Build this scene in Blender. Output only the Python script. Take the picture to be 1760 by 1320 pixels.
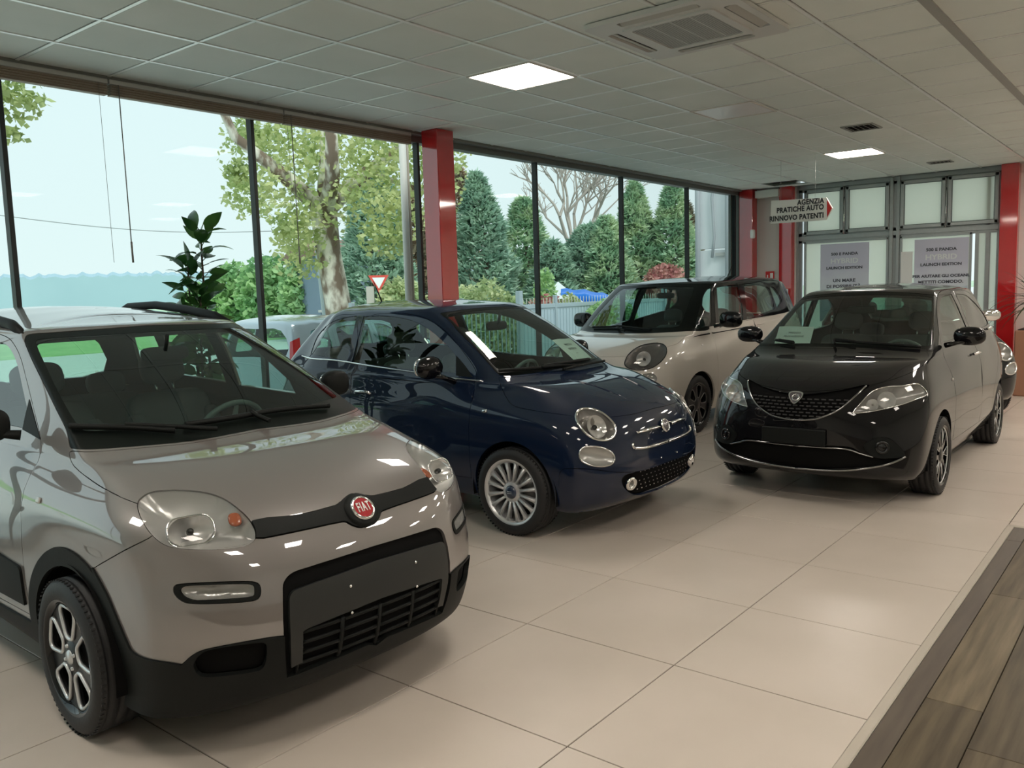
import bpy, bmesh, math, random
import numpy as np
from mathutils import Vector, Matrix
from mathutils.bvhtree import BVHTree
from mathutils.geometry import delaunay_2d_cdt
PI = math.pi
SC = bpy.context.scene
for o in list(bpy.data.objects):
    bpy.data.objects.remove(o)
COL = SC.collection
rnd = random.Random(7)

# ---------------------------------------------------------------- camera
F_PX, YAW, PITCH, ROLL, CAM_H = 1444.6, 0.6791, -0.1100, -0.0301, 1.60
cf = Vector((math.cos(YAW)*math.cos(PITCH), math.sin(YAW)*math.cos(PITCH), math.sin(PITCH)))
cr = Vector((math.sin(YAW), -math.cos(YAW), 0.0)); cu = cr.cross(cf)
cr2 = cr*math.cos(ROLL) + cu*math.sin(ROLL); cu2 = -cr*math.sin(ROLL) + cu*math.cos(ROLL)
cam = bpy.data.objects.new('camera', bpy.data.cameras.new('camera')); COL.objects.link(cam)
cam.matrix_world = Matrix(((cr2.x, cu2.x, -cf.x, 0), (cr2.y, cu2.y, -cf.y, 0), (cr2.z, cu2.z, -cf.z, CAM_H), (0, 0, 0, 1)))
cam.data.sensor_width = 36.0; cam.data.lens = 36.0*F_PX/1760.0
cam.data.clip_start = 0.05; cam.data.clip_end = 2000
SC.camera = cam
# ---------------------------------------------------------------- sky, exposure
W = bpy.data.worlds.new('sky'); SC.world = W; W.use_nodes = True
wn = W.node_tree.nodes; wl = W.node_tree.links
for n in list(wn): wn.remove(n)
w_out = wn.new('ShaderNodeOutputWorld'); w_bg = wn.new('ShaderNodeBackground')
w_tc = wn.new('ShaderNodeTexCoord'); w_sep = wn.new('ShaderNodeSeparateXYZ'); w_ramp = wn.new('ShaderNodeValToRGB')
wl.new(w_tc.outputs['Generated'], w_sep.inputs[0]); wl.new(w_sep.outputs['Z'], w_ramp.inputs[0])
w_ramp.color_ramp.elements[0].position = 0.0; w_ramp.color_ramp.elements[0].color = (0.79, 0.92, 0.93, 1)
w_ramp.color_ramp.elements[1].position = 0.7; w_ramp.color_ramp.elements[1].color = (0.70, 0.89, 0.96, 1)
wl.new(w_ramp.outputs[0], w_bg.inputs['Color']); w_bg.inputs['Strength'].default_value = 1.12
wl.new(w_bg.outputs[0], w_out.inputs[0])
sun = bpy.data.objects.new('hazy_sun', bpy.data.lights.new('hazy_sun', 'SUN')); COL.objects.link(sun)
sun.data.energy = 2.6; sun.data.angle = math.radians(28); sun.data.color = (1.0, .97, .90)
sun.rotation_euler = Vector((-.35, -.75, .85)).to_track_quat('Z', 'Y').to_euler()
SC.view_settings.view_transform = 'Standard'; SC.view_settings.look = 'None'
SC.view_settings.gamma = 1.0; SC.view_settings.use_curve_mapping = False
SC.view_settings.exposure = 0.0
SC.cycles.max_bounces = 10; SC.cycles.transparent_max_bounces = 24; SC.cycles.glossy_bounces = 5
SC.cycles.sample_clamp_indirect = 4.0; SC.cycles.caustics_reflective = False; SC.cycles.caustics_refractive = False

# ---------------------------------------------------------------- materials
MATS = {}
def srgb(r, g, b):
    f = lambda c: (c/255/12.92) if c/255 <= .04045 else ((c/255+.055)/1.055)**2.4
    return (f(r), f(g), f(b))
def mat(name, rgb, rough=0.5, metal=0.0, coat=0.0, spec=0.5, emit=None, es=0.0, noise=None, bump=None, coat_rough=0.03):
    """noise=(scale, amount): value variation of the base colour; bump=(scale, strength)"""
    if name in MATS: return MATS[name]
    m = bpy.data.materials.new(name); m.use_nodes = True; MATS[name] = m
    nt = m.node_tree; b = nt.nodes['Principled BSDF']
    b.inputs['Base Color'].default_value = (*rgb, 1); b.inputs['Roughness'].default_value = rough
    b.inputs['Metallic'].default_value = metal; b.inputs['Coat Weight'].default_value = coat
    b.inputs['Coat Roughness'].default_value = coat_rough
    b.inputs['Specular IOR Level'].default_value = spec
    if emit: b.inputs['Emission Color'].default_value = (*emit, 1); b.inputs['Emission Strength'].default_value = es
    if noise or bump:
        tc = nt.nodes.new('ShaderNodeTexCoord')
    if noise:
        n = nt.nodes.new('ShaderNodeTexNoise'); n.inputs['Scale'].default_value = noise[0]; n.inputs['Detail'].default_value = 5
        nt.links.new(tc.outputs['Object'], n.inputs['Vector'])
        mx = nt.nodes.new('ShaderNodeMix'); mx.data_type = 'RGBA'
        mx.inputs['A'].default_value = (*[c*(1-noise[1]) for c in rgb], 1); mx.inputs['B'].default_value = (*[min(1, c*(1+noise[1])) for c in rgb], 1)
        nt.links.new(n.outputs['Fac'], mx.inputs['Factor']); nt.links.new(mx.outputs['Result'], b.inputs['Base Color'])
    if bump:
        n = nt.nodes.new('ShaderNodeTexNoise'); n.inputs['Scale'].default_value = bump[0]; n.inputs['Detail'].default_value = 3
        nt.links.new(tc.outputs['Object'], n.inputs['Vector'])
        bp = nt.nodes.new('ShaderNodeBump'); bp.inputs['Strength'].default_value = bump[1]; bp.inputs['Distance'].default_value = 0.01
        nt.links.new(n.outputs['Fac'], bp.inputs['Height']); nt.links.new(bp.outputs['Normal'], b.inputs['Normal'])
    return m
def glass(name, tint, refl=1.0, rough=0.0, ior=1.5, haze=None):
    """thin pane: fresnel mirror over a tinted transparent layer; haze=(colour, weight) adds dusty scatter"""
    if name in MATS: return MATS[name]
    m = bpy.data.materials.new(name); m.use_nodes = True; MATS[name] = m
    nt = m.node_tree; nt.nodes.clear(); N = nt.nodes.new; L = nt.links.new
    out = N('ShaderNodeOutputMaterial'); t = N('ShaderNodeBsdfTransparent'); t.inputs[0].default_value = (*tint, 1)
    g = N('ShaderNodeBsdfGlossy'); g.inputs['Roughness'].default_value = rough; g.inputs['Color'].default_value = (refl, refl, refl, 1)
    lw = N('ShaderNodeLayerWeight'); lw.inputs[0].default_value = .5      # facing: 0 straight on, 1 at grazing
    pw = N('ShaderNodeMath'); pw.operation = 'POWER'; pw.inputs[1].default_value = 4.0; L(lw.outputs['Facing'], pw.inputs[0])
    f0 = ((ior-1)/(ior+1))**2
    fr = N('ShaderNodeMath'); fr.operation = 'MULTIPLY_ADD'; fr.inputs[1].default_value = 1-f0; fr.inputs[2].default_value = f0; L(pw.outputs[0], fr.inputs[0])
    mx = N('ShaderNodeMixShader'); L(fr.outputs[0], mx.inputs[0]); L(g.outputs[0], mx.inputs[2])
    if haze:
        d = N('ShaderNodeBsdfDiffuse'); d.inputs[0].default_value = (*haze[0], 1)
        tr = N('ShaderNodeBsdfTranslucent'); tr.inputs[0].default_value = (*haze[0], 1)
        a = N('ShaderNodeMixShader'); a.inputs[0].default_value = .5; L(d.outputs[0], a.inputs[1]); L(tr.outputs[0], a.inputs[2])
        m2 = N('ShaderNodeMixShader'); m2.inputs[0].default_value = haze[1]; L(t.outputs[0], m2.inputs[1]); L(a.outputs[0], m2.inputs[2])
        L(m2.outputs[0], mx.inputs[1])
    else: L(t.outputs[0], mx.inputs[1])
    L(mx.outputs[0], out.inputs[0])
    return m

# ---------------------------------------------------------------- mesh helpers
class MB:
    def __init__(s): s.v = []; s.f = []; s.sm = []
    def add(s, vs, fs, smooth=False):
        o = len(s.v); s.v += [tuple(p) for p in vs]; s.f += [tuple(i+o for i in f) for f in fs]; s.sm += [smooth]*len(fs); return s
    def xf(s, M, start=0):
        for i in range(start, len(s.v)): s.v[i] = tuple(M @ Vector(s.v[i]))
        return s
    def box(s, c, d, M=None):
        x, y, z = [k/2 for k in d]; cx, cy, cz = c
        vs = [Vector((cx+a*x, cy+b*y, cz+e*z)) for a in (-1, 1) for b in (-1, 1) for e in (-1, 1)]
        if M: vs = [M @ v for v in vs]
        return s.add(vs, [(0, 1, 3, 2), (4, 6, 7, 5), (0, 4, 5, 1), (2, 3, 7, 6), (0, 2, 6, 4), (1, 5, 7, 3)])
    def bbox(s, c, d, r=.01, M=None):
        """box with chamfered edges"""
        x, y, z = [k/2 for k in d]; cx, cy, cz = c; r = min(r, x*.95, y*.95, z*.95)
        vs = []
        for a in (-1, 1):
            for b in (-1, 1):
                for e in (-1, 1):
                    vs += [Vector((cx+a*x, cy+b*(y-r), cz+e*(z-r))), Vector((cx+a*(x-r), cy+b*y, cz+e*(z-r))), Vector((cx+a*(x-r), cy+b*(y-r), cz+e*z))]
        I = lambda a, b, e, k: ((a > 0)*4+(b > 0)*2+(e > 0))*3+k
        fs = []
        for a in (-1, 1): fs.append([I(a, -1, -1, 0), I(a, 1, -1, 0), I(a, 1, 1, 0), I(a, -1, 1, 0)][::a])
        for b in (-1, 1): fs.append([I(-1, b, -1, 1), I(-1, b, 1, 1), I(1, b, 1, 1), I(1, b, -1, 1)][::b])
        for e in (-1, 1): fs.append([I(-1, -1, e, 2), I(1, -1, e, 2), I(1, 1, e, 2), I(-1, 1, e, 2)][::e])
        for a in (-1, 1):
            for b in (-1, 1):
                fs.append((I(a, b, -1, 0), I(a, b, -1, 1), I(a, b, 1, 1), I(a, b, 1, 0)))
                fs.append((I(a, -1, b, 0), I(a, -1, b, 2), I(a, 1, b, 2), I(a, 1, b, 0)))
                fs.append((I(-1, a, b, 1), I(-1, a, b, 2), I(1, a, b, 2), I(1, a, b, 1)))
                for e in (-1, 1): fs.append((I(a, b, e, 0), I(a, b, e, 1), I(a, b, e, 2)))
        if M: vs = [M @ v for v in vs]
        return s.add(vs, fs)
    def tube(s, pts, r, n=8, cap=True, closed=False, smooth=True, flat=1.0):
        """pts: list of 3D points; r: number or list; flat scales the section along its second axis"""
        P = [Vector(p) for p in pts]; k = len(P); R = r if isinstance(r, (list, tuple)) else [r]*k
        vs = []; up = None
        for i in range(k):
            a = P[(i-1) % k] if (closed or i > 0) else P[0]; b = P[(i+1) % k] if (closed or i < k-1) else P[-1]
            t = (b-a).normalized()
            if up is None:
                up = Vector((0, 0, 1)) if abs(t.z) < .9 else Vector((1, 0, 0))
            sd = t.cross(up).normalized(); up = sd.cross(t).normalized()
            for j in range(n):
                an = 2*PI*j/n; vs.append(P[i]+(sd*math.cos(an)+up*math.sin(an)*flat)*R[i])
        fs = []
        for i in range(k if closed else k-1):
            for j in range(n):
                a = i*n+j; b = i*n+(j+1) % n; c = ((i+1) % k)*n+(j+1) % n; d = ((i+1) % k)*n+j
                fs.append((a, b, c, d))
        s.add(vs, fs, smooth)
        if cap and not closed:
            o = len(s.v)-k*n; s.f += [tuple(o+j for j in range(n))[::-1], tuple(o+(k-1)*n+j for j in range(n))]; s.sm += [False]*2
        return s
    def lathe(s, prof, n=32, M=None, smooth=True, a0=0, a1=2*PI):
        """profile (r, h) about the z axis"""
        full = abs(a1-a0-2*PI) < 1e-6; m = n if full else n+1
        vs = [Vector((r*math.cos(a0+(a1-a0)*j/n), r*math.sin(a0+(a1-a0)*j/n), h)) for (r, h) in prof for j in range(m)]
        if M: vs = [M @ v for v in vs]
        fs = []
        for i in range(len(prof)-1):
            for j in range(n):
                a = i*m+j; b = i*m+(j+1) % m
                fs.append((a, b, b+m, a+m))
        return s.add(vs, fs, smooth)
    def plate(s, outer, holes, h0, h1, M=None, inner=()):
        """flat plate (2D outline with holes) extruded from h0 to h1"""
        vs = [Vector(p) for p in outer]; es = [(i, (i+1) % len(outer)) for i in range(len(outer))]
        loops = [list(range(len(outer)))]
        for hl in holes:
            o = len(vs); vs += [Vector(p) for p in hl]; es += [(o+i, o+(i+1) % len(hl)) for i in range(len(hl))]
            loops.append(list(range(o, o+len(hl))))
        V, E, Fc, ov, oe, of = delaunay_2d_cdt(vs, es, [], 1, 1e-6)
        tri = []
        for f in Fc:
            c = sum((V[i] for i in f), Vector((0, 0)))/len(f)
            if any(inpoly(c, h) for h in holes): continue
            a, b, d = V[f[0]], V[f[1]], V[f[2]]
            if (b-a).cross(d-a) < 0: f = f[::-1]
            tri.append(tuple(f))
        n = len(V)
        pv = [Vector((v.x, v.y, h1)) for v in V]+[Vector((v.x, v.y, h0)) for v in V]
        fs = tri+[tuple(i+n for i in f[::-1]) for f in tri]
        pv2 = []; fs2 = []
        for k, src in enumerate([outer]+list(holes)):
            m = len(src)
            for i in range(m):
                a, b = src[i], src[(i+1) % m]; o = len(pv2)
                pv2 += [(a[0], a[1], h0), (b[0], b[1], h0), (b[0], b[1], h1), (a[0], a[1], h1)]; fs2.append((o, o+1, o+2, o+3))
        if M: pv = [M @ v for v in pv]; pv2 = [M @ Vector(v) for v in pv2]
        s.add(pv, fs); s.add(pv2, fs2); return s
    def grid(s, P, smooth=True, closed_u=False, flip=False):
        """P[i][j] grid of points"""
        n, m = len(P), len(P[0]); vs = [p for row in P for p in row]; fs = []
        for i in range(n if closed_u else n-1):
            for j in range(m-1):
                f = (i*m+j, ((i+1) % n)*m+j, ((i+1) % n)*m+j+1, i*m+j+1); fs.append(f[::-1] if flip else f)
        return s.add(vs, fs, smooth)
    def ball(s, c, r, n=12, m=8):
        c = Vector(c); r = Vector(r) if hasattr(r, '__len__') else Vector((r, r, r))
        P = [[(c.x+r.x*math.cos(2*PI*i/n)*math.sin(PI*j/m), c.y+r.y*math.sin(2*PI*i/n)*math.sin(PI*j/m), c.z-r.z*math.cos(PI*j/m)) for j in range(m+1)] for i in range(n)]
        return s.grid(P, True, True)
    def mesh(s, name, m):
        me = bpy.data.meshes.new(name); me.from_pydata(s.v, [], s.f)
        me.polygons.foreach_set('use_smooth', s.sm); me.materials.append(m); me.update(); return me
def inpoly(p, poly):
    x, y = p[0], p[1]; c = False; n = len(poly); j = n-1
    for i in range(n):
        a, b = poly[i], poly[j]
        if (a[1] > y) != (b[1] > y) and x < (b[0]-a[0])*(y-a[1])/(b[1]-a[1])+a[0]: c = not c
        j = i
    return c
def tag(o, label=None, cat=None, group=None, kind=None):
    if label: o['label'] = label
    if cat: o['category'] = cat
    if group: o['group'] = group
    if kind: o['kind'] = kind
    return o
def link(name, data, parent=None, loc=None, M=None, label=None):
    o = bpy.data.objects.new(name, data); COL.objects.link(o)
    if M is not None: o.matrix_basis = M
    if loc is not None: o.location = loc
    if parent is not None: o.parent = parent
    if label: o['label'] = label
    return o
def empty(name, loc=(0, 0, 0), rz=0, label=None, cat=None, group=None):
    o = bpy.data.objects.new(name, None); COL.objects.link(o); o.location = loc; o.rotation_euler = (0, 0, rz); o.empty_display_size = .2
    return tag(o, label, cat, group)
def part(name, mb, m, parent=None, M=None, label=None, loc=None):
    return link(name, mb.mesh(name, m), parent, loc, M, label)
def struct(name, mb, m): return tag(part(name, mb, m), kind='structure')
def copy_tree(o, parent=None):
    c = o.copy(); COL.objects.link(c); c.parent = parent
    if parent is not None: c.matrix_parent_inverse = Matrix()
    for ch in list(o.children): copy_tree(ch, c)
    return c
def smooth_poly(pts, closed=True, k=4):
    """Catmull-Rom through the points; a point written (x, y, 0) is a hard corner"""
    P = [(p[0], p[1]) for p in pts]; H = [len(p) > 2 for p in pts]; n = len(P); out = []
    for i in range(n if closed else n-1):
        p0, p1, p2, p3 = P[(i-1) % n] if (closed or i > 0) else P[i], P[i], P[(i+1) % n], P[(i+2) % n] if (closed or i+2 < n) else P[(i+1) % n]
        m1 = ((p2[0]-p0[0])/2, (p2[1]-p0[1])/2); m2 = ((p3[0]-p1[0])/2, (p3[1]-p1[1])/2); d = (p2[0]-p1[0], p2[1]-p1[1])
        L = math.hypot(*d)+1e-9
        if H[i]: m1 = d
        if H[(i+1) % n]: m2 = d
        for m in (1, 2):
            q = m1 if m == 1 else m2; l = math.hypot(*q)+1e-9
            if l > 1.2*L: q = (q[0]*1.2*L/l, q[1]*1.2*L/l)
            if m == 1: m1 = q
            else: m2 = q
        for s in range(k):
            t = s/k; a, b, c, e = 2*t**3-3*t*t+1, t**3-2*t*t+t, -2*t**3+3*t*t, t**3-t*t
            out.append((a*p1[0]+b*m1[0]+c*p2[0]+e*m2[0], a*p1[1]+b*m1[1]+c*p2[1]+e*m2[1]))
    if not closed: out.append(P[-1])
    return out
# ---------------------------------------------------------------- car body surfaces
NU, NV = 16, 13
class Surf:
    """half car body: a C2 spline surface over (u: nose centre -> tail centre, v: sill -> roof centre line); the other half mirrors y"""
    def __init__(s, P, n=6):
        P = np.array(P, float)            # [NV+1][NU+1][3]
        for i in range(NV+1): P[i, 0, 1] = 0; P[i, NU, 1] = 0
        P[NV, :, 1] = 0
        s.n = n; C = P.copy()
        for _ in range(6): C += .8*(P-s.at_knots(C))
        s.C = s.pad(C)
        us = np.arange(NU*n+1)/n; vs = np.arange(NV*n+1)/n
        s.us, s.vs = us, vs
        U, Vv = np.meshgrid(us, vs)
        s.G, s.GN = s.ev(U, Vv)
        nv, nu = s.G.shape[:2]; s.nu, s.nv = nu, nv
        verts = s.G.reshape(-1, 3); idx = np.arange(nv*nu).reshape(nv, nu)
        quads = np.stack([idx[:-1, :-1], idx[:-1, 1:], idx[1:, 1:], idx[1:, :-1]], -1).reshape(-1, 4)
        s.quads = quads
        s.bvh = BVHTree.FromPolygons([Vector(v) for v in verts], [tuple(q) for q in quads.tolist()])
    def pad(s, C):
        m = np.array([1, -1, 1.])
        C = np.concatenate([C[:, 1:2]*m, C, C[:, -2:-1]*m], 1)
        C = np.concatenate([2*C[:1]-C[1:2], C, C[-2:-1]*m], 0)
        return C
    def at_knots(s, C):
        C = s.pad(C); w = [1/6, 4/6, 1/6]
        A = sum(w[i]*C[:, i:i+C.shape[1]-2] for i in range(3)); return sum(w[i]*A[i:i+A.shape[0]-2] for i in range(3))
    def ev(s, U, Vv):
        def B(t): return [(1-t)**3/6, (3*t**3-6*t*t+4)/6, (-3*t**3+3*t*t+3*t+1)/6, t**3/6]
        def D(t): return [-(1-t)**2/2, (9*t*t-12*t)/6, (-9*t*t+6*t+3)/6, t*t/2]
        U = np.clip(U, 0, NU); Vv = np.clip(Vv, 0, NV)
        iu = np.minimum(U.astype(int), NU-1); iv = np.minimum(Vv.astype(int), NV-1); fu = U-iu; fv = Vv-iv
        bu, bv, du, dv = B(fu), B(fv), D(fu), D(fv)
        S = Su = Sv = 0
        for a in range(4):
            for b in range(4):
                c = s.C[iv+a, iu+b]
                S = S+c*(bv[a]*bu[b])[..., None]; Su = Su+c*(bv[a]*du[b])[..., None]; Sv = Sv+c*(dv[a]*bu[b])[..., None]
        N = np.cross(Su, Sv); l = np.linalg.norm(N, axis=-1, keepdims=True)
        bad = l[..., 0] < 1e-7; N = N/np.maximum(l, 1e-9); N[bad] = (0, 0, 1)
        c = S-np.array([-1.1, 0, .7]); fl = (N*c).sum(-1) < 0
        if fl.mean() > .5: N = -N
        return S, N
    def face_uv(s, fi, p):
        j, i = divmod(fi, s.nu-1); a = s.G[j, i]; b = s.G[j, i+1]; d = s.G[j+1, i]; e = s.G[j+1, i+1]
        p = np.array(p); u = v = .5
        for _ in range(6):
            q = a*(1-u)*(1-v)+b*u*(1-v)+d*(1-u)*v+e*u*v
            qu = (b-a)*(1-v)+(e-d)*v; qv = (d-a)*(1-u)+(e-b)*u
            A = np.array([[qu@qu, qu@qv], [qu@qv, qv@qv]])+np.eye(2)*1e-10; r = np.array([qu@(p-q), qv@(p-q)])
            st = np.linalg.solve(A, r); u += st[0]; v += st[1]; u = min(1.05, max(-.05, u)); v = min(1.05, max(-.05, v))
        return ((i+u)/s.n, (j+v)/s.n)
    def cast(s, o, d):
        r = s.bvh.ray_cast(Vector(o), Vector(d))
        return None if r[0] is None else (s.face_uv(r[2], r[0]), r[0], r[3])
    def side(s, x, z):
        r = s.cast((x, 2.5, z), (0, -1, 0)); return r[0] if r else None
    def front(s, y, z):
        r = s.cast((3, y, z), (-1, 0, 0)); return r[0] if r else None
    def top(s, x, y):
        r = s.cast((x, y, 3), (0, 0, -1)); return r[0] if r else None
    def near(s, p):
        r = s.bvh.find_nearest(Vector(p)); return s.face_uv(r[2], r[0])
    def p(s, u, v, off=0.0, mir=False):
        sg = -1 if u < 0 else 1
        P, N = s.ev(np.array([abs(u)]), np.array([v])); q = P[0]+N[0]*off; q[1] *= sg*(-1 if mir else 1); return Vector(q)
    def nrm(s, u, v):
        P, N = s.ev(np.array([abs(u)]), np.array([v])); q = N[0].copy(); q[1] *= (-1 if u < 0 else 1); return Vector(q)
ST_A = [0, 17, 34, 51, 70, 90]
def ring(xf, xs, xrs, xr, ys, zs, nf=2.6, nr=3.0, fr=None):
    """ys at stations 5,7,9,11,13 ; zs at stations 0,2,4,5,7,9,11,13,16"""
    out = []
    Y = lambda st: float(np.interp(st, [5, 7, 9, 11, 13], ys)); Z = lambda st: float(np.interp(st, [0, 2, 4, 5, 7, 9, 11, 13, 16], zs))
    fr = fr or [0, .155, .29, .44, .585, .73, .86, .93, 1.0]
    for st in range(NU+1):
        if st <= 5:
            a = math.radians(ST_A[st]); out.append((xs+(xf-xs)*max(0, math.cos(a))**(2/nf), Y(5)*math.sin(a)**(2/nf), Z(st)))
        elif st < 13:
            out.append((xs+(xrs-xs)*fr[st-5], Y(st), Z(st)))
        else:
            a = math.radians([90, 62, 30, 0][st-13]); out.append((xrs+(xr-xrs)*max(0, math.cos(a))**(2/nr), Y(13)*math.sin(a)**(2/nr), Z(st)))
    return out

def stitched(name, S, tris, uv, m, parent, mirror, off=0.0, depth=0.012, gap=0.0, bowl=0.0, label=None, both=True, thick=True, sel_off=None, smooth_rim=False):
    """panel mesh from uv triangles on surface S. both: one mesh crossing the centre line; else two objects (left, right)"""
    used = sorted({i for t in tris for i in t})
    mp = {g: k for k, g in enumerate(used)}; T = np.array([[mp[i] for i in t] for t in tris]); UV = uv[used]
    P, N = S.ev(UV[:, 0], UV[:, 1]); cen = (np.abs(UV[:, 0]) < 1e-6) | (np.abs(UV[:, 0]-NU) < 1e-6) | (np.abs(UV[:, 1]-NV) < 1e-6)
    # orientation
    a = P[T[:, 1]]-P[T[:, 0]]; b = P[T[:, 2]]-P[T[:, 0]]; fn = np.cross(a, b); fl = (fn*N[T[:, 0]]).sum(1) < 0; T[fl] = T[fl][:, ::-1]
    cnt = {}
    for t in T.tolist():
        for k in range(3):
            e = (t[k], t[(k+1) % 3]); cnt[e] = 1
    bd = [e for e in cnt if (e[1], e[0]) not in cnt]
    bd = [e for e in bd if not (cen[e[0]] and cen[e[1]] and (abs(UV[e[0], 0]-UV[e[1], 0]) < 1e-6 and UV[e[0], 0] in (0.0, float(NU)) or abs(UV[e[0], 1]-NV) < 1e-6 and abs(UV[e[1], 1]-NV) < 1e-6))] if both else bd
    if gap or bowl:
        inw = np.zeros_like(P)
        for (i, j) in bd:
            d = np.cross(N[i], P[j]-P[i]); l = np.linalg.norm(d)
            if l > 1e-9: inw[i] += d/l; inw[j] += d/l
        l = np.linalg.norm(inw, axis=1, keepdims=True); isb = l[:, 0] > 1e-9
        inw = inw/np.maximum(l, 1e-9)
        if both: inw[cen, 1] = 0
    if bowl:
        B = P[[e[0] for e in bd]]; dist = np.array([np.min(np.linalg.norm(B-p, axis=1)) for p in P]); dm = max(dist.max(), 1e-6)
        dist[isb] = 0
        o = -bowl*np.clip(dist/(dm*.75), 0, 1)**.7
        P = P+N*(o+off)[:, None]
        e1 = P[T[:, 1]]-P[T[:, 0]]; e2 = P[T[:, 2]]-P[T[:, 0]]; fn = np.cross(e1, e2); N = np.zeros_like(P)
        for k in range(3): np.add.at(N, T[:, k], fn)
        N /= np.maximum(np.linalg.norm(N, axis=1, keepdims=True), 1e-12)
    else:
        P = P+N*off
        if gap: P = P+inw*gap
    V = P.tolist(); NN = N.tolist(); Fs = T.tolist()
    if thick and depth:
        for (i, j) in bd:
            d = np.cross(N[i], P[j]-P[i]); l = np.linalg.norm(d); d = -d/max(l, 1e-9)
            o = len(V); V += [P[i].tolist(), P[j].tolist(), (P[j]-N[j]*depth).tolist(), (P[i]-N[i]*depth).tolist()]
            NN += [d.tolist()]*4; Fs.append([o+1, o, o+3, o+2])
    def mk(V, NN, Fs, nm):
        me = bpy.data.meshes.new(nm); me.from_pydata(V, [], Fs); me.polygons.foreach_set('use_smooth', [True]*len(Fs))
        me.materials.append(m); me.update()
        me.normals_split_custom_set_from_vertices([tuple(x) for x in NN]); return me
    Vm = [(x, -y, z) for x, y, z in V]; Nm = [(x, -y, z) for x, y, z in NN]; Fm = [f[::-1] for f in Fs]
    if both:
        k = len(V); o = link(name, mk(V+Vm, NN+Nm, Fs+[[i+k for i in f] for f in Fm], name), parent, label=label); return [o]
    return [link(name, mk(V, NN, Fs, name), parent, label=label), link(name, mk(Vm, Nm, Fm, name), parent, label=label)]

def cut_surface(S, regions):
    """regions: list of (name, uv polygon); later ones win. Returns uv array and {name: triangles}"""
    U, Vv = np.meshgrid(S.us, S.vs); g = np.stack([U.ravel(), Vv.ravel()], 1)
    verts = [Vector(p) for p in g.tolist()]; nu, nv = S.nu, S.nv
    edges = [(i, i+1) for i in range(nu-1)]+[((nv-1)*nu+i, (nv-1)*nu+i+1) for i in range(nu-1)]+[(j*nu, (j+1)*nu) for j in range(nv-1)]+[(j*nu+nu-1, (j+1)*nu+nu-1) for j in range(nv-1)]
    for name, poly in regions:
        o = len(verts); verts += [Vector(p) for p in poly]; edges += [(o+i, o+(i+1) % len(poly)) for i in range(len(poly))]
    V, E, Fc, ov, oe, of = delaunay_2d_cdt(verts, edges, [], 0, 1e-5, False)
    uv = np.array([(p[0], p[1]) for p in V]); T = np.array([f for f in Fc if len(f) == 3])
    c = uv[T].mean(1); ok = (c[:, 0] > 0) & (c[:, 0] < NU) & (c[:, 1] > 0) & (c[:, 1] < NV); T = T[ok]; c = c[ok]
    uv[:, 0] = np.clip(uv[:, 0], 0, NU); uv[:, 1] = np.clip(uv[:, 1], 0, NV)
    lab = np.full(len(T), -1)
    for k, (name, poly) in enumerate(regions):
        A = np.array(poly); B = np.roll(A, -1, 0); lo = A.min(0); hi = A.max(0)
        s = np.where((c[:, 0] >= lo[0]) & (c[:, 0] <= hi[0]) & (c[:, 1] >= lo[1]) & (c[:, 1] <= hi[1]))[0]
        if len(s) == 0: continue
        q = c[s]; cr_ = np.zeros(len(s), bool)
        for (ax, ay), (bx, by) in zip(A, B):
            if ay == by: continue
            m_ = ((ay > q[:, 1]) != (by > q[:, 1])) & (q[:, 0] < (bx-ax)*(q[:, 1]-ay)/(by-ay)+ax); cr_ ^= m_
        lab[s[cr_]] = k
    out = {}
    for k, (name, poly) in enumerate(regions): out.setdefault(name, []).extend(T[lab == k].tolist())
    out['rest'] = T[lab == -1].tolist()
    return uv, out
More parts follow.
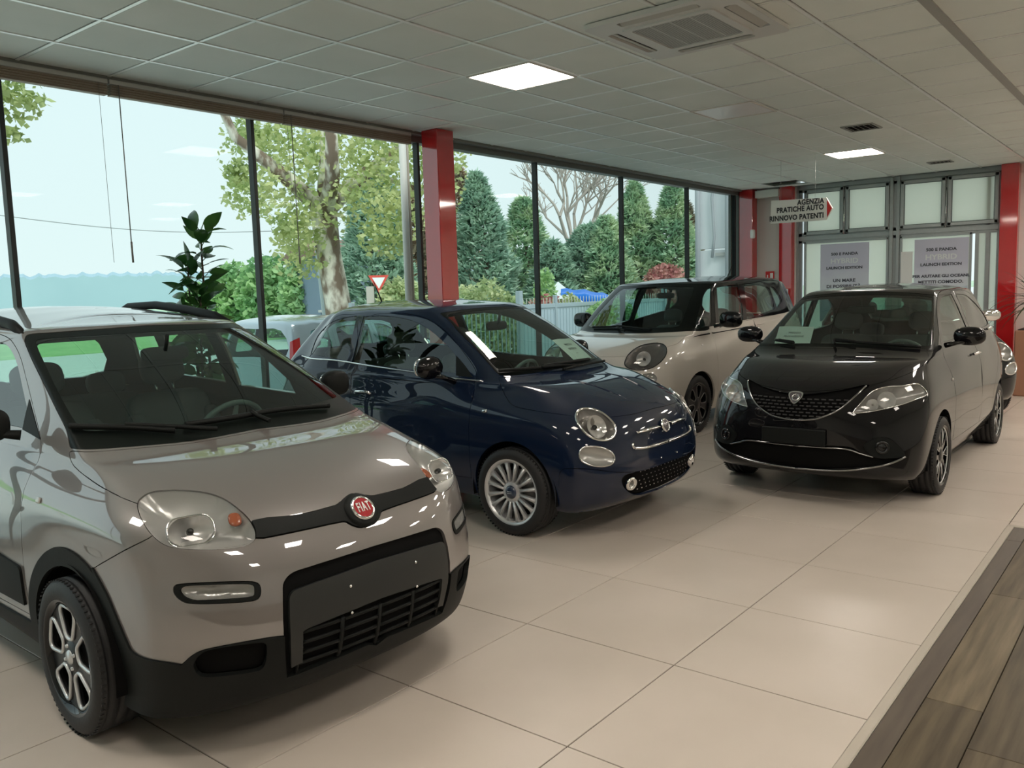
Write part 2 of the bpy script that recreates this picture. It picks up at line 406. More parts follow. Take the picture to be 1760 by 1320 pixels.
# ---------------------------------------------------------------- the shapes of the cars (car space: x forward from the front axle, z up)
def shape_hatch():       # tall boxy city car
    R = [
     ring(.72, .34, -2.66, -2.80, [.74, .75, .75, .75, .70], [.20, .20, .19, .19, .22, .22, .22, .24, .26]),
     ring(.79, .34, -2.68, -2.86, [.735, .785, .79, .785, .74], [.27, .27, .27, .27, .29, .29, .29, .31, .33]),
     ring(.84, .34, -2.68, -2.90, [.75, .803, .81, .803, .76], [.42]*9),
     ring(.84, .33, -2.68, -2.90, [.755, .808, .812, .808, .765], [.57]*9),
     ring(.805, .29, -2.68, -2.87, [.76, .805, .81, .808, .762], [.70, .70, .70, .70, .71, .72, .72, .72, .72]),
     ring(.745, .24, -2.66, -2.83, [.775, .79, .80, .80, .755], [.80, .80, .81, .82, .83, .85, .86, .87, .86]),
     ring(.66, .17, -2.63, -2.80, [.735, .765, .783, .785, .74], [.87, .875, .885, .90, .93, .955, .97, .98, .97]),
     ring(.52, .05, -2.61, -2.79, [.70, .745, .765, .768, .72], [.935, .935, .94, .95, .98, 1.0, 1.01, 1.02, 1.01]),
     ring(.28, -.10, -2.60, -2.78, [.685, .73, .753, .755, .705], [1.0, 1.0, 1.0, 1.005, 1.02, 1.03, 1.04, 1.05, 1.05]),
     ring(.03, -.19, -2.58, -2.77, [.675, .715, .74, .742, .69], [1.055, 1.055, 1.05, 1.05, 1.05, 1.065, 1.075, 1.085, 1.085]),
     ring(-.44, -.60, -2.54, -2.72, [.615, .66, .685, .69, .64], [1.285, 1.285, 1.275, 1.265, 1.265, 1.27, 1.27, 1.27, 1.27]),
     ring(-.86, -1.0, -2.50, -2.68, [.555, .58, .605, .61, .57], [1.475, 1.47, 1.46, 1.455, 1.46, 1.475, 1.48, 1.47, 1.46]),
     ring(-1.0, -1.12, -2.44, -2.62, [.44, .46, .48, .485, .45], [1.505, 1.505, 1.503, 1.505, 1.53, 1.553, 1.56, 1.55, 1.53]),
     ring(-1.2, -1.3, -2.34, -2.46, [.0]*5, [1.53, 1.533, 1.54, 1.55, 1.57, 1.59, 1.595, 1.585, 1.575]),
    ]
    return R
def shape_retro():       # small rounded three door
    R = [
     ring(.60, .30, -2.50, -2.58, [.72, .735, .74, .735, .68], [.20, .20, .19, .19, .21, .21, .21, .24, .26]),
     ring(.68, .31, -2.52, -2.64, [.76, .765, .77, .765, .72], [.26, .26, .26, .26, .28, .28, .28, .30, .33]),
     ring(.725, .32, -2.50, -2.68, [.78, .79, .795, .795, .74], [.40]*9),
     ring(.72, .29, -2.48, -2.68, [.79, .80, .806, .806, .75], [.54]*9),
     ring(.69, .24, -2.46, -2.66, [.785, .80, .807, .807, .745], [.665, .665, .67, .68, .69, .69, .69, .69, .69]),
     ring(.645, .17, -2.44, -2.64, [.765, .785, .797, .795, .73], [.76, .76, .77, .78, .81, .82, .83, .83, .82]),
     ring(.56, .07, -2.42, -2.62, [.72, .76, .777, .775, .70], [.835, .84, .85, .865, .90, .91, .92, .93, .91]),
     ring(.42, -.03, -2.44, -2.64, [.69, .74, .765, .765, .69], [.90, .905, .915, .93, .965, .985, 1.0, 1.01, .99]),
     ring(.20, -.14, -2.40, -2.60, [.68, .725, .75, .75, .67], [.965, .97, .98, .985, .995, 1.02, 1.04, 1.06, 1.06]),
     ring(-.03, -.25, -2.36, -2.55, [.665, .71, .735, .735, .65], [1.02, 1.02, 1.02, 1.015, 1.015, 1.045, 1.075, 1.115, 1.13]),
     ring(-.37, -.56, -2.26, -2.44, [.605, .64, .66, .655, .57], [1.25, 1.25, 1.245, 1.235, 1.22, 1.24, 1.25, 1.26, 1.27]),
     ring(-.73, -.94, -2.16, -2.34, [.535, .56, .575, .565, .48], [1.47, 1.47, 1.46, 1.44, 1.42, 1.425, 1.42, 1.40, 1.40]),
     ring(-.90, -1.08, -2.06, -2.22, [.41, .43, .44, .43, .37], [1.518, 1.518, 1.515, 1.512, 1.51, 1.515, 1.51, 1.49, 1.475]),
     ring(-1.1, -1.22, -1.92, -2.02, [.0]*5, [1.545, 1.547, 1.55, 1.552, 1.555, 1.555, 1.55, 1.54, 1.525]),
    ]
    return R
def shape_mpv():         # tall five door people carrier
    R = [
     ring(.72, .36, -3.02, -3.15, [.80, .82, .82, .82, .76], [.20, .20, .19, .19, .22, .22, .22, .24, .27]),
     ring(.81, .38, -3.04, -3.22, [.84, .855, .86, .855, .80], [.28, .28, .28, .28, .30, .30, .30, .32, .35]),
     ring(.88, .38, -3.04, -3.26, [.87, .88, .885, .88, .82], [.44]*9),
     ring(.90, .36, -3.03, -3.26, [.88, .89, .892, .89, .83], [.60]*9),
     ring(.88, .31, -3.02, -3.23, [.875, .888, .892, .89, .83], [.75, .75, .75, .76, .77, .78, .78, .78, .78]),
     ring(.83, .24, -3.0, -3.19, [.86, .875, .885, .88, .82], [.87, .87, .88, .89, .90, .91, .92, .93, .93]),
     ring(.73, .16, -2.98, -3.15, [.82, .85, .865, .86, .80], [.955, .955, .965, .98, 1.0, 1.01, 1.02, 1.03, 1.03]),
     ring(.57, .06, -2.96, -3.12, [.785, .825, .845, .84, .78], [1.015, 1.015, 1.025, 1.04, 1.07, 1.09, 1.105, 1.12, 1.11]),
     ring(.36, -.06, -2.94, -3.10, [.78, .815, .833, .83, .765], [1.06, 1.06, 1.065, 1.07, 1.10, 1.13, 1.155, 1.18, 1.18]),
     ring(.14, -.16, -2.92, -3.08, [.775, .805, .823, .82, .75], [1.10, 1.10, 1.10, 1.105, 1.13, 1.16, 1.19, 1.215, 1.22]),
     ring(-.22, -.45, -2.86, -3.04, [.74, .755, .77, .765, .70], [1.36, 1.36, 1.355, 1.36, 1.37, 1.38, 1.39, 1.395, 1.40]),
     ring(-.58, -.80, -2.80, -2.97, [.68, .69, .70, .695, .63], [1.60, 1.60, 1.60, 1.595, 1.60, 1.61, 1.605, 1.59, 1.58]),
     ring(-.74, -.92, -2.72, -2.90, [.54, .55, .56, .555, .49], [1.655, 1.655, 1.655, 1.655, 1.665, 1.68, 1.675, 1.66, 1.64]),
     ring(-.94, -1.06, -2.62, -2.74, [.0]*5, [1.69, 1.69, 1.695, 1.70, 1.715, 1.72, 1.715, 1.70, 1.69]),
    ]
    return R
def shape_five():        # rounded five door
    R = [
     ring(.70, .34, -2.76, -2.88, [.74, .755, .76, .755, .70], [.20, .20, .19, .19, .22, .22, .22, .24, .26]),
     ring(.79, .35, -2.78, -2.96, [.78, .79, .795, .79, .74], [.26, .26, .26, .26, .29, .29, .29, .31, .33]),
     ring(.82, .35, -2.80, -3.01, [.80, .81, .82, .82, .765], [.40]*9, nf=2.3),
     ring(.83, .32, -2.80, -3.02, [.81, .822, .83, .83, .78], [.55]*9, nf=2.1),
     ring(.82, .27, -2.79, -3.0, [.805, .82, .83, .832, .78], [.68, .68, .69, .70, .71, .72, .72, .73, .73], nf=1.95),
     ring(.785, .20, -2.76, -2.96, [.785, .805, .82, .822, .77], [.775, .775, .785, .80, .82, .84, .85, .86, .86], nf=2.0),
     ring(.70, .10, -2.72, -2.91, [.75, .785, .802, .805, .745], [.86, .86, .87, .88, .91, .93, .94, .95, .95], nf=2.2),
     ring(.55, .0, -2.68, -2.87, [.725, .76, .78, .783, .72], [.93, .93, .935, .95, .98, 1.0, 1.015, 1.03, 1.02], nf=2.4),
     ring(.31, -.11, -2.64, -2.82, [.715, .745, .765, .767, .70], [1.0, 1.0, 1.0, 1.005, 1.02, 1.04, 1.06, 1.08, 1.08]),
     ring(.0, -.24, -2.60, -2.78, [.705, .735, .755, .755, .68], [1.06, 1.06, 1.055, 1.055, 1.06, 1.08, 1.10, 1.13, 1.14]),
     ring(-.43, -.58, -2.48, -2.68, [.63, .665, .685, .68, .60], [1.29, 1.285, 1.275, 1.265, 1.27, 1.285, 1.29, 1.30, 1.30]),
     ring(-.80, -.94, -2.34, -2.54, [.56, .595, .61, .60, .52], [1.49, 1.485, 1.47, 1.46, 1.465, 1.475, 1.465, 1.45, 1.44]),
     ring(-.96, -1.1, -2.22, -2.40, [.43, .455, .47, .46, .40], [1.525, 1.525, 1.524, 1.524, 1.528, 1.533, 1.525, 1.51, 1.49]),
     ring(-1.16, -1.26, -2.06, -2.18, [.0]*5, [1.55, 1.552, 1.558, 1.562, 1.57, 1.572, 1.568, 1.555, 1.54]),
    ]
    return R
POSE = {'hatch': (2.082, 3.15, -1.621), 'retro': (4.982, 3.414, -1.566), 'mpv': (8.36, 4.98, -3.17), 'five': (6.77, 2.195, 3.147)}
def wheel_pos(k):
    return {'hatch': (-2.30, .71), 'retro': (-2.30, .71), 'mpv': (-2.612, .76), 'five': (-2.39, .72)}[k]
SHAPES = {'hatch': shape_hatch, 'retro': shape_retro, 'mpv': shape_mpv, 'five': shape_five}
UVO = {
 'hatch': [
  ('bumper', [(5.381,3.566),(5.087,3.949),(4.688,4.335),(4.261,4.641),(3.972,4.83),(3.76,4.974),(3.569,5.118),(3.393,5.307),(3.224,5.507),(3.019,5.621),(2.552,5.585),(1.995,5.424),(1.555,5.245),(1.338,5.144),(1.163,5.057),(0.972,4.982),(0.721,4.91),(0.449,4.842),(0.19,4.797),(-0.052,4.785),(-0.295,4.798),(-0.533,4.83),(-0.751,4.888),(-0.973,4.969),(-1.252,5.043),(-2,5),(-2,-0.6),(5.2,-0.6)]),
  ('hood', [(4.998,8.791),(5.033,8.582),(5.092,7.961),(5.113,7.638),(5.062,7.42),(4.964,7.237),(4.846,7.089),(4.725,6.974),(4.585,6.88),(4.412,6.791),(4.214,6.688),(4.001,6.572),(3.775,6.45),(3.534,6.329),(3.276,6.202),(2.989,6.076),(2.517,5.869),(1.979,5.617),(1.529,5.411),(1.22,5.335),(0.964,5.336),(0.744,5.346),(0.546,5.352),(0.365,5.373),(0.198,5.384),(0.057,5.367),(-0.07,5.343),(-0.224,5.342),(-0.487,5.387),(-0.849,5.447),(-1.344,5.48),(-1.647,6.017),(-2.162,6.533),(-2.752,6.999),(-3.215,7.491),(-3.841,8.198),(-4.22,8.977),(-2.564,9.007),(-1.758,8.997),(-1.226,8.981),(-0.893,8.956),(-0.644,8.927),(-0.397,8.9),(-0.118,8.878),(0.169,8.858),(0.442,8.842),(0.698,8.828),(0.961,8.816),(1.247,8.813),(1.554,8.824),(1.888,8.842),(2.269,8.86),(2.745,8.878),(3.277,8.89),(3.78,8.898),(4.13,8.912),(4.54,8.922),(4.815,8.903),(4.89,8.884),(4.955,8.852)]),
  ('frit', [(4.804,8.99),(4.528,8.985),(4.084,8.975),(3.721,8.962),(3.225,8.95),(2.695,8.934),(2.221,8.914),(1.839,8.896),(1.505,8.881),(1.201,8.873),(0.92,8.875),(0.658,8.884),(0.403,8.897),(0.128,8.914),(-0.162,8.936),(-0.446,8.959),(-0.7,8.981),(-0.958,9.003),(-1.286,9.02),(-1.817,9.035),(-2.58,9.05),(-3.488,9.057),(-4.006,9.057),(-3.5,11.213),(-2.777,11.23),(-1.9,11.227),(-1.168,11.243),(-0.694,11.24),(-0.381,11.207),(-0.119,11.16),(0.161,11.133),(0.529,11.115),(0.968,11.101),(1.461,11.09),(2,11.086),(2.544,11.096),(2.99,11.108),(3.164,11.116),(3.323,11.125),(3.479,11.127),(3.644,11.12),(3.813,11.107),(3.968,11.082),(4.075,11.043),(4.158,10.992),(4.244,10.953),(4.322,10.918),(4.386,10.883),(4.422,10.842),(4.488,10.726),(4.555,10.59),(4.608,10.456),(4.643,10.309),(4.661,10.159),(4.669,10.023),(4.672,9.901),(4.671,9.785),(4.666,9.673),(4.646,9.557),(4.627,9.439),(4.636,9.338),(4.691,9.259),(4.765,9.186),(4.817,9.115),(4.845,9.06),(4.856,9.015)]),
  ('windshield', [(3.697,10.765),(3.65,10.811),(3.572,10.852),(3.479,10.877),(3.246,10.888),(2.956,10.883),(2.648,10.874),(1.82,10.855),(0.956,10.851),(0.307,10.846),(-0.333,10.859),(-1.14,10.886),(-2.184,10.906),(-2.597,10.909),(-2.98,10.894),(-3.305,10.852),(-3.508,10.795),(-3.548,10.721),(-3.466,10.626),(-3.235,10.431),(-2.982,10.216),(-2.765,10.007),(-2.549,9.785),(-2.355,9.554),(-2.244,9.371),(-2.278,9.306),(-2.35,9.25),(-2.328,9.209),(-2.148,9.185),(-1.902,9.176),(-1.668,9.173),(-1.32,9.173),(-0.979,9.177),(-0.675,9.181),(-0.397,9.186),(-0.119,9.191),(0.163,9.199),(0.469,9.209),(0.805,9.221),(1.182,9.233),(1.647,9.245),(2.184,9.259),(2.665,9.274),(2.997,9.28),(3.306,9.285),(3.559,9.297),(3.667,9.312),(3.745,9.34),(3.794,9.378),(3.848,9.47),(3.893,9.588),(3.922,9.714),(3.934,9.845),(3.922,9.99),(3.888,10.146),(3.834,10.334),(3.769,10.561)]),
  ('grille_bar', [(1.522,5.453),(1.285,5.471),(0.989,5.392),(0.747,5.324),(0.57,5.323),(0.412,5.346),(0.29,5.376),(0.242,5.407),(0.2,5.458),(0.156,5.513),(0.111,5.572),(0.066,5.635),(0.018,5.682),(-0.038,5.707),(-0.095,5.713),(-0.145,5.694),(-0.181,5.633),(-0.21,5.547),(-0.237,5.472),(-0.259,5.417),(-0.279,5.372),(-0.31,5.355),(-0.528,5.391),(-0.875,5.448),(-1.344,5.48),(-1.288,5.311),(-1.243,5.147),(-1.209,4.986),(-0.944,4.972),(-0.726,4.95),(-0.552,4.914),(-0.412,4.863),(-0.296,4.803),(-0.208,4.736),(-0.163,4.661),(-0.132,4.571),(-0.094,4.494),(-0.039,4.434),(0.024,4.386),(0.08,4.37),(0.126,4.403),(0.167,4.466),(0.203,4.532),(0.229,4.6),(0.251,4.671),(0.286,4.713),(0.484,4.746),(0.755,4.76),(1.01,4.773),(1.233,4.777),(1.445,4.783),(1.59,4.841),(1.638,5.024),(1.615,5.278)]),
  ('headlight', [(3.761,6.418),(3.725,6.532),(3.674,6.624),(3.608,6.706),(3.517,6.798),(3.411,6.88),(3.295,6.941),(3.167,6.976),(3.03,6.992),(2.885,6.995),(2.726,6.987),(2.56,6.964),(2.409,6.927),(2.275,6.875),(2.153,6.809),(2.05,6.728),(1.97,6.638),(1.905,6.535),(1.846,6.411),(1.789,6.256),(1.733,6.083),(1.681,5.92),(1.637,5.777),(1.601,5.644),(1.571,5.517),(1.551,5.39),(1.539,5.268),(1.533,5.16),(1.536,5.071),(1.545,4.992),(1.559,4.923),(1.574,4.862),(1.594,4.81),(1.624,4.766),(1.669,4.725),(1.728,4.689),(1.795,4.664),(1.877,4.65),(1.972,4.643),(2.079,4.644),(2.209,4.655),(2.355,4.672),(2.5,4.691),(2.645,4.712),(2.789,4.735),(2.921,4.761),(3.036,4.79),(3.138,4.824),(3.227,4.871),(3.3,4.933),(3.359,5.009),(3.417,5.097),(3.472,5.198),(3.528,5.313),(3.584,5.443),(3.644,5.599),(3.704,5.776),(3.75,5.949),(3.775,6.114),(3.779,6.275)]),
  ('fog_surround', [(3.459,3.619),(3.451,3.655),(3.437,3.691),(3.414,3.721),(3.38,3.741),(3.336,3.755),(3.29,3.762),(3.148,3.77),(2.962,3.77),(2.755,3.759),(2.497,3.733),(2.217,3.69),(2.004,3.647),(1.939,3.628),(1.884,3.603),(1.843,3.571),(1.819,3.529),(1.809,3.481),(1.806,3.431),(1.809,3.375),(1.82,3.317),(1.836,3.268),(1.859,3.228),(1.887,3.196),(1.926,3.176),(1.997,3.169),(2.088,3.17),(2.191,3.178),(2.39,3.199),(2.634,3.223),(2.849,3.242),(3.001,3.257),(3.136,3.273),(3.244,3.292),(3.302,3.317),(3.349,3.352),(3.387,3.39),(3.418,3.431),(3.441,3.476),(3.457,3.518),(3.464,3.553),(3.464,3.586)]),
  ('fog_light', [(3.321,3.616),(3.297,3.649),(3.259,3.68),(3.214,3.698),(3.096,3.705),(2.943,3.699),(2.771,3.687),(2.552,3.667),(2.311,3.637),(2.122,3.605),(2.047,3.587),(1.982,3.564),(1.937,3.534),(1.919,3.494),(1.919,3.448),(1.926,3.402),(1.933,3.351),(1.947,3.3),(1.978,3.272),(2.084,3.27),(2.23,3.283),(2.395,3.3),(2.614,3.316),(2.861,3.331),(3.056,3.344),(3.132,3.364),(3.194,3.395),(3.244,3.427),(3.273,3.453),(3.293,3.483),(3.307,3.515),(3.32,3.548),(3.327,3.583)]),
  ('cladding', [(5.252,3.761),(5.204,3.55),(5.149,3.348),(5.093,3.153),(5.048,2.966),(5.008,2.784),(4.962,2.609),(4.909,2.427),(4.857,2.25),(4.809,2.11),(4.781,2.039),(4.749,1.983),(4.694,1.945),(4.601,1.922),(4.477,1.912),(4.319,1.911),(4.051,1.915),(3.764,1.903),(3.508,1.874),(3.404,1.967),(3.302,2.058),(3.189,2.131),(3.064,2.178),(2.926,2.205),(2.77,2.225),(2.452,2.247),(2.07,2.25),(1.759,2.237),(1.613,2.219),(1.487,2.196),(1.366,2.169),(0.923,2.128),(0.523,2.058),(0.125,1.964),(-0.282,1.921),(-0.771,1.851),(-1.266,1.761),(-2,2),(-2,-0.6),(5.4,-0.6)]),
  ('bumper_panel', [(1.408,3.319),(1.393,3.394),(1.37,3.456),(1.338,3.511),(1.298,3.563),(1.249,3.607),(1.189,3.641),(1.122,3.661),(1.046,3.67),(0.962,3.677),(0.782,3.694),(0.564,3.709),(0.348,3.721),(0.143,3.731),(-0.069,3.74),(-0.289,3.747),(-0.541,3.755),(-0.824,3.758),(-1.089,3.746),(-1.175,3.739),(-1.262,3.723),(-1.339,3.691),(-1.417,3.635),(-1.482,3.563),(-1.529,3.476),(-1.549,3.374),(-1.545,3.26),(-1.529,3.136),(-1.498,2.915),(-1.47,2.644),(-1.459,2.356),(-1.473,2.053),(-1.532,1.719),(-1.659,1.329),(-1.3,1.313),(-1.04,1.266),(-0.792,1.234),(-0.525,1.237),(-0.262,1.252),(-0.024,1.258),(0.191,1.246),(0.4,1.226),(0.608,1.207),(0.838,1.186),(1.084,1.158),(1.279,1.128),(1.323,1.126),(1.365,1.128),(1.408,1.129),(1.453,1.502),(1.477,1.806),(1.486,2.125),(1.478,2.534),(1.447,2.98)]),
  ('plate_carrier', [(1.352,3.022),(1.338,3.085),(1.315,3.133),(1.288,3.172),(1.256,3.203),(1.219,3.224),(1.174,3.236),(0.901,3.277),(0.55,3.314),(0.189,3.346),(-0.228,3.382),(-0.742,3.404),(-1.265,3.375),(-1.34,3.351),(-1.408,3.301),(-1.437,3.234),(-1.416,2.974),(-1.383,2.623),(-1.389,2.267),(-1.317,2.284),(-1.254,2.298),(-1.183,2.31),(-0.853,2.343),(-0.502,2.362),(-0.172,2.361),(0.259,2.334),(0.728,2.28),(1.087,2.222),(1.115,2.213),(1.137,2.2),(1.16,2.187),(1.163,1.949),(1.16,1.705),(1.148,1.439),(1.215,1.421),(1.284,1.402),(1.353,1.383),(1.391,2.012),(1.383,2.596)]),
  ('lower_grille', [(1.157,2.102),(1.146,2.161),(1.124,2.201),(1.087,2.222),(0.727,2.279),(0.258,2.319),(-0.172,2.336),(-0.492,2.343),(-0.829,2.337),(-1.141,2.306),(-1.217,2.283),(-1.29,2.239),(-1.328,2.177),(-1.456,1.628),(-0.307,0.797),(0.197,1.289),(0.539,1.395),(0.837,1.392),(1.062,1.385),(1.096,1.406),(1.124,1.453),(1.142,1.512),(1.158,1.7),(1.164,1.929)]),
  ('side_intake', [(3.255,1.896),(3.215,1.988),(3.14,2.078),(3.05,2.148),(2.95,2.188),(2.834,2.207),(2.702,2.216),(2.442,2.221),(2.134,2.209),(1.907,2.18),(1.864,2.158),(1.834,2.118),(1.82,2.064),(1.82,1.943),(1.832,1.789),(1.858,1.664),(1.898,1.592),(1.954,1.552),(2.03,1.538),(2.236,1.542),(2.502,1.559),(2.735,1.571),(2.895,1.575),(3.037,1.584),(3.145,1.617),(3.217,1.694),(3.254,1.796)]),
  ('cladding', [(4.821,1.305),(4.826,1.458),(4.835,1.605),(4.846,1.747),(4.861,1.885),(4.879,2.023),(4.9,2.159),(4.924,2.296),(4.951,2.432),(4.98,2.566),(5.01,2.699),(5.038,2.829),(5.067,2.957),(5.097,3.081),(5.129,3.201),(5.163,3.315),(5.195,3.423),(5.228,3.523),(5.263,3.616),(5.301,3.7),(5.34,3.774),(5.38,3.839),(5.421,3.894),(5.463,3.939),(5.508,3.974),(5.552,3.998),(5.598,4.012),(5.645,4.015),(5.693,4.008),(5.742,3.99),(5.791,3.962),(5.841,3.924),(5.892,3.876),(5.944,3.818),(5.995,3.752),(6.049,3.676),(6.101,3.593),(6.153,3.501),(6.205,3.404),(6.257,3.3),(6.305,3.191),(6.352,3.076),(6.396,2.958),(6.437,2.835),(6.474,2.709),(6.507,2.579),(6.537,2.445),(6.564,2.307),(6.586,2.167),(6.604,2.022),(6.619,1.873),(6.631,1.72),(6.639,1.559),(6.644,1.388),(6.645,1.203),(6.644,0.996),(6.641,0.74),(6.635,0.428),(6.629,0.053),(6.613,-0.6),(6.594,-0.6),(6.572,-0.6),(6.548,-0.6),(6.52,-0.6),(6.489,-0.6),(6.456,-0.6),(6.421,-0.6),(6.383,-0.6),(6.342,-0.6),(6.301,-0.6),(6.258,-0.6),(6.213,-0.6),(6.166,-0.6),(6.121,-0.6),(6.074,-0.6),(6.027,-0.6),(5.98,-0.6),(5.934,-0.6),(5.887,-0.6),(5.839,-0.6),(5.794,-0.6),(5.748,-0.6),(5.702,-0.6),(5.657,-0.6),(5.612,-0.6),(5.566,-0.6),(5.522,-0.6),(5.478,-0.6),(5.433,-0.6),(5.39,-0.6),(5.347,-0.6),(5.305,-0.6),(5.261,-0.6),(5.22,-0.6),(5.18,-0.6),(5.141,-0.6),(5.1,-0.6),(5.062,-0.6),(5.026,-0.6),(4.996,-0.6),(4.959,-0.6),(4.926,-0.6),(4.898,-0.6),(4.863,0.118),(4.846,0.448),(4.835,0.723),(4.825,0.948),(4.821,1.138)]),
  ('cladding', [(10.089,1.186),(10.09,1.376),(10.094,1.551),(10.103,1.715),(10.114,1.872),(10.129,2.023),(10.145,2.171),(10.165,2.314),(10.187,2.453),(10.212,2.587),(10.239,2.716),(10.268,2.841),(10.299,2.959),(10.333,3.072),(10.37,3.179),(10.409,3.28),(10.451,3.374),(10.495,3.462),(10.543,3.542),(10.594,3.615),(10.647,3.68),(10.705,3.737),(10.766,3.786),(10.828,3.826),(10.899,3.858),(10.972,3.881),(11.053,3.894),(11.139,3.899),(11.234,3.894),(11.334,3.881),(11.445,3.859),(11.559,3.828),(11.678,3.788),(11.796,3.74),(11.91,3.683),(12.019,3.618),(12.119,3.545),(12.214,3.465),(12.304,3.377),(12.389,3.282),(12.471,3.181),(12.548,3.074),(12.621,2.961),(12.69,2.844),(12.755,2.722),(12.813,2.595),(12.868,2.463),(12.917,2.325),(12.959,2.179),(12.995,2.023),(13.026,1.854),(13.05,1.671),(13.069,1.469),(13.086,1.243),(13.103,0.991),(13.13,0.696),(13.169,0.359),(13.008,-0.6),(13,-0.6),(12.975,-0.6),(12.935,-0.6),(12.888,-0.6),(12.834,-0.6),(12.793,-0.6),(12.733,-0.6),(12.669,-0.6),(12.61,-0.6),(12.541,-0.6),(12.469,-0.6),(12.394,-0.6),(12.313,-0.6),(12.229,-0.6),(12.136,-0.6),(12.043,-0.6),(11.934,-0.6),(11.825,-0.6),(11.712,-0.6),(11.602,-0.6),(11.497,-0.6),(11.389,-0.6),(11.295,-0.6),(11.197,-0.6),(11.116,-0.6),(11.031,-0.6),(10.96,-0.6),(10.888,-0.6),(10.822,-0.6),(10.761,-0.6),(10.701,-0.6),(10.646,-0.6),(10.593,-0.6),(10.543,-0.6),(10.495,-0.6),(10.452,-0.6),(10.41,-0.6),(10.37,-0.6),(10.333,-0.6),(10.3,-0.6),(10.269,-0.6),(10.241,-0.6),(10.216,-0.6),(10.193,-0.6),(10.173,-0.6),(10.156,-0.6),(10.143,-0.6),(10.123,0.374),(10.104,0.704),(10.093,0.969)]),
  ('cladding', [(5.748,-0.6),(5.745,0.368),(5.741,0.996),(5.74,1.412),(7.518,1.349),(9.242,1.351),(11.157,1.347),(11.17,0.839),(11.236,0.029),(11.197,-0.6),(9.266,-0.6),(7.532,-0.6)]),
  ('arch', [(5.008,1.23),(5.01,1.367),(5.015,1.496),(5.022,1.618),(5.032,1.737),(5.045,1.854),(5.06,1.968),(5.078,2.082),(5.098,2.193),(5.12,2.304),(5.144,2.412),(5.17,2.517),(5.194,2.62),(5.22,2.719),(5.248,2.815),(5.277,2.906),(5.307,2.991),(5.337,3.072),(5.368,3.146),(5.399,3.214),(5.432,3.275),(5.466,3.328),(5.502,3.373),(5.537,3.411),(5.574,3.44),(5.612,3.46),(5.65,3.472),(5.69,3.475),(5.73,3.47),(5.771,3.456),(5.812,3.435),(5.854,3.404),(5.896,3.366),(5.939,3.32),(5.98,3.268),(6.023,3.208),(6.066,3.141),(6.107,3.069),(6.148,2.991),(6.187,2.908),(6.225,2.819),(6.261,2.726),(6.295,2.629),(6.326,2.528),(6.355,2.422),(6.382,2.313),(6.405,2.2),(6.426,2.084),(6.444,1.964),(6.459,1.842),(6.472,1.713),(6.481,1.58),(6.488,1.44),(6.492,1.29),(6.493,1.128),(6.492,0.943),(6.489,0.725),(6.485,0.465),(6.479,0.16),(6.467,-0.6),(6.451,-0.6),(6.433,-0.6),(6.413,-0.6),(6.39,-0.6),(6.364,-0.6),(6.336,-0.6),(6.307,-0.6),(6.276,-0.6),(6.243,-0.6),(6.209,-0.6),(6.172,-0.6),(6.136,-0.6),(6.099,-0.6),(6.061,-0.6),(6.021,-0.6),(5.983,-0.6),(5.944,-0.6),(5.905,-0.6),(5.865,-0.6),(5.826,-0.6),(5.787,-0.6),(5.748,-0.6),(5.709,-0.6),(5.67,-0.6),(5.633,-0.6),(5.594,-0.6),(5.556,-0.6),(5.519,-0.6),(5.484,-0.6),(5.446,-0.6),(5.41,-0.6),(5.375,-0.6),(5.342,-0.6),(5.309,-0.6),(5.275,-0.6),(5.243,-0.6),(5.214,-0.6),(5.186,-0.6),(5.161,-0.6),(5.133,-0.6),(5.109,-0.6),(5.086,-0.6),(5.067,-0.6),(5.045,0.212),(5.031,0.487),(5.021,0.718),(5.013,0.913),(5.009,1.081)]),
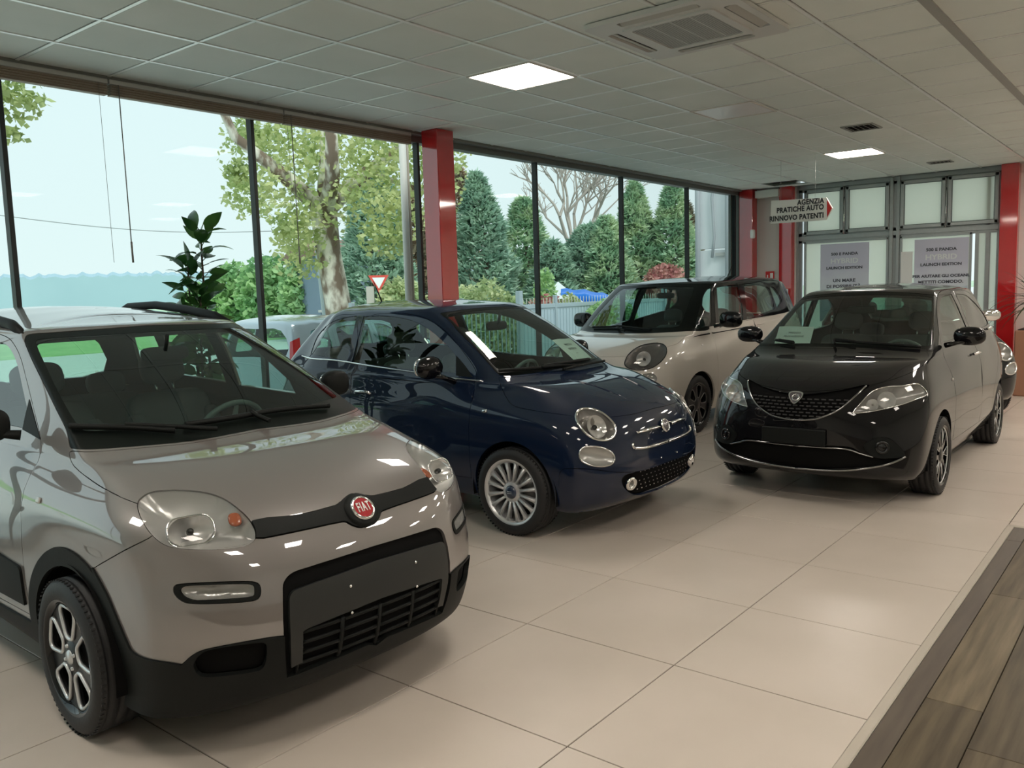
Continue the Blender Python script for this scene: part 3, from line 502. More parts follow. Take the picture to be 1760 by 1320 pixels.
  ('arch', [(10.228,1.096),(10.228,1.267),(10.231,1.423),(10.238,1.568),(10.248,1.706),(10.261,1.838),(10.275,1.964),(10.293,2.087),(10.312,2.206),(10.334,2.321),(10.358,2.431),(10.385,2.538),(10.414,2.639),(10.444,2.735),(10.476,2.826),(10.511,2.911),(10.549,2.991),(10.589,3.064),(10.63,3.132),(10.674,3.193),(10.722,3.247),(10.772,3.295),(10.823,3.335),(10.881,3.369),(10.941,3.395),(11.002,3.414),(11.074,3.426),(11.147,3.429),(11.227,3.426),(11.311,3.415),(11.403,3.396),(11.496,3.37),(11.596,3.336),(11.695,3.296),(11.794,3.248),(11.89,3.194),(11.981,3.133),(12.065,3.066),(12.145,2.992),(12.219,2.913),(12.288,2.829),(12.353,2.739),(12.414,2.645),(12.469,2.545),(12.521,2.44),(12.568,2.33),(12.609,2.213),(12.646,2.089),(12.677,1.958),(12.703,1.818),(12.724,1.667),(12.74,1.503),(12.752,1.325),(12.763,1.126),(12.773,0.904),(12.787,0.651),(12.806,0.363),(12.827,0.053),(12.714,-0.6),(12.689,-0.6),(12.665,-0.6),(12.633,-0.6),(12.595,-0.6),(12.553,-0.6),(12.507,-0.6),(12.459,-0.6),(12.406,-0.6),(12.349,-0.6),(12.286,-0.6),(12.221,-0.6),(12.148,-0.6),(12.074,-0.6),(11.989,-0.6),(11.904,-0.6),(11.812,-0.6),(11.719,-0.6),(11.628,-0.6),(11.532,-0.6),(11.448,-0.6),(11.356,-0.6),(11.28,-0.6),(11.197,-0.6),(11.129,-0.6),(11.057,-0.6),(10.993,-0.6),(10.932,-0.6),(10.872,-0.6),(10.819,-0.6),(10.768,-0.6),(10.718,-0.6),(10.67,-0.6),(10.628,-0.6),(10.587,-0.6),(10.547,-0.6),(10.51,-0.6),(10.476,-0.6),(10.445,-0.6),(10.416,-0.6),(10.388,-0.6),(10.364,-0.6),(10.341,-0.6),(10.322,-0.6),(10.305,-0.6),(10.291,-0.6),(10.283,0.058),(10.259,0.385),(10.242,0.669),(10.232,0.9)]),
  ('front_door', [(6.659,1.588),(6.654,2.638),(6.589,3.732),(6.496,4.76),(6.417,5.399),(6.277,6.18),(5.963,7.276),(5.76,8.097),(5.678,8.852),(5.636,9.06),(5.586,9.287),(5.542,9.496),(5.493,9.699),(5.421,9.933),(5.327,10.191),(5.238,10.424),(5.211,10.574),(5.225,10.701),(5.266,10.814),(5.326,10.914),(5.407,10.983),(5.53,11.049),(5.73,11.117),(5.979,11.163),(6.203,11.167),(6.278,11.118),(6.364,11.02),(6.456,10.94),(7.344,10.174),(7.888,9.573),(8.462,7.117),(8.663,4.622),(8.732,3.067),(8.752,1.581),(8.055,1.581),(7.386,1.579)]),
  ('rear_door', [(8.775,1.581),(8.76,3.061),(8.696,4.606),(8.504,7.107),(7.913,9.603),(7.323,10.246),(6.355,11.161),(7.011,11.154),(7.604,11.135),(8.148,11.097),(8.691,11.05),(9.196,11.006),(9.577,10.96),(9.727,10.925),(9.857,10.852),(9.955,10.721),(10.185,10.156),(10.395,9.426),(10.54,6.729),(10.535,5.554),(10.502,5.012),(10.457,4.569),(10.391,4.193),(10.313,3.874),(10.244,3.594),(10.18,3.375),(10.119,3.188),(10.074,2.934),(10.054,2.542),(10.044,2.071),(10.031,1.581),(9.615,1.58),(9.197,1.58)]),
  ('door_rub', [(6.71,1.866),(6.707,2.207),(6.702,2.545),(6.699,2.797),(6.705,2.864),(6.72,2.911),(6.744,2.932),(7.339,3.072),(8.09,3.224),(8.667,3.196),(8.761,2.91),(8.738,2.393),(8.707,1.865),(8.041,1.865),(7.402,1.864)]),
  ('side_window', [(5.738,9.244),(5.721,9.422),(5.7,9.581),(5.671,9.74),(5.62,9.919),(5.552,10.111),(5.495,10.284),(5.472,10.42),(5.479,10.533),(5.509,10.63),(5.562,10.71),(5.642,10.768),(5.747,10.808),(5.888,10.827),(6.062,10.83),(6.252,10.832),(7.037,10.251),(7.561,9.781),(7.947,9.269),(7.226,9.277),(6.433,9.265)]),
  ('door_triangle', [(5.636,9.06),(5.608,9.341),(5.573,9.559),(5.531,9.76),(5.708,9.594),(5.869,9.418),(6.022,9.218),(5.888,9.173),(5.76,9.117)]),
  ('side_window', [(8.323,9.31),(7.975,9.801),(7.535,10.26),(6.915,10.826),(7.398,10.826),(7.855,10.821),(8.295,10.806),(8.727,10.787),(9.128,10.765),(9.437,10.724),(9.574,10.675),(9.694,10.595),(9.79,10.475),(9.937,10.174),(10.076,9.794),(10.189,9.374),(9.566,9.349),(8.946,9.327)]),
  ('side_window', [(10.633,9.47),(10.516,9.881),(10.38,10.266),(10.295,10.568),(10.321,10.659),(10.412,10.7),(10.532,10.715),(10.764,10.717),(11.106,10.699),(11.493,10.668),(11.782,10.64),(12.016,10.591),(12.165,10.487),(12.287,10.213),(12.354,9.869),(12.358,9.593),(12.308,9.515),(12.206,9.467),(12.076,9.447),(11.573,9.444),(11.015,9.459)]),
  ('rear_window', [(17.351,9.375),(17.53,9.792),(17.394,10.3),(17.113,10.724),(16.753,10.901),(16.358,10.9),(16,10.862),(15.642,10.9),(15.247,10.901),(14.887,10.724),(14.606,10.3),(14.47,9.792),(14.649,9.375),(15.102,9.207),(15.582,9.215),(16,9.253),(16.418,9.215),(16.898,9.207)]),
  ('tail_light', [(13.35,7.6),(13.45,10.3),(14.35,10.1),(14.45,7.5)]),
 ],
 'retro': [
  ('hood', [(4.539,9.038),(4.722,8.861),(5.038,8.108),(5.196,7.456),(5.269,7.018),(5.316,6.571),(5.33,6.223),(5.323,6.003),(5.3,5.859),(5.252,5.765),(5.147,5.694),(4.998,5.654),(4.802,5.629),(4.532,5.612),(4.184,5.593),(3.871,5.553),(3.681,5.513),(3.515,5.474),(3.338,5.435),(3.137,5.389),(2.919,5.344),(2.683,5.313),(2.431,5.297),(2.163,5.29),(1.873,5.283),(1.563,5.266),(1.248,5.244),(0.944,5.233),(0.64,5.247),(0.333,5.276),(0.038,5.308),(-0.255,5.343),(-0.561,5.382),(-0.856,5.417),(-1.047,5.451),(-1.265,5.495),(-1.557,5.525),(-1.648,5.945),(-1.936,6.346),(-2.166,6.745),(-2.104,7.327),(-2.274,8.003),(-3.328,8.803),(-2.067,8.926),(-1.357,8.984),(-0.836,9.019),(-0.408,9.041),(-0.002,9.056),(0.435,9.064),(0.995,9.058),(1.761,9.04),(2.56,9.026),(3.192,9.022),(3.774,9.026)]),
  ('frit', [(4.066,10.967),(4.098,10.875),(4.042,10.758),(4.018,10.643),(4.085,10.536),(4.186,10.428),(4.273,10.314),(4.31,10.183),(4.309,10.045),(4.301,9.906),(4.309,9.758),(4.318,9.602),(4.317,9.465),(4.321,9.373),(4.328,9.285),(4.302,9.212),(4.248,9.169),(4.161,9.133),(4,9.113),(3.549,9.098),(3.02,9.096),(2.415,9.099),(1.635,9.112),(0.888,9.129),(0.329,9.135),(-0.119,9.126),(-0.547,9.11),(-0.998,9.091),(-1.55,9.046),(-2.278,8.989),(-3.348,8.978),(-2.872,10.451),(-1.869,10.633),(-1.395,10.803),(-1.3,10.898),(-1.219,10.986),(-1.022,11.065),(-0.608,11.115),(-0.144,11.131),(0.299,11.131),(0.75,11.117),(1.282,11.084),(1.869,11.052),(2.419,11.038),(2.918,11.024),(3.339,11.001),(3.621,10.999),(3.885,10.999)]),
  ('windshield', [(3.78,10.828),(3.813,10.769),(3.771,10.691),(3.751,10.608),(3.797,10.505),(3.862,10.396),(3.921,10.279),(3.953,10.152),(3.963,10.019),(3.961,9.886),(3.972,9.746),(3.984,9.602),(3.971,9.483),(3.966,9.416),(3.933,9.362),(3.782,9.327),(3.331,9.294),(2.753,9.271),(2.081,9.256),(1.326,9.256),(0.652,9.265),(0.118,9.268),(-0.332,9.26),(-0.78,9.248),(-1.258,9.234),(-1.68,9.207),(-2.178,9.177),(-2.701,9.194),(-3.325,9.285),(-3.204,10.009),(-2.658,10.222),(-1.999,10.399),(-1.427,10.568),(-1.087,10.714),(-0.988,10.792),(-0.901,10.863),(-0.726,10.919),(-0.369,10.958),(0.052,10.977),(0.475,10.984),(0.941,10.974),(1.516,10.949),(2.084,10.932),(2.482,10.928),(2.838,10.922),(3.148,10.907),(3.388,10.891),(3.619,10.868)]),
  ('headlight', [(3.346,5.481),(3.284,5.606),(3.206,5.722),(3.116,5.817),(3.013,5.891),(2.899,5.943),(2.783,5.962),(2.648,5.944),(2.506,5.893),(2.383,5.81),(2.284,5.695),(2.199,5.554),(2.126,5.399),(2.063,5.227),(2.01,5.043),(1.972,4.868),(1.952,4.719),(1.95,4.581),(1.966,4.448),(2.003,4.316),(2.059,4.191),(2.127,4.09),(2.208,4.014),(2.303,3.958),(2.408,3.923),(2.526,3.908),(2.653,3.912),(2.778,3.936),(2.902,3.98),(3.023,4.047),(3.132,4.138),(3.226,4.266),(3.307,4.424),(3.369,4.585),(3.409,4.742),(3.43,4.902),(3.434,5.057),(3.422,5.205),(3.392,5.348)]),
  ('turn_light', [(3.73,3.375),(3.691,3.452),(3.639,3.531),(3.567,3.594),(3.472,3.632),(3.358,3.65),(3.235,3.653),(3.099,3.64),(2.951,3.611),(2.813,3.566),(2.691,3.504),(2.578,3.43),(2.486,3.351),(2.413,3.271),(2.361,3.188),(2.332,3.106),(2.329,3.022),(2.348,2.938),(2.386,2.866),(2.441,2.807),(2.514,2.759),(2.604,2.725),(2.716,2.706),(2.846,2.699),(2.98,2.706),(3.122,2.727),(3.269,2.761),(3.402,2.804),(3.516,2.858),(3.617,2.922),(3.693,2.987),(3.734,3.048),(3.754,3.115),(3.763,3.181),(3.764,3.245),(3.755,3.308)]),
  ('nose_recess', [(1.186,3.835),(1.145,3.925),(1.098,4.003),(1.027,4.057),(0.833,4.097),(0.592,4.116),(0.376,4.13),(0.225,4.145),(0.091,4.158),(-0.068,4.17),(-0.306,4.198),(-0.603,4.219),(-0.898,4.174),(-1.146,4.024),(-1.38,3.821),(-1.61,3.639),(-1.809,3.518),(-1.968,3.403),(-1.89,3.334),(-1.575,3.314),(-1.247,3.299),(-0.979,3.279),(-0.689,3.241),(-0.407,3.196),(-0.15,3.164),(0.086,3.152),(0.319,3.154),(0.545,3.167),(0.787,3.193),(1.035,3.23),(1.225,3.277),(1.279,3.337),(1.288,3.43),(1.281,3.528),(1.263,3.628),(1.228,3.736)]),
  ('lower_grille', [(2.061,1.998),(2.019,2.057),(1.95,2.111),(1.856,2.149),(1.701,2.168),(1.508,2.172),(1.299,2.173),(1.085,2.167),(0.861,2.156),(0.621,2.154),(0.279,2.172),(-0.129,2.194),(-0.532,2.197),(-0.879,2.189),(-1.329,2.155),(-2.075,2.02),(-0.077,0.556),(0.277,0.708),(0.496,0.753),(0.691,0.795),(0.877,0.86),(1.043,0.937),(1.202,1.03),(1.365,1.139),(1.54,1.274),(1.709,1.416),(1.842,1.538),(1.926,1.635),(1.98,1.726),(2.019,1.807),(2.051,1.877),(2.069,1.94)]),
  ('bumper', [(4.738,2.438),(4.697,2.494),(4.632,2.569),(4.547,2.619),(4.293,2.653),(3.924,2.658),(3.542,2.628),(3.13,2.548),(2.656,2.428),(2.172,2.317),(1.724,2.245),(1.315,2.191),(0.948,2.15),(0.623,2.129),(0.317,2.13),(-0.01,2.139),(-0.401,2.152),(-0.911,2.161),(-2.152,2.043),(-2,3),(-2,-0.6),(5.2,-0.6),(4.95,1)]),
  ('lower_grille', [(2.061,1.998),(2.019,2.057),(1.95,2.111),(1.856,2.149),(1.701,2.168),(1.508,2.172),(1.299,2.173),(1.085,2.167),(0.861,2.156),(0.621,2.154),(0.279,2.172),(-0.129,2.194),(-0.532,2.197),(-0.879,2.189),(-1.329,2.155),(-2.075,2.02),(-0.077,0.556),(0.277,0.708),(0.496,0.753),(0.691,0.795),(0.877,0.86),(1.043,0.937),(1.202,1.03),(1.365,1.139),(1.54,1.274),(1.709,1.416),(1.842,1.538),(1.926,1.635),(1.98,1.726),(2.019,1.807),(2.051,1.877),(2.069,1.94)]),
  ('arch', [(4.959,1.323),(4.968,1.458),(4.979,1.587),(4.992,1.713),(5.006,1.836),(5.018,1.958),(5.032,2.081),(5.046,2.202),(5.062,2.324),(5.077,2.443),(5.095,2.558),(5.115,2.67),(5.136,2.776),(5.16,2.876),(5.184,2.971),(5.21,3.058),(5.237,3.139),(5.268,3.213),(5.3,3.281),(5.334,3.342),(5.368,3.396),(5.403,3.444),(5.44,3.484),(5.478,3.517),(5.518,3.543),(5.557,3.562),(5.598,3.573),(5.64,3.576),(5.682,3.572),(5.726,3.56),(5.769,3.54),(5.813,3.514),(5.858,3.48),(5.903,3.439),(5.947,3.392),(5.992,3.338),(6.038,3.278),(6.083,3.211),(6.127,3.138),(6.17,3.059),(6.214,2.974),(6.256,2.882),(6.296,2.784),(6.333,2.68),(6.37,2.57),(6.403,2.455),(6.432,2.335),(6.458,2.21),(6.479,2.083),(6.495,1.952),(6.507,1.817),(6.513,1.68),(6.515,1.536),(6.513,1.385),(6.508,1.225),(6.5,1.049),(6.489,0.849),(6.478,0.612),(6.465,0.336),(6.452,0.024),(6.436,-0.6),(6.418,-0.6),(6.397,-0.6),(6.373,-0.6),(6.346,-0.6),(6.317,-0.6),(6.288,-0.6),(6.256,-0.6),(6.222,-0.6),(6.186,-0.6),(6.149,-0.6),(6.113,-0.6),(6.074,-0.6),(6.035,-0.6),(5.995,-0.6),(5.956,-0.6),(5.917,-0.6),(5.876,-0.6),(5.836,-0.6),(5.796,-0.6),(5.756,-0.6),(5.716,-0.6),(5.676,-0.6),(5.636,-0.6),(5.597,-0.6),(5.558,-0.6),(5.519,-0.6),(5.48,-0.6),(5.441,-0.6),(5.403,-0.6),(5.366,-0.6),(5.331,-0.6),(5.293,-0.6),(5.257,-0.6),(5.222,-0.6),(5.189,-0.6),(5.159,-0.6),(5.126,-0.6),(5.095,-0.6),(5.066,-0.6),(5.041,-0.6),(5.018,-0.6),(5,-0.6),(4.958,0.313),(4.952,0.597),(4.948,0.829),(4.949,1.017),(4.952,1.178)]),
  ('arch', [(10.555,1.201),(10.564,1.369),(10.577,1.525),(10.594,1.673),(10.613,1.814),(10.634,1.951),(10.657,2.084),(10.683,2.212),(10.713,2.337),(10.744,2.457),(10.778,2.571),(10.814,2.681),(10.855,2.785),(10.902,2.883),(10.951,2.975),(11.003,3.061),(11.066,3.14),(11.132,3.214),(11.205,3.28),(11.286,3.34),(11.375,3.394),(11.471,3.44),(11.575,3.479),(11.683,3.512),(11.795,3.537),(11.905,3.555),(12.014,3.565),(12.117,3.569),(12.216,3.565),(12.312,3.554),(12.406,3.536),(12.497,3.51),(12.587,3.477),(12.675,3.438),(12.763,3.391),(12.849,3.337),(12.936,3.278),(13.022,3.211),(13.11,3.139),(13.197,3.061),(13.285,2.977),(13.372,2.887),(13.458,2.792),(13.544,2.693),(13.628,2.586),(13.711,2.475),(13.793,2.356),(13.873,2.228),(13.955,2.09),(14.039,1.938),(14.133,1.765),(14.256,1.566),(14.437,1.329),(14.823,1.014),(13.333,-0.6),(13.333,-0.6),(13.333,-0.6),(13.333,-0.6),(13.333,-0.6),(13.333,-0.6),(13.333,-0.6),(13.317,-0.6),(13.24,-0.6),(13.167,-0.6),(13.167,-0.6),(13.133,-0.6),(13.038,-0.6),(13,-0.6),(12.928,-0.6),(12.84,-0.6),(12.783,-0.6),(12.7,-0.6),(12.627,-0.6),(12.546,-0.6),(12.467,-0.6),(12.386,-0.6),(12.301,-0.6),(12.216,-0.6),(12.124,-0.6),(12.033,-0.6),(11.93,-0.6),(11.829,-0.6),(11.725,-0.6),(11.63,-0.6),(11.528,-0.6),(11.445,-0.6),(11.352,-0.6),(11.28,-0.6),(11.2,-0.6),(11.138,-0.6),(11.072,-0.6),(11.008,-0.6),(10.964,-0.6),(10.913,-0.6),(10.865,-0.6),(10.826,-0.6),(10.788,-0.6),(10.753,-0.6),(10.72,-0.6),(10.69,-0.6),(10.666,-0.6),(10.644,-0.6),(10.625,-0.6),(10.608,-0.6),(10.596,0.272),(10.572,0.556),(10.557,0.804),(10.552,1.017)]),
  ('front_door', [(6.617,1.55),(6.609,2.454),(6.542,3.294),(6.46,4.096),(6.311,5.122),(6.009,6.504),(5.488,8.823),(5.357,9.132),(5.288,9.29),(5.249,9.42),(5.214,9.634),(5.185,9.863),(5.146,10.068),(5.103,10.238),(5.075,10.394),(5.083,10.543),(5.143,10.689),(5.25,10.831),(5.405,10.966),(5.607,11.078),(5.863,11.158),(6.212,11.234),(6.739,11.307),(7.329,11.325),(7.789,11.28),(8.021,11.249),(8.236,11.171),(8.428,10.972),(8.862,10.323),(9.152,9.606),(9.327,7.219),(9.521,5.378),(9.546,4.221),(9.545,3.401),(9.534,2.762),(9.512,2.169),(9.47,1.54),(8.514,1.541),(7.591,1.538)]),
  ('side_window', [(8.741,11.103),(8.296,11.131),(7.865,11.163),(7.412,11.16),(6.891,11.095),(6.371,10.971),(6.013,10.837),(5.822,10.703),(5.717,10.563),(5.648,10.427),(5.603,10.286),(5.58,10.145),(5.56,10.027),(5.543,9.939),(5.534,9.859),(5.532,9.791),(5.538,9.752),(5.554,9.713),(5.586,9.667),(5.671,9.551),(5.778,9.393),(5.879,9.212),(6.268,9.229),(6.721,9.247),(7.249,9.258),(7.859,9.263),(8.57,9.281),(9.355,9.302),(9.235,9.856),(9.02,10.396)]),
  ('door_triangle', [(5.517,9.729),(5.507,9.629),(5.495,9.527),(5.488,9.42),(5.491,9.31),(5.5,9.188),(5.513,9.037),(5.64,9.054),(5.769,9.071),(5.901,9.088),(5.781,9.346),(5.657,9.547)]),
  ('quarter_window', [(11.624,9.402),(11.871,9.658),(12.206,9.905),(12.439,10.156),(12.421,10.403),(11.741,10.617),(11.008,10.78),(10.633,10.904),(10.287,10.988),(9.984,11.056),(9.72,11.102),(9.472,11.123),(9.224,11.144),(9.37,10.428),(9.505,9.889),(9.571,9.351),(9.818,9.363),(10.068,9.377),(10.323,9.394),(10.606,9.414),(10.96,9.429)]),
  ('rear_window', [(17.226,9.441),(17.471,9.804),(17.495,10.271),(17.288,10.66),(16.872,10.88),(16.414,10.982),(16,11.004),(15.586,10.982),(15.128,10.88),(14.712,10.66),(14.505,10.271),(14.529,9.804),(14.774,9.441),(15.182,9.278),(15.615,9.241),(16,9.25),(16.385,9.241),(16.818,9.278)]),
 ],
 'mpv': [
  ('hood', [(-2.556,8.888),(-0.751,8.841),(0.108,8.772),(0.645,8.809),(1.168,8.863),(1.813,8.908),(2.644,8.964),(3.52,9.013),(4.365,8.996),(4.477,8.905),(4.16,8.737),(4.392,7.727),(4.498,7.163),(4.453,6.741),(4.294,6.458),(4.057,6.32),(3.799,6.224),(3.542,6.068),(3.217,5.739),(2.849,5.39),(2.467,5.168),(2.074,5.113),(1.673,5.132),(1.309,5.142),(0.993,5.121),(0.715,5.103),(0.457,5.096),(0.199,5.094),(-0.058,5.104),(-0.294,5.148),(-0.485,5.249),(-0.677,5.397),(-0.902,5.551),(-1.212,5.874),(-1.701,6.221),(-2.47,6.534),(-3.455,7.04)]),
  ('roof', [(-1,9.5),(3,9.5),(5,9.35),(7,9.22),(10,9.2),(13,9.2),(17,9.2),(17,14.5),(-1,14.5)]),
  ('frit', [(-3.564,11.289),(-1.706,11.325),(-0.674,11.32),(0.139,11.296),(1.034,11.239),(2.089,11.187),(2.775,11.16),(3.429,11.135),(4.324,11.133),(5.21,10.331),(5.615,9.773),(5.896,9.134),(5.74,9.056),(5.591,8.969),(5.397,8.915),(5.088,8.957),(4.489,9.033),(3.641,9.053),(2.981,9.03),(2.301,8.997),(1.591,8.956),(0.91,8.925),(0.314,8.898),(-0.236,8.884),(-0.835,8.888),(-1.708,8.903),(-2.935,8.908)]),
  ('windshield', [(-2.475,11.031),(-1.296,11.043),(-0.529,11.033),(0.177,11.009),(0.956,10.973),(1.745,10.935),(1.988,10.938),(2.226,10.92),(2.417,10.805),(2.546,10.569),(2.622,10.303),(2.68,10.075),(2.75,9.873),(2.808,9.676),(2.833,9.514),(2.835,9.422),(2.801,9.35),(2.685,9.301),(2.329,9.268),(1.853,9.256),(1.363,9.251),(0.742,9.245),(0.125,9.242),(-0.46,9.243),(-1.108,9.252),(-2.091,9.264),(-3.423,9.274)]),
  ('quarter_light', [(3.653,10.754),(3.735,10.871),(3.881,10.971),(4.09,10.931),(4.628,10.607),(5.086,10.229),(5.316,9.923),(5.45,9.695),(5.545,9.483),(5.578,9.306),(5.539,9.218),(5.446,9.185),(5.324,9.171),(5.146,9.146),(4.887,9.144),(4.583,9.215),(4.345,9.379),(4.19,9.577),(4.056,9.763),(3.907,9.937),(3.775,10.118),(3.682,10.289),(3.635,10.453),(3.622,10.613)]),
  ('headlight', [(1.414,4.626),(1.428,4.819),(1.457,5.064),(1.508,5.328),(1.587,5.617),(1.683,5.935),(1.795,6.227),(1.938,6.454),(2.116,6.622),(2.316,6.731),(2.546,6.788),(2.801,6.782),(3.044,6.7),(3.25,6.534),(3.425,6.297),(3.548,6.027),(3.613,5.729),(3.627,5.426),(3.602,5.162),(3.54,4.938),(3.446,4.734),(3.333,4.557),(3.204,4.396),(3.055,4.251),(2.886,4.138),(2.687,4.061),(2.469,4.012),(2.259,3.992),(2.058,4.005),(1.866,4.047),(1.71,4.101),(1.613,4.159),(1.534,4.238),(1.476,4.323),(1.437,4.413),(1.417,4.511)]),
  ('turn_light', [(2.287,3.534),(2.333,3.608),(2.415,3.667),(2.516,3.712),(2.642,3.742),(2.787,3.755),(2.915,3.745),(3.012,3.704),(3.091,3.64),(3.152,3.569),(3.196,3.489),(3.222,3.402),(3.222,3.321),(3.194,3.248),(3.141,3.182),(3.067,3.133),(2.959,3.102),(2.829,3.087),(2.703,3.093),(2.583,3.123),(2.467,3.175),(2.378,3.241),(2.319,3.332),(2.285,3.439)]),
  ('arch', [(5.057,1.278),(5.06,1.41),(5.064,1.537),(5.07,1.659),(5.078,1.778),(5.089,1.896),(5.102,2.012),(5.116,2.128),(5.133,2.243),(5.151,2.355),(5.171,2.465),(5.19,2.572),(5.211,2.674),(5.234,2.771),(5.258,2.862),(5.283,2.948),(5.31,3.026),(5.339,3.099),(5.367,3.165),(5.396,3.224),(5.427,3.277),(5.459,3.322),(5.493,3.361),(5.526,3.393),(5.561,3.418),(5.596,3.435),(5.633,3.446),(5.67,3.449),(5.707,3.445),(5.746,3.434),(5.784,3.415),(5.823,3.39),(5.862,3.358),(5.902,3.319),(5.941,3.273),(5.979,3.221),(6.019,3.163),(6.058,3.098),(6.096,3.027),(6.132,2.95),(6.167,2.866),(6.202,2.777),(6.235,2.682),(6.265,2.581),(6.293,2.475),(6.319,2.365),(6.342,2.25),(6.363,2.132),(6.382,2.01),(6.397,1.887),(6.41,1.76),(6.419,1.63),(6.426,1.495),(6.43,1.352),(6.43,1.2),(6.427,1.033),(6.419,0.846),(6.408,0.626),(6.391,0.375),(6.371,0.095),(6.352,-0.6),(6.335,-0.6),(6.316,-0.6),(6.296,-0.6),(6.273,-0.6),(6.248,-0.6),(6.221,-0.6),(6.192,-0.6),(6.161,-0.6),(6.131,-0.6),(6.099,-0.6),(6.066,-0.6),(6.031,-0.6),(5.996,-0.6),(5.962,-0.6),(5.927,-0.6),(5.891,-0.6),(5.855,-0.6),(5.818,-0.6),(5.783,-0.6),(5.747,-0.6),(5.71,-0.6),(5.674,-0.6),(5.638,-0.6),(5.602,-0.6),(5.566,-0.6),(5.531,-0.6),(5.496,-0.6),(5.461,-0.6),(5.426,-0.6),(5.393,-0.6),(5.36,-0.6),(5.328,-0.6),(5.295,-0.6),(5.264,-0.6),(5.234,-0.6),(5.206,-0.6),(5.18,-0.6),(5.153,-0.6),(5.127,-0.6),(5.103,-0.6),(5.082,-0.6),(5.064,0.11),(5.063,0.369),(5.061,0.602),(5.059,0.806),(5.058,0.983),(5.057,1.137)]),
  ('arch', [(10.282,1.172),(10.282,1.331),(10.286,1.479),(10.292,1.619),(10.301,1.753),(10.313,1.884),(10.328,2.012),(10.345,2.136),(10.365,2.257),(10.387,2.374),(10.411,2.485),(10.437,2.591),(10.466,2.691),(10.496,2.784),(10.529,2.871),(10.565,2.951),(10.602,3.025),(10.641,3.091),(10.683,3.152),(10.728,3.206),(10.775,3.254),(10.823,3.296),(10.877,3.331),(10.934,3.361),(10.991,3.383),(11.057,3.4),(11.125,3.41),(11.198,3.413),(11.277,3.41),(11.359,3.4),(11.447,3.384),(11.537,3.361),(11.63,3.332),(11.722,3.297),(11.813,3.255),(11.9,3.207),(11.983,3.153),(12.058,3.092),(12.13,3.026),(12.196,2.953),(12.257,2.873),(12.314,2.787),(12.366,2.696),(12.414,2.597),(12.458,2.493),(12.497,2.382),(12.532,2.265),(12.562,2.141),(12.589,2.01),(12.61,1.872),(12.628,1.725),(12.642,1.57),(12.652,1.405),(12.66,1.225),(12.666,1.03),(12.673,0.812),(12.681,0.566),(12.69,0.297),(12.697,0.015),(12.653,-0.6),(12.627,-0.6),(12.596,-0.6),(12.561,-0.6),(12.521,-0.6),(12.479,-0.6),(12.432,-0.6),(12.383,-0.6),(12.329,-0.6),(12.272,-0.6),(12.212,-0.6),(12.147,-0.6),(12.078,-0.6),(12.007,-0.6),(11.926,-0.6),(11.843,-0.6),(11.755,-0.6),(11.666,-0.6),(11.575,-0.6),(11.485,-0.6),(11.398,-0.6),(11.312,-0.6),(11.233,-0.6),(11.155,-0.6),(11.087,-0.6),(11.02,-0.6),(10.958,-0.6),(10.902,-0.6),(10.846,-0.6),(10.796,-0.6),(10.749,-0.6),(10.703,-0.6),(10.659,-0.6),(10.621,-0.6),(10.583,-0.6),(10.548,-0.6),(10.514,-0.6),(10.484,-0.6),(10.456,-0.6),(10.43,-0.6),(10.407,-0.6),(10.386,-0.6),(10.367,-0.6),(10.351,-0.6),(10.337,-0.6),(10.318,0.281),(10.302,0.554),(10.291,0.792),(10.285,0.996)]),
  ('front_door', [(6.575,1.481),(6.54,2.702),(6.443,3.843),(6.297,5.032),(6.175,5.945),(5.958,7.185),(5.551,9.163),(6.395,9.168),(7.358,9.162),(8.228,9.153),(8.64,4.937),(8.729,3.169),(8.754,1.468),(8.032,1.468),(7.34,1.466)]),
  ('rear_door', [(8.774,1.468),(8.749,3.169),(8.662,4.936),(8.254,9.15),(9.022,9.175),(9.79,9.196),(10.583,9.214),(10.598,7.376),(10.607,6.211),(10.561,5.296),(10.435,4.566),(10.281,3.996),(10.167,3.547),(10.118,3.155),(10.095,2.767),(10.069,2.39),(10.033,2.06),(9.997,1.77),(9.963,1.468),(9.569,1.467),(9.173,1.467)]),
  ('side_window', [(5.027,10.857),(5.55,10.935),(6.051,11.012),(6.683,11.115),(7.008,10.514),(7.288,10.103),(7.456,9.787),(7.511,9.611),(7.537,9.444),(7.562,9.255),(7.077,9.173),(6.58,9.074),(6.124,8.963),(5.858,9.666),(5.535,10.198)]),
  ('side_window', [(7.356,11.074),(8.047,10.955),(8.769,10.856),(9.355,10.752),(9.614,10.629),(9.735,10.472),(9.812,10.292),(9.859,10.074),(9.864,9.824),(9.867,9.558),(9.108,9.447),(8.428,9.336),(7.824,9.214),(7.707,9.811),(7.544,10.34)]),
  ('side_window', [(9.762,10.709),(9.907,10.709),(10.051,10.709),(10.16,10.664),(10.355,10.466),(10.563,10.211),(10.643,9.987),(10.518,9.831),(10.303,9.7),(10.109,9.565),(10.009,9.946),(9.89,10.308)]),
  ('rear_window', [(17.544,9.018),(18.009,9.632),(18.066,10.249),(17.631,10.762),(17.019,11.016),(16.465,11.051),(16,11.006),(15.535,11.051),(14.981,11.016),(14.369,10.762),(13.934,10.249),(13.991,9.632),(14.456,9.018),(15.037,8.421),(15.556,8.524),(16,8.713),(16.444,8.524),(16.963,8.421)]),
 ],
 'five': [
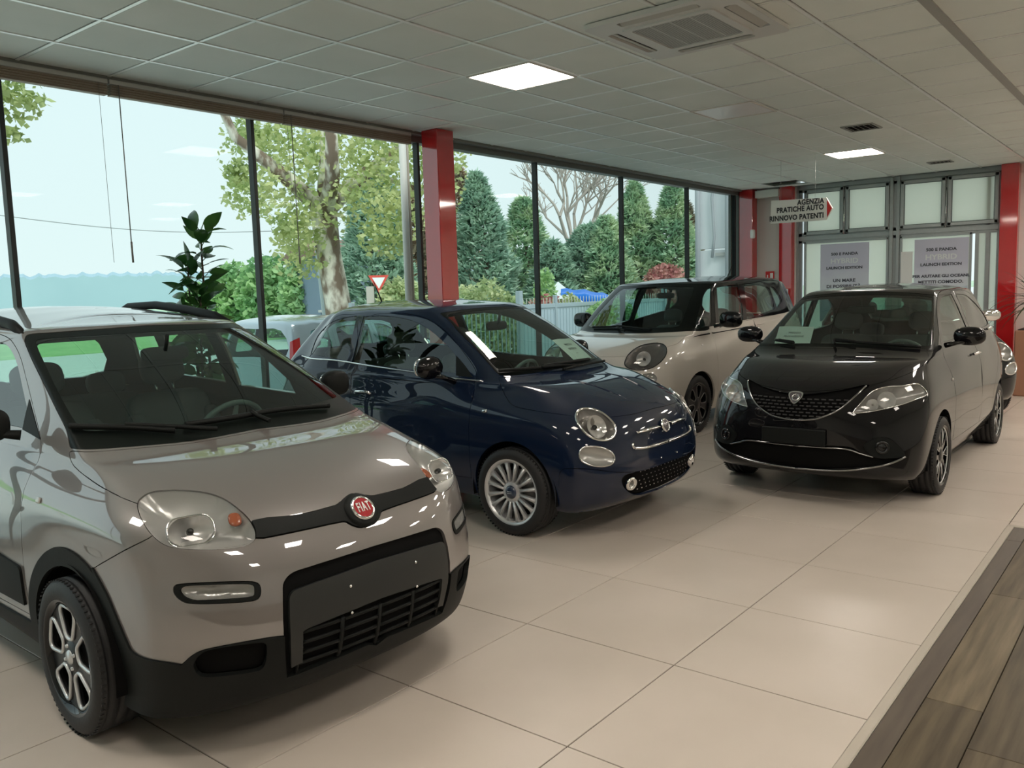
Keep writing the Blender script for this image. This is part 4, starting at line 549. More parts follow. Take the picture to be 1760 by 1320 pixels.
  ('hood', [(-2.514,9.083),(-1.38,9.087),(-0.677,9.087),(-0.146,9.079),(0.346,9.068),(0.865,9.056),(1.587,9.04),(2.545,9.025),(3.419,9.01),(3.803,9),(4.294,8.985),(4.927,8.928),(4.788,8.74),(4.734,8.386),(4.675,7.889),(4.333,7.562),(3.943,7.272),(3.589,6.993),(3.248,6.723),(2.898,6.469),(2.526,6.256),(2.139,6.078),(1.746,5.918),(1.353,5.773),(0.931,5.629),(0.487,5.502),(0.068,5.439),(-0.3,5.476),(-0.646,5.584),(-0.985,5.711),(-1.329,5.829),(-1.688,5.964),(-2.087,6.14),(-2.545,6.384),(-3.152,6.66)]),
  ('frit', [(-2.645,11.156),(-1.402,11.127),(-0.648,11.125),(-0.062,11.12),(0.499,11.122),(1.115,11.099),(1.987,11.032),(3.043,10.991),(4.107,10.968),(4.472,10.96),(4.772,10.911),(4.919,10.817),(5.101,10.53),(5.233,10.209),(5.282,9.919),(5.256,9.656),(5.192,9.376),(5.143,9.027),(4.482,9.076),(3.849,9.078),(3.398,9.082),(2.51,9.094),(1.553,9.111),(0.838,9.127),(0.32,9.133),(-0.172,9.135),(-0.707,9.136),(-1.42,9.131),(-2.568,9.124)]),
  ('windshield', [(-2.557,11.053),(-1.31,10.956),(-0.566,10.896),(-0.003,10.891),(0.552,10.896),(1.158,10.888),(1.985,10.854),(2.947,10.834),(3.805,10.815),(3.957,10.798),(4.073,10.755),(4.143,10.694),(4.342,10.454),(4.574,10.175),(4.69,9.93),(4.71,9.715),(4.674,9.508),(4.564,9.343),(4.407,9.274),(4.163,9.233),(3.921,9.218),(2.799,9.22),(1.616,9.235),(0.79,9.252),(0.246,9.256),(-0.259,9.26),(-0.79,9.264),(-1.548,9.235),(-2.683,9.208),(-4.165,9.279)]),
  ('headlight', [(1.691,3.968),(1.783,4.204),(1.866,4.458),(1.95,4.727),(2.032,5.018),(2.119,5.304),(2.225,5.537),(2.367,5.689),(2.535,5.784),(2.714,5.842),(2.895,5.856),(3.081,5.833),(3.27,5.82),(3.479,5.852),(3.708,5.888),(3.919,5.866),(4.06,5.769),(4.171,5.623),(4.269,5.46),(4.381,5.272),(4.476,5.066),(4.465,4.911),(4.295,4.842),(4.056,4.799),(3.833,4.739),(3.61,4.634),(3.379,4.514),(3.144,4.402),(2.888,4.297),(2.617,4.199),(2.358,4.117),(2.125,4.06),(1.906,4.016)]),
  ('grille', [(2.057,6.093),(1.825,6.045),(1.498,5.839),(1.23,5.652),(1.021,5.542),(0.831,5.451),(0.665,5.378),(0.527,5.323),(0.407,5.285),(0.297,5.255),(0.201,5.233),(0.114,5.219),(0.029,5.204),(-0.026,4.547),(-0.052,3.948),(-0.024,3.592),(0.072,3.493),(0.211,3.541),(0.358,3.605),(0.498,3.638),(0.649,3.688),(0.811,3.775),(1,3.911),(1.206,4.093),(1.391,4.315),(1.533,4.594),(1.65,4.916),(1.757,5.228),(1.894,5.56),(2.039,5.892)]),
  ('lower_grille', [(-0.547,2.237),(-0.373,2.301),(-0.192,2.238),(0.005,2.192),(0.444,2.237),(0.992,2.288),(1.455,2.289),(1.598,2.234),(1.713,2.137),(1.828,2.046),(1.943,1.967),(2.057,1.893),(2.203,1.852),(2.572,1.857),(3.04,1.875),(3.378,1.857),(3.403,1.8),(3.31,1.715),(3.191,1.657),(2.847,1.584),(2.395,1.494),(1.949,1.4),(1.549,1.324),(1.182,1.248),(0.854,1.175),(0.55,1.083),(0.256,0.998),(-0.034,0.928),(-0.381,0.849),(-0.766,0.799),(-1.002,1.001),(-0.959,1.449),(-0.763,1.918)]),
  ('fog_surround', [(1.928,2.315),(1.986,2.453),(2.114,2.579),(2.253,2.674),(2.392,2.737),(2.544,2.767),(2.689,2.757),(2.818,2.702),(2.94,2.607),(3.063,2.479),(3.221,2.291),(3.389,2.071),(3.45,1.904),(3.318,1.832),(3.08,1.809),(2.844,1.803),(2.633,1.793),(2.422,1.801),(2.245,1.853),(2.094,1.978),(1.974,2.152)]),
  ('arch', [(5.039,1.324),(5.041,1.465),(5.045,1.599),(5.051,1.728),(5.058,1.854),(5.068,1.978),(5.078,2.101),(5.091,2.221),(5.105,2.339),(5.121,2.454),(5.138,2.565),(5.158,2.671),(5.178,2.772),(5.199,2.867),(5.222,2.956),(5.247,3.039),(5.274,3.115),(5.303,3.186),(5.333,3.25),(5.363,3.308),(5.394,3.36),(5.427,3.405),(5.461,3.443),(5.496,3.475),(5.531,3.499),(5.567,3.517),(5.604,3.527),(5.642,3.531),(5.68,3.526),(5.719,3.515),(5.758,3.496),(5.797,3.471),(5.836,3.439),(5.876,3.4),(5.916,3.355),(5.956,3.304),(5.995,3.246),(6.035,3.183),(6.075,3.114),(6.113,3.039),(6.15,2.959),(6.187,2.872),(6.224,2.78),(6.258,2.682),(6.29,2.578),(6.319,2.469),(6.347,2.354),(6.373,2.232),(6.395,2.105),(6.414,1.971),(6.43,1.831),(6.442,1.683),(6.451,1.526),(6.456,1.357),(6.458,1.174),(6.456,0.969),(6.45,0.734),(6.441,0.467),(6.428,0.168),(6.416,-0.6),(6.401,-0.6),(6.384,-0.6),(6.364,-0.6),(6.342,-0.6),(6.317,-0.6),(6.292,-0.6),(6.264,-0.6),(6.234,-0.6),(6.203,-0.6),(6.169,-0.6),(6.136,-0.6),(6.102,-0.6),(6.066,-0.6),(6.029,-0.6),(5.992,-0.6),(5.956,-0.6),(5.919,-0.6),(5.881,-0.6),(5.843,-0.6),(5.806,-0.6),(5.768,-0.6),(5.731,-0.6),(5.694,-0.6),(5.656,-0.6),(5.619,-0.6),(5.583,-0.6),(5.546,-0.6),(5.511,-0.6),(5.475,-0.6),(5.439,-0.6),(5.405,-0.6),(5.372,-0.6),(5.339,-0.6),(5.307,-0.6),(5.275,-0.6),(5.244,-0.6),(5.216,-0.6),(5.189,-0.6),(5.165,-0.6),(5.139,-0.6),(5.115,-0.6),(5.094,-0.6),(5.076,-0.6),(5.051,0.246),(5.047,0.551),(5.043,0.798),(5.04,1.002),(5.038,1.172)]),
  ('arch', [(10.26,1.114),(10.254,1.314),(10.252,1.498),(10.252,1.666),(10.256,1.823),(10.263,1.971),(10.273,2.109),(10.286,2.24),(10.303,2.364),(10.322,2.48),(10.343,2.589),(10.368,2.692),(10.395,2.788),(10.425,2.877),(10.456,2.961),(10.489,3.038),(10.526,3.109),(10.565,3.175),(10.606,3.234),(10.648,3.287),(10.695,3.334),(10.744,3.376),(10.794,3.411),(10.847,3.44),(10.906,3.462),(10.965,3.478),(11.029,3.488),(11.099,3.49),(11.169,3.486),(11.25,3.476),(11.331,3.459),(11.42,3.435),(11.509,3.406),(11.602,3.37),(11.695,3.328),(11.786,3.28),(11.874,3.228),(11.957,3.17),(12.035,3.106),(12.106,3.037),(12.173,2.962),(12.234,2.881),(12.291,2.795),(12.344,2.701),(12.392,2.601),(12.437,2.494),(12.477,2.378),(12.515,2.252),(12.55,2.115),(12.583,1.965),(12.615,1.797),(12.646,1.608),(12.677,1.395),(12.708,1.157),(12.735,0.897),(12.756,0.624),(12.771,0.341),(12.78,0.055),(12.682,-0.6),(12.665,-0.6),(12.638,-0.6),(12.606,-0.6),(12.57,-0.6),(12.529,-0.6),(12.487,-0.6),(12.439,-0.6),(12.388,-0.6),(12.332,-0.6),(12.273,-0.6),(12.211,-0.6),(12.141,-0.6),(12.07,-0.6),(11.99,-0.6),(11.907,-0.6),(11.819,-0.6),(11.728,-0.6),(11.64,-0.6),(11.547,-0.6),(11.464,-0.6),(11.375,-0.6),(11.298,-0.6),(11.218,-0.6),(11.149,-0.6),(11.079,-0.6),(11.01,-0.6),(10.955,-0.6),(10.897,-0.6),(10.84,-0.6),(10.792,-0.6),(10.744,-0.6),(10.697,-0.6),(10.655,-0.6),(10.615,-0.6),(10.576,-0.6),(10.54,-0.6),(10.505,-0.6),(10.475,-0.6),(10.447,-0.6),(10.421,-0.6),(10.397,-0.6),(10.375,-0.6),(10.355,-0.6),(10.339,-0.6),(10.325,-0.6),(10.313,0.054),(10.296,0.356),(10.281,0.638),(10.269,0.891)]),
  ('front_door', [(6.663,1.522),(6.61,2.695),(6.521,3.696),(6.385,4.85),(6.178,5.897),(5.931,7.058),(5.551,8.838),(5.381,9.294),(5.29,9.569),(5.211,9.815),(5.095,10.081),(4.955,10.36),(4.842,10.615),(4.834,10.815),(4.947,10.982),(5.179,11.144),(5.545,11.29),(6.008,11.374),(6.473,11.419),(6.705,11.393),(6.928,11.318),(7.134,11.257),(7.714,10.403),(8.074,9.849),(8.364,9.175),(8.74,5.379),(8.842,3.327),(8.919,1.506),(8.164,1.506),(7.443,1.501)]),
  ('rear_door', [(8.941,1.506),(8.864,3.326),(8.764,5.373),(8.395,9.174),(8.105,9.855),(7.742,10.418),(7.159,11.318),(7.849,11.248),(8.533,11.164),(9.198,11.059),(9.814,10.931),(10.371,10.768),(10.854,10.554),(11.315,10.283),(11.698,9.969),(11.812,9.643),(11.617,9.287),(11.275,8.637),(10.971,6.778),(10.793,5.735),(10.636,4.84),(10.501,4.206),(10.365,3.755),(10.23,3.379),(10.136,2.999),(10.105,2.567),(10.111,2.078),(10.124,1.506),(9.731,1.504),(9.337,1.504)]),
  ('side_window', [(5.571,9.267),(5.532,9.5),(5.489,9.705),(5.447,9.897),(5.402,10.091),(5.356,10.289),(5.337,10.469),(5.354,10.621),(5.419,10.751),(5.574,10.855),(5.864,10.921),(6.289,10.945),(6.781,10.972),(7.425,10.322),(7.821,9.824),(8.114,9.3),(7.276,9.31),(6.355,9.295)]),
  ('side_window', [(8.445,9.31),(8.212,9.823),(7.9,10.313),(7.444,10.954),(7.964,10.901),(8.489,10.845),(9.011,10.758),(9.51,10.624),(9.961,10.464),(10.329,10.289),(10.639,10.083),(10.904,9.861),(11.083,9.677),(11.097,9.593),(11.047,9.504),(10.963,9.437),(10.806,9.394),(10.618,9.369),(10.427,9.356),(9.873,9.337),(9.161,9.321)]),
  ('rear_window', [(17.144,9.442),(17.37,9.846),(17.407,10.399),(17.227,10.963),(16.862,11.378),(16.417,11.533),(16,11.512),(15.583,11.533),(15.138,11.378),(14.773,10.963),(14.593,10.399),(14.63,9.846),(14.856,9.442),(15.223,9.281),(15.632,9.271),(16,9.298),(16.368,9.271),(16.777,9.281)]),
 ],
}
ULN = {
 'hatch': {'lamp': [[(-2.766,5.580)],], 'amber': [[(-1.813,5.701)],], 'wiper_blade': [[(-4.279,9.351),(-3.011,9.278),(-2.095,9.193),(-1.338,9.075)],[(-1.044,9.156),(-0.199,9.161),(0.675,9.181),(2.106,9.102)],], 'wiper_arm': [[(-0.644,8.943),(-1.308,9.107),(-2.440,9.248)],[(0.240,8.943),(0.154,9.106),(0.126,9.186)],], 'badge': [[(0.004,4.952)],], 'side_lamp': [[(-6.034,5.270)],], 'handle': [], 'screws': [[(-0.432,2.927)],[(-0.441,2.275)],[(0.583,2.956)],[(0.573,2.319)],], },
 'retro': {'lamp': [[(-2.753,4.852)],], 'wiper_blade': [[(-4.114,9.224),(-2.728,9.213),(-1.300,9.187)],[(-1.119,9.231),(-0.056,9.241),(1.258,9.234)],], 'wiper_arm': [[(-1.333,9.170),(-0.366,9.128),(0.407,9.014)],[(-0.560,8.978),(0.442,9.035),(2.294,9.032)],], 'belt_chrome': [[(-12.502,9.110),(-10.414,9.279),(-9.561,9.275),(-8.378,9.198),(-7.278,9.161),(-6.386,9.008),(-5.847,8.855),(-5.357,8.779)],], 'badge': [[(0.092,4.025)],], 'side_lamp': [[(-5.966,5.154)],], 'moustache': [[(-1.114,4.040),(-0.702,4.071),(-0.238,4.077),(0.099,4.058),(0.541,4.054),(1.118,4.050)],], 'low_chrome': [[(-1.317,3.272),(-0.975,3.208),(-0.509,3.194),(0.091,3.226),(0.662,3.251),(1.339,3.259),(2.013,3.293)],], 'fog_ring': [[(-1.572,1.706)],], 'handle': [[(-9.448,5.414),(-9.234,5.329)],], 'aerial': [[],], },
 'mpv': {'lamp': [[(2.414,5.058)],], 'wiper_blade': [[(-1.949,9.200),(-0.460,9.243)],[(-0.428,9.271),(0.309,9.194),(1.173,9.070)],], 'wiper_arm': [[(0.095,8.940),(-0.183,9.092),(-0.434,9.244)],], 'badge': [], 'side_lamp': [[(5.633,5.596)],], },
 'five': {'lamp': [[(2.832,4.956)],], 'lamp2': [[(2.350,4.620)],], 'wiper_blade': [[(-2.512,9.288),(-1.319,9.192)],[(-0.053,9.297),(1.063,9.216),(3.391,9.106)],], 'wiper_arm': [[(-1.319,9.192),(-2.265,9.266)],[(0.038,9.131),(-0.037,9.297),(0.532,9.227)],], 'badge': [[(-0.048,4.947)],], 'fog_ring': [[(2.558,2.303)],], 'low_chrome': [[(-0.030,0.985),(0.845,1.092),(1.945,1.370),(2.839,1.588),(3.428,1.854)],], 'mid_chrome': [[(0.005,2.164),(1.454,2.276),(1.739,2.094),(2.206,1.878)],], 'grille_chrome': [[(-1.960,5.957),(-1.724,5.188),(-1.361,4.258),(-0.792,3.673),(-0.351,3.507),(-0.045,3.485)],], 'handle': [[(8.306,6.039),(8.931,5.970)],], 'side_lamp': [[(6.270,5.092)],], },
}
# ---------------------------------------------------------------- car materials
BLK = mat('black_plastic', (.008, .0095, .009), .55, spec=.18, bump=(180, .05))
BLKG = mat('black_gloss', (.006, .006, .007), .06, spec=.5)
BLKM = mat('black_matte', (.006, .006, .006), .9, spec=.1)
RUB = mat('tyre_rubber', (.014, .014, .015), .6, bump=(60, .1))
CHR = mat('chrome', (.82, .82, .82), .08, metal=1)
SILV = mat('silver_paint', (.70, .71, .72), .32, metal=.65)
REFL = mat('lamp_reflector', (.56, .55, .53), .28, metal=.55)
LENS = glass('lamp_lens', (.93, .94, .94), refl=.9)
CARGL = glass('car_glass', (.60, .76, .70), refl=.95, ior=1.6)
DARKGL = glass('privacy_glass', (.10, .12, .12), refl=.9)
CLOTH = mat('seat_cloth', (.065, .072, .072), .85, bump=(400, .1))
CLOTHL = mat('seat_cloth_light', (.10, .10, .10), .85, bump=(400, .1))
DASH = mat('dash_plastic', (.13, .16, .155), .55, bump=(300, .05))
AMB = mat('amber_lens', (.36, .10, .045), .2)
REDL = mat('red_lens', (.45, .02, .02), .12, coat=1)
PAPER = mat('paper', (.80, .80, .78), .7)
INK = mat('print_ink', (.03, .03, .035), .7)
WHT = mat('white_lettering', (.85, .85, .84), .5)

def frame_at(S, u, v, off=0.0, mir=False):
    """matrix with z along the surface normal, y as near to world up as it gets"""
    p = S.p(u, v, off); n = S.nrm(u, v)
    if mir: p.y *= -1; n.y *= -1
    x = Vector((0, 0, 1)).cross(n).normalized(); y = n.cross(x)
    return Matrix(((x.x, y.x, n.x, p.x), (x.y, y.y, n.y, p.y), (x.z, y.z, n.z, p.z), (0, 0, 0, 1)))
def lamp_frame(S, u, v, depth, mir=False, k=.65):
    """like frame_at, but turned towards straight ahead as a reflector is"""
    p = S.p(u, v, depth); n = S.nrm(u, v)
    if mir: p.y *= -1; n.y *= -1
    n = (n*(1-k)+Vector((1, 0, 0))*k).normalized(); x = Vector((0, 0, 1)).cross(n).normalized(); y = n.cross(x)
    return Matrix(((x.x, y.x, n.x, p.x), (x.y, y.y, n.y, p.y), (x.z, y.z, n.z, p.z), (0, 0, 0, 1)))
def sline(S, pts, off=0.004, k=6, mir=False):
    q = smooth_poly(pts, closed=False, k=k)
    return [S.p(u, v, off, mir) for u, v in q]
def sball(mb, c, r, e1=.5, e2=.5, n=20, m=12, M=None):
    """superellipsoid: rounded box for cushions and mirrors"""
    f = lambda w, e: math.copysign(abs(w)**e, w)
    P = []
    for i in range(n):
        a = 2*PI*i/n; row = []
        for j in range(m+1):
            b = -PI/2+PI*j/m
            p = Vector((c[0]+r[0]*f(math.cos(b), e1)*f(math.cos(a), e2), c[1]+r[1]*f(math.cos(b), e1)*f(math.sin(a), e2), c[2]+r[2]*f(math.sin(b), e1)))
            row.append(M @ p if M else p)
        P.append(row)
    return mb.grid(P, True, True)
def circle2(r, n=48, a0=0): return [(r*math.cos(a0+2*PI*i/n), r*math.sin(a0+2*PI*i/n)) for i in range(n)]
def polar_hole(th, r1, r2, w1, w2, n=4, rc=.35):
    """rounded wedge: angular half widths w1 at r1, w2 at r2 (in metres)"""
    pts = [(r1, -w1), (r2, -w2), (r2, w2), (r1, w1)]; out = []
    for i in range(4):
        a, b, c = Vector(pts[i-1]), Vector(pts[i]), Vector(pts[(i+1) % 4]); d = min((a-b).length, (c-b).length)*rc
        p0 = b+(a-b).normalized()*d; p2 = b+(c-b).normalized()*d
        for s in range(n+1):
            t = s/n; q = p0*(1-t)**2+b*2*t*(1-t)+p2*t*t; out.append(q)
    ct, st = math.cos(th), math.sin(th)
    return [(p.x*ct-p.y*st, p.x*st+p.y*ct) for p in out]

def make_wheel(parent, kind, M, R, wd=.19, rr=.20):
    """tyre with rim, hub and bolts; axis = local z, +z is the outer face"""
    h = wd/2
    t = MB(); prof = [(rr-.005, -h*.9), (rr+.012, -h), (R-.035, -h*1.02), (R-.012, -h*.90)]
    gr = [-.062, -.022, .022, .062]
    prof += [(R-.002, -h*.78)]
    for g in gr: prof += [(R, g-.006), (R-.007, g-.004), (R-.007, g+.004), (R, g+.006)]
    prof += [(R-.002, h*.78), (R-.012, h*.90), (R-.035, h*1.02), (rr+.03, h*1.03), (rr+.012, h), (rr-.005, h*.9)]
    t.lathe(prof, 64)
    for i in range(72):            # tread blocks on the shoulders
        a = 2*PI*i/72
        for s in (-1, 1):
            t.box((0, 0, 0), (.004, .009, .024), Matrix.Rotation(a, 4, 'Z') @ Matrix.Translation((R-.0035, 0, s*h*.80)))
    w = part('wheel', t, RUB, parent, M, label=None)
    z = h*.80
    b = MB(); b.lathe([(rr+.008, h*.98), (rr-.004, h*.96), (rr-.012, h*.7), (rr-.03, h*.2), (rr-.035, -h*.85), (rr+.002, -h*.95)], 64)
    part('rim_barrel', b, SILV if kind == 'retro' else BLKG, w)
    d = MB(); d.lathe([(.0, -.005), (rr-.075, -.005), (rr-.075, -.02), (0, -.02)], 48); part('brake_disc', d, mat('brake_steel', (.18, .18, .18), .4, metal=1), w)
    bk = MB(); bk.lathe([(0, -.03), (rr-.035, -.03)], 48); part('wheel_back', bk, BLKM, w)
    f = MB(); e = MB()
    if kind == 'hatch':
        holes = []
        for i in range(5):
            th = PI/2+i*2*PI/5; ho = polar_hole(th, .070, rr-.020, .028, .080, 6, .40); holes.append(ho)
        f.plate(circle2(rr-.004, 80), holes, z-.018, z-.004); f.lathe([(0, z+.006), (.05, z+.004), (.062, z-.006)], 40)
        for i in range(5):
            th = PI/2+i*2*PI/5; ho = polar_hole(th, .070, rr-.020, .028, .080, 6, .40)
            e.tube([(x*1.0, y*1.0, z) for x, y in ho], .0075, 6, closed=True)
        part('rim', f, mat('rim_satin_black', (.012, .013, .014), .35), w); part('rim_outline', e, SILV, w, label='silver edging around the five openings')
        hc = MB(); hc.lathe([(0, z+.014), (.024, z+.012), (.028, z+.005)], 28); part('hub_cap', hc, SILV, w)
        bb = MB()
        for i in range(4): a = i*PI/2+.4; bb.lathe([(0, z+.011), (.007, z+.011), (.008, z)], 8, Matrix.Translation((.043*math.cos(a), .043*math.sin(a), 0)))
        part('wheel_bolts', bb, SILV, w)
    elif kind == 'retro':
        holes = []
        for i in range(8):
            th = i*2*PI/8
            holes.append(polar_hole(th, .072, rr-.016, .008, .026, 4, .4)); holes.append(polar_hole(th+PI/8, .072, rr-.016, .006, .023, 4, .4))
        f.plate(circle2(rr-.002, 80), holes, z-.02, z+.0)
        f.lathe([(.0, z+.012), (.045, z+.010), (.07, z-.002)], 40)
        for i in range(16):
            a = (i+.5)*2*PI/16; ct, st = math.cos(a), math.sin(a)
            f.tube([(.068*ct, .068*st, z+.002), ((rr-.012)*ct, (rr-.012)*st, z+.002)], [.009, .010], 6, flat=.6)
        part('rim', f, SILV, w, label='silver sixteen-spoke wheel trim')
        hc = MB(); hc.lathe([(0, z+.026), (.030, z+.024), (.044, z+.014), (.046, z)], 32); part('hub_cap', hc, mat('navy_cap', (.012, .025, .06), .2, coat=1), w, label='dark blue hub cap')
        s5 = MB()
        for k in (-1, 1): s5.box((0, k*.006, z+.0255), (.035, .003, .002))
        part('hub_mark', s5, SILV, w)
    elif kind == 'mpv':
        holes = [polar_hole(i*2*PI/6+.3, .07, rr-.018, .020, .070, 5, .45) for i in range(6)]
        f.plate(circle2(rr-.002, 80), holes, z-.02, z); f.lathe([(0, z+.006), (.05, z+.004), (.06, z-.004)], 32)
        for ho in holes: e.tube([(x, y, z) for x, y in ho], .005, 6, closed=True)
        part('rim', f, mat('gunmetal', (.06, .06, .065), .3, metal=.8), w); part('rim_outline', e, mat('grey_edge', (.30, .29, .28), .3, metal=.8), w)
    else:
        holes = []
        for i in range(5):
            th = PI/2+i*2*PI/5
            holes.append(polar_hole(th, .085, rr-.016, .012, .045, 4, .25)); holes.append(polar_hole(th+PI/5, .062, rr-.016, .010, .030, 4, .3))
        f.plate(circle2(rr-.006, 80), holes, z-.022, z); f.lathe([(0, z+.008), (.04, z+.007), (.055, z-.004)], 32)
        part('rim', f, BLKG, w)
        e.lathe([(rr-.012, z+.002), (rr-.004, z+.010), (rr+.006, z+.012), (rr+.008, z)], 64)
        for i in range(5):
            a = PI/2+PI/5*.5+i*2*PI/5
            for s in (-1, 1):
                a2 = a+s*.12
                e.tube([(.07*math.cos(a+s*.05), .07*math.sin(a+s*.05), z+.001), ((rr-.02)*math.cos(a2+s*.06), (rr-.02)*math.sin(a2+s*.06), z+.001)], .0025, 5)
        part('rim_outline', e, SILV, w, label='bright outer edge and spoke lines')
    return w

def steering_wheel(parent, x, y, z, tilt=-62):
    m = MB(); m.tube([(.185*math.cos(a), .185*math.sin(a), 0) for a in [2*PI*i/36 for i in range(36)]], .014, 8, closed=True)
    sball(m, (0, 0, -.015), (.065, .055, .03), .7, .7)
    for a in (0, PI, -PI/2): m.tube([(.05*math.cos(a), .05*math.sin(a), -.01), (.18*math.cos(a), .18*math.sin(a), 0)], [.02, .012], 6, flat=.5)
    M = Matrix.Translation((x, y, z)) @ Matrix.Rotation(math.radians(tilt), 4, 'Y') @ Matrix.Rotation(PI/2, 4, 'Z')
    part('steering_wheel', m, DASH, parent, M)
    c = MB(); c.tube([(x+.02, y, z-.02), (x+.30, y, z-.14)], .035, 8); part('steering_column', c, DASH, parent)
def seat(parent, x, y, zs, m, top=.60, w=.25, name='front_seat'):
    s = MB(); sball(s, (x, y, zs), (.26, w, .09), .45, .4)
    a = math.radians(-17)
    Mb = Matrix.Translation((x-.20, y, zs+.02)) @ Matrix.Rotation(a, 4, 'Y')
    for (dy, r, rx) in ((0, w*.98, .055),):
        sball(s, (0, 0, top/2), (rx, r, top/2), .35, .45, 24, 14, Mb)
    for sd in (-1, 1): sball(s, (.035, sd*w*.86, top*.42), (.06, .05, top*.38), .5, .6, 14, 10, Mb)
    o = part(name, s, m, parent)
    h = MB(); sball(h, (.01, 0, top+.13), (.055, .125, .085), .6, .6, 18, 12, Mb); part('headrest', h, m, o)
    p = MB()
    for sd in (-1, 1): p.tube([Mb @ Vector((0, sd*.05, top-.03)), Mb @ Vector((.0, sd*.05, top+.08))], .006, 6)
    part('headrest_posts', p, CHR, o)
def interior(parent, k, L, W, zc, xc, roof, cloth, seats_rear=2, xs=-1.05):
    """dashboard, seats, floor, wheel, mirror, headlining"""
    d = MB(); P = []
    sec = [(xc+.05, zc-.09), (xc-.10, zc-.045), (xc-.30, zc-.035), (xc-.46, zc-.06), (xc-.50, zc-.14), (xc-.44, zc-.24), (xc-.40, zc-.45)]
    for j in range(13):
        y = -W+2*W*j/12; c = 1-(abs(y)/W)**3
        bump = .035*math.exp(-((y-.34)/.16)**2)
        P.append([(px-(1-c)*.10*(1 if i < 3 else .2), y, pz+(bump if 1 < i < 5 else 0)-(1-c)*.02) for i, (px, pz) in enumerate(sec)])
    d.grid(P); part('dashboard', d, DASH, parent)
    steering_wheel(parent, xc-.62, .34, zc-.13)
    for y in (-.33, .33): seat(parent, xs, y, .50, cloth)
    b = MB(); sball(b, (xs-.78, 0, .50), (.24, W*.86, .09), .4, .25); Mb = Matrix.Translation((xs-.98, 0, .52)) @ Matrix.Rotation(math.radians(-20), 4, 'Y')
    sball(b, (0, 0, .27), (.06, W*.86, .28), .35, .25, 24, 12, Mb); bs = part('rear_seat', b, cloth, parent)
    for y in (-.33, .33):
        h = MB(); sball(h, (.01, y, .61), (.045, .12, .07), .6, .6, 16, 10, Mb); part('headrest', h, cloth, bs)
    f = MB(); f.box((L/2-.1, 0, .20), (abs(L)-.5, 1.04, .03)); f.box(((xc+.25), 0, .52), (.03, W*1.7, .70)); f.box((L+.25, 0, .55), (.03, W*1.7, .66)); part('floor_pan', f, BLKM, parent)
    r = MB(); sball(r, (xc-.58, 0, roof-.13), (.012, .12, .035), .5, .4); r.tube([(xc-.57, 0, roof-.12), (xc-.54, 0, roof-.04)], .01, 6); part('inside_mirror', r, BLK, parent)

def tube_on(S, name, pts, r, m, parent, off=.006, both=False, n=8, flat=1.0, label=None):
    for mir in ((False, True) if both else (False,)):
        t = MB(); t.tube(sline(S, pts, off, 6, mir), r, n, flat=flat); part(name, t, m, parent, label=label)
def text_obj(name, body, size, m, parent, M, depth=.0015, label=None, align='CENTER', bold=0, space=1.0):
    c = bpy.data.curves.new(name, 'FONT'); c.offset = bold; c.space_character = space; c.body = body; c.size = size; c.extrude = depth; c.align_x = align; c.align_y = 'CENTER'; c.resolution_u = 3
    t = bpy.data.objects.new('tmp', c); me = bpy.data.meshes.new_from_object(t); bpy.data.objects.remove(t); bpy.data.curves.remove(c)
    me.materials.clear(); me.materials.append(m); return link(name, me, parent, None, M, label)
def side_mirror(parent, p, r, base, m, both_m=None, glass_back=-1, rot=0, e=.75, cap=None):
    for s in (1, -1):
        t = MB(); sball(t, (p[0], s*abs(p[1]), p[2]), r, e, e, 20, 12)
        o = part('door_mirror', t, m, parent)
        b = MB(); b.tube([(base[0], s*abs(base[1]), base[2]), ((p[0]+base[0])/2, s*(abs(p[1])+abs(base[1]))/2, (p[2]+base[2])/2-.015), (p[0], s*(abs(p[1])-.0), p[2]-r[2]*.55)], [.035, .028, .03], 8, flat=.6); part('mirror_stalk', b, BLK if cap is None else m, o)
        g = MB(); sball(g, (p[0]-r[0]*.80, s*abs(p[1]), p[2]), (.012, r[1]*.85, r[2]*.82), .7, .7, 18, 8); part('mirror_glass', g, CHR, o)

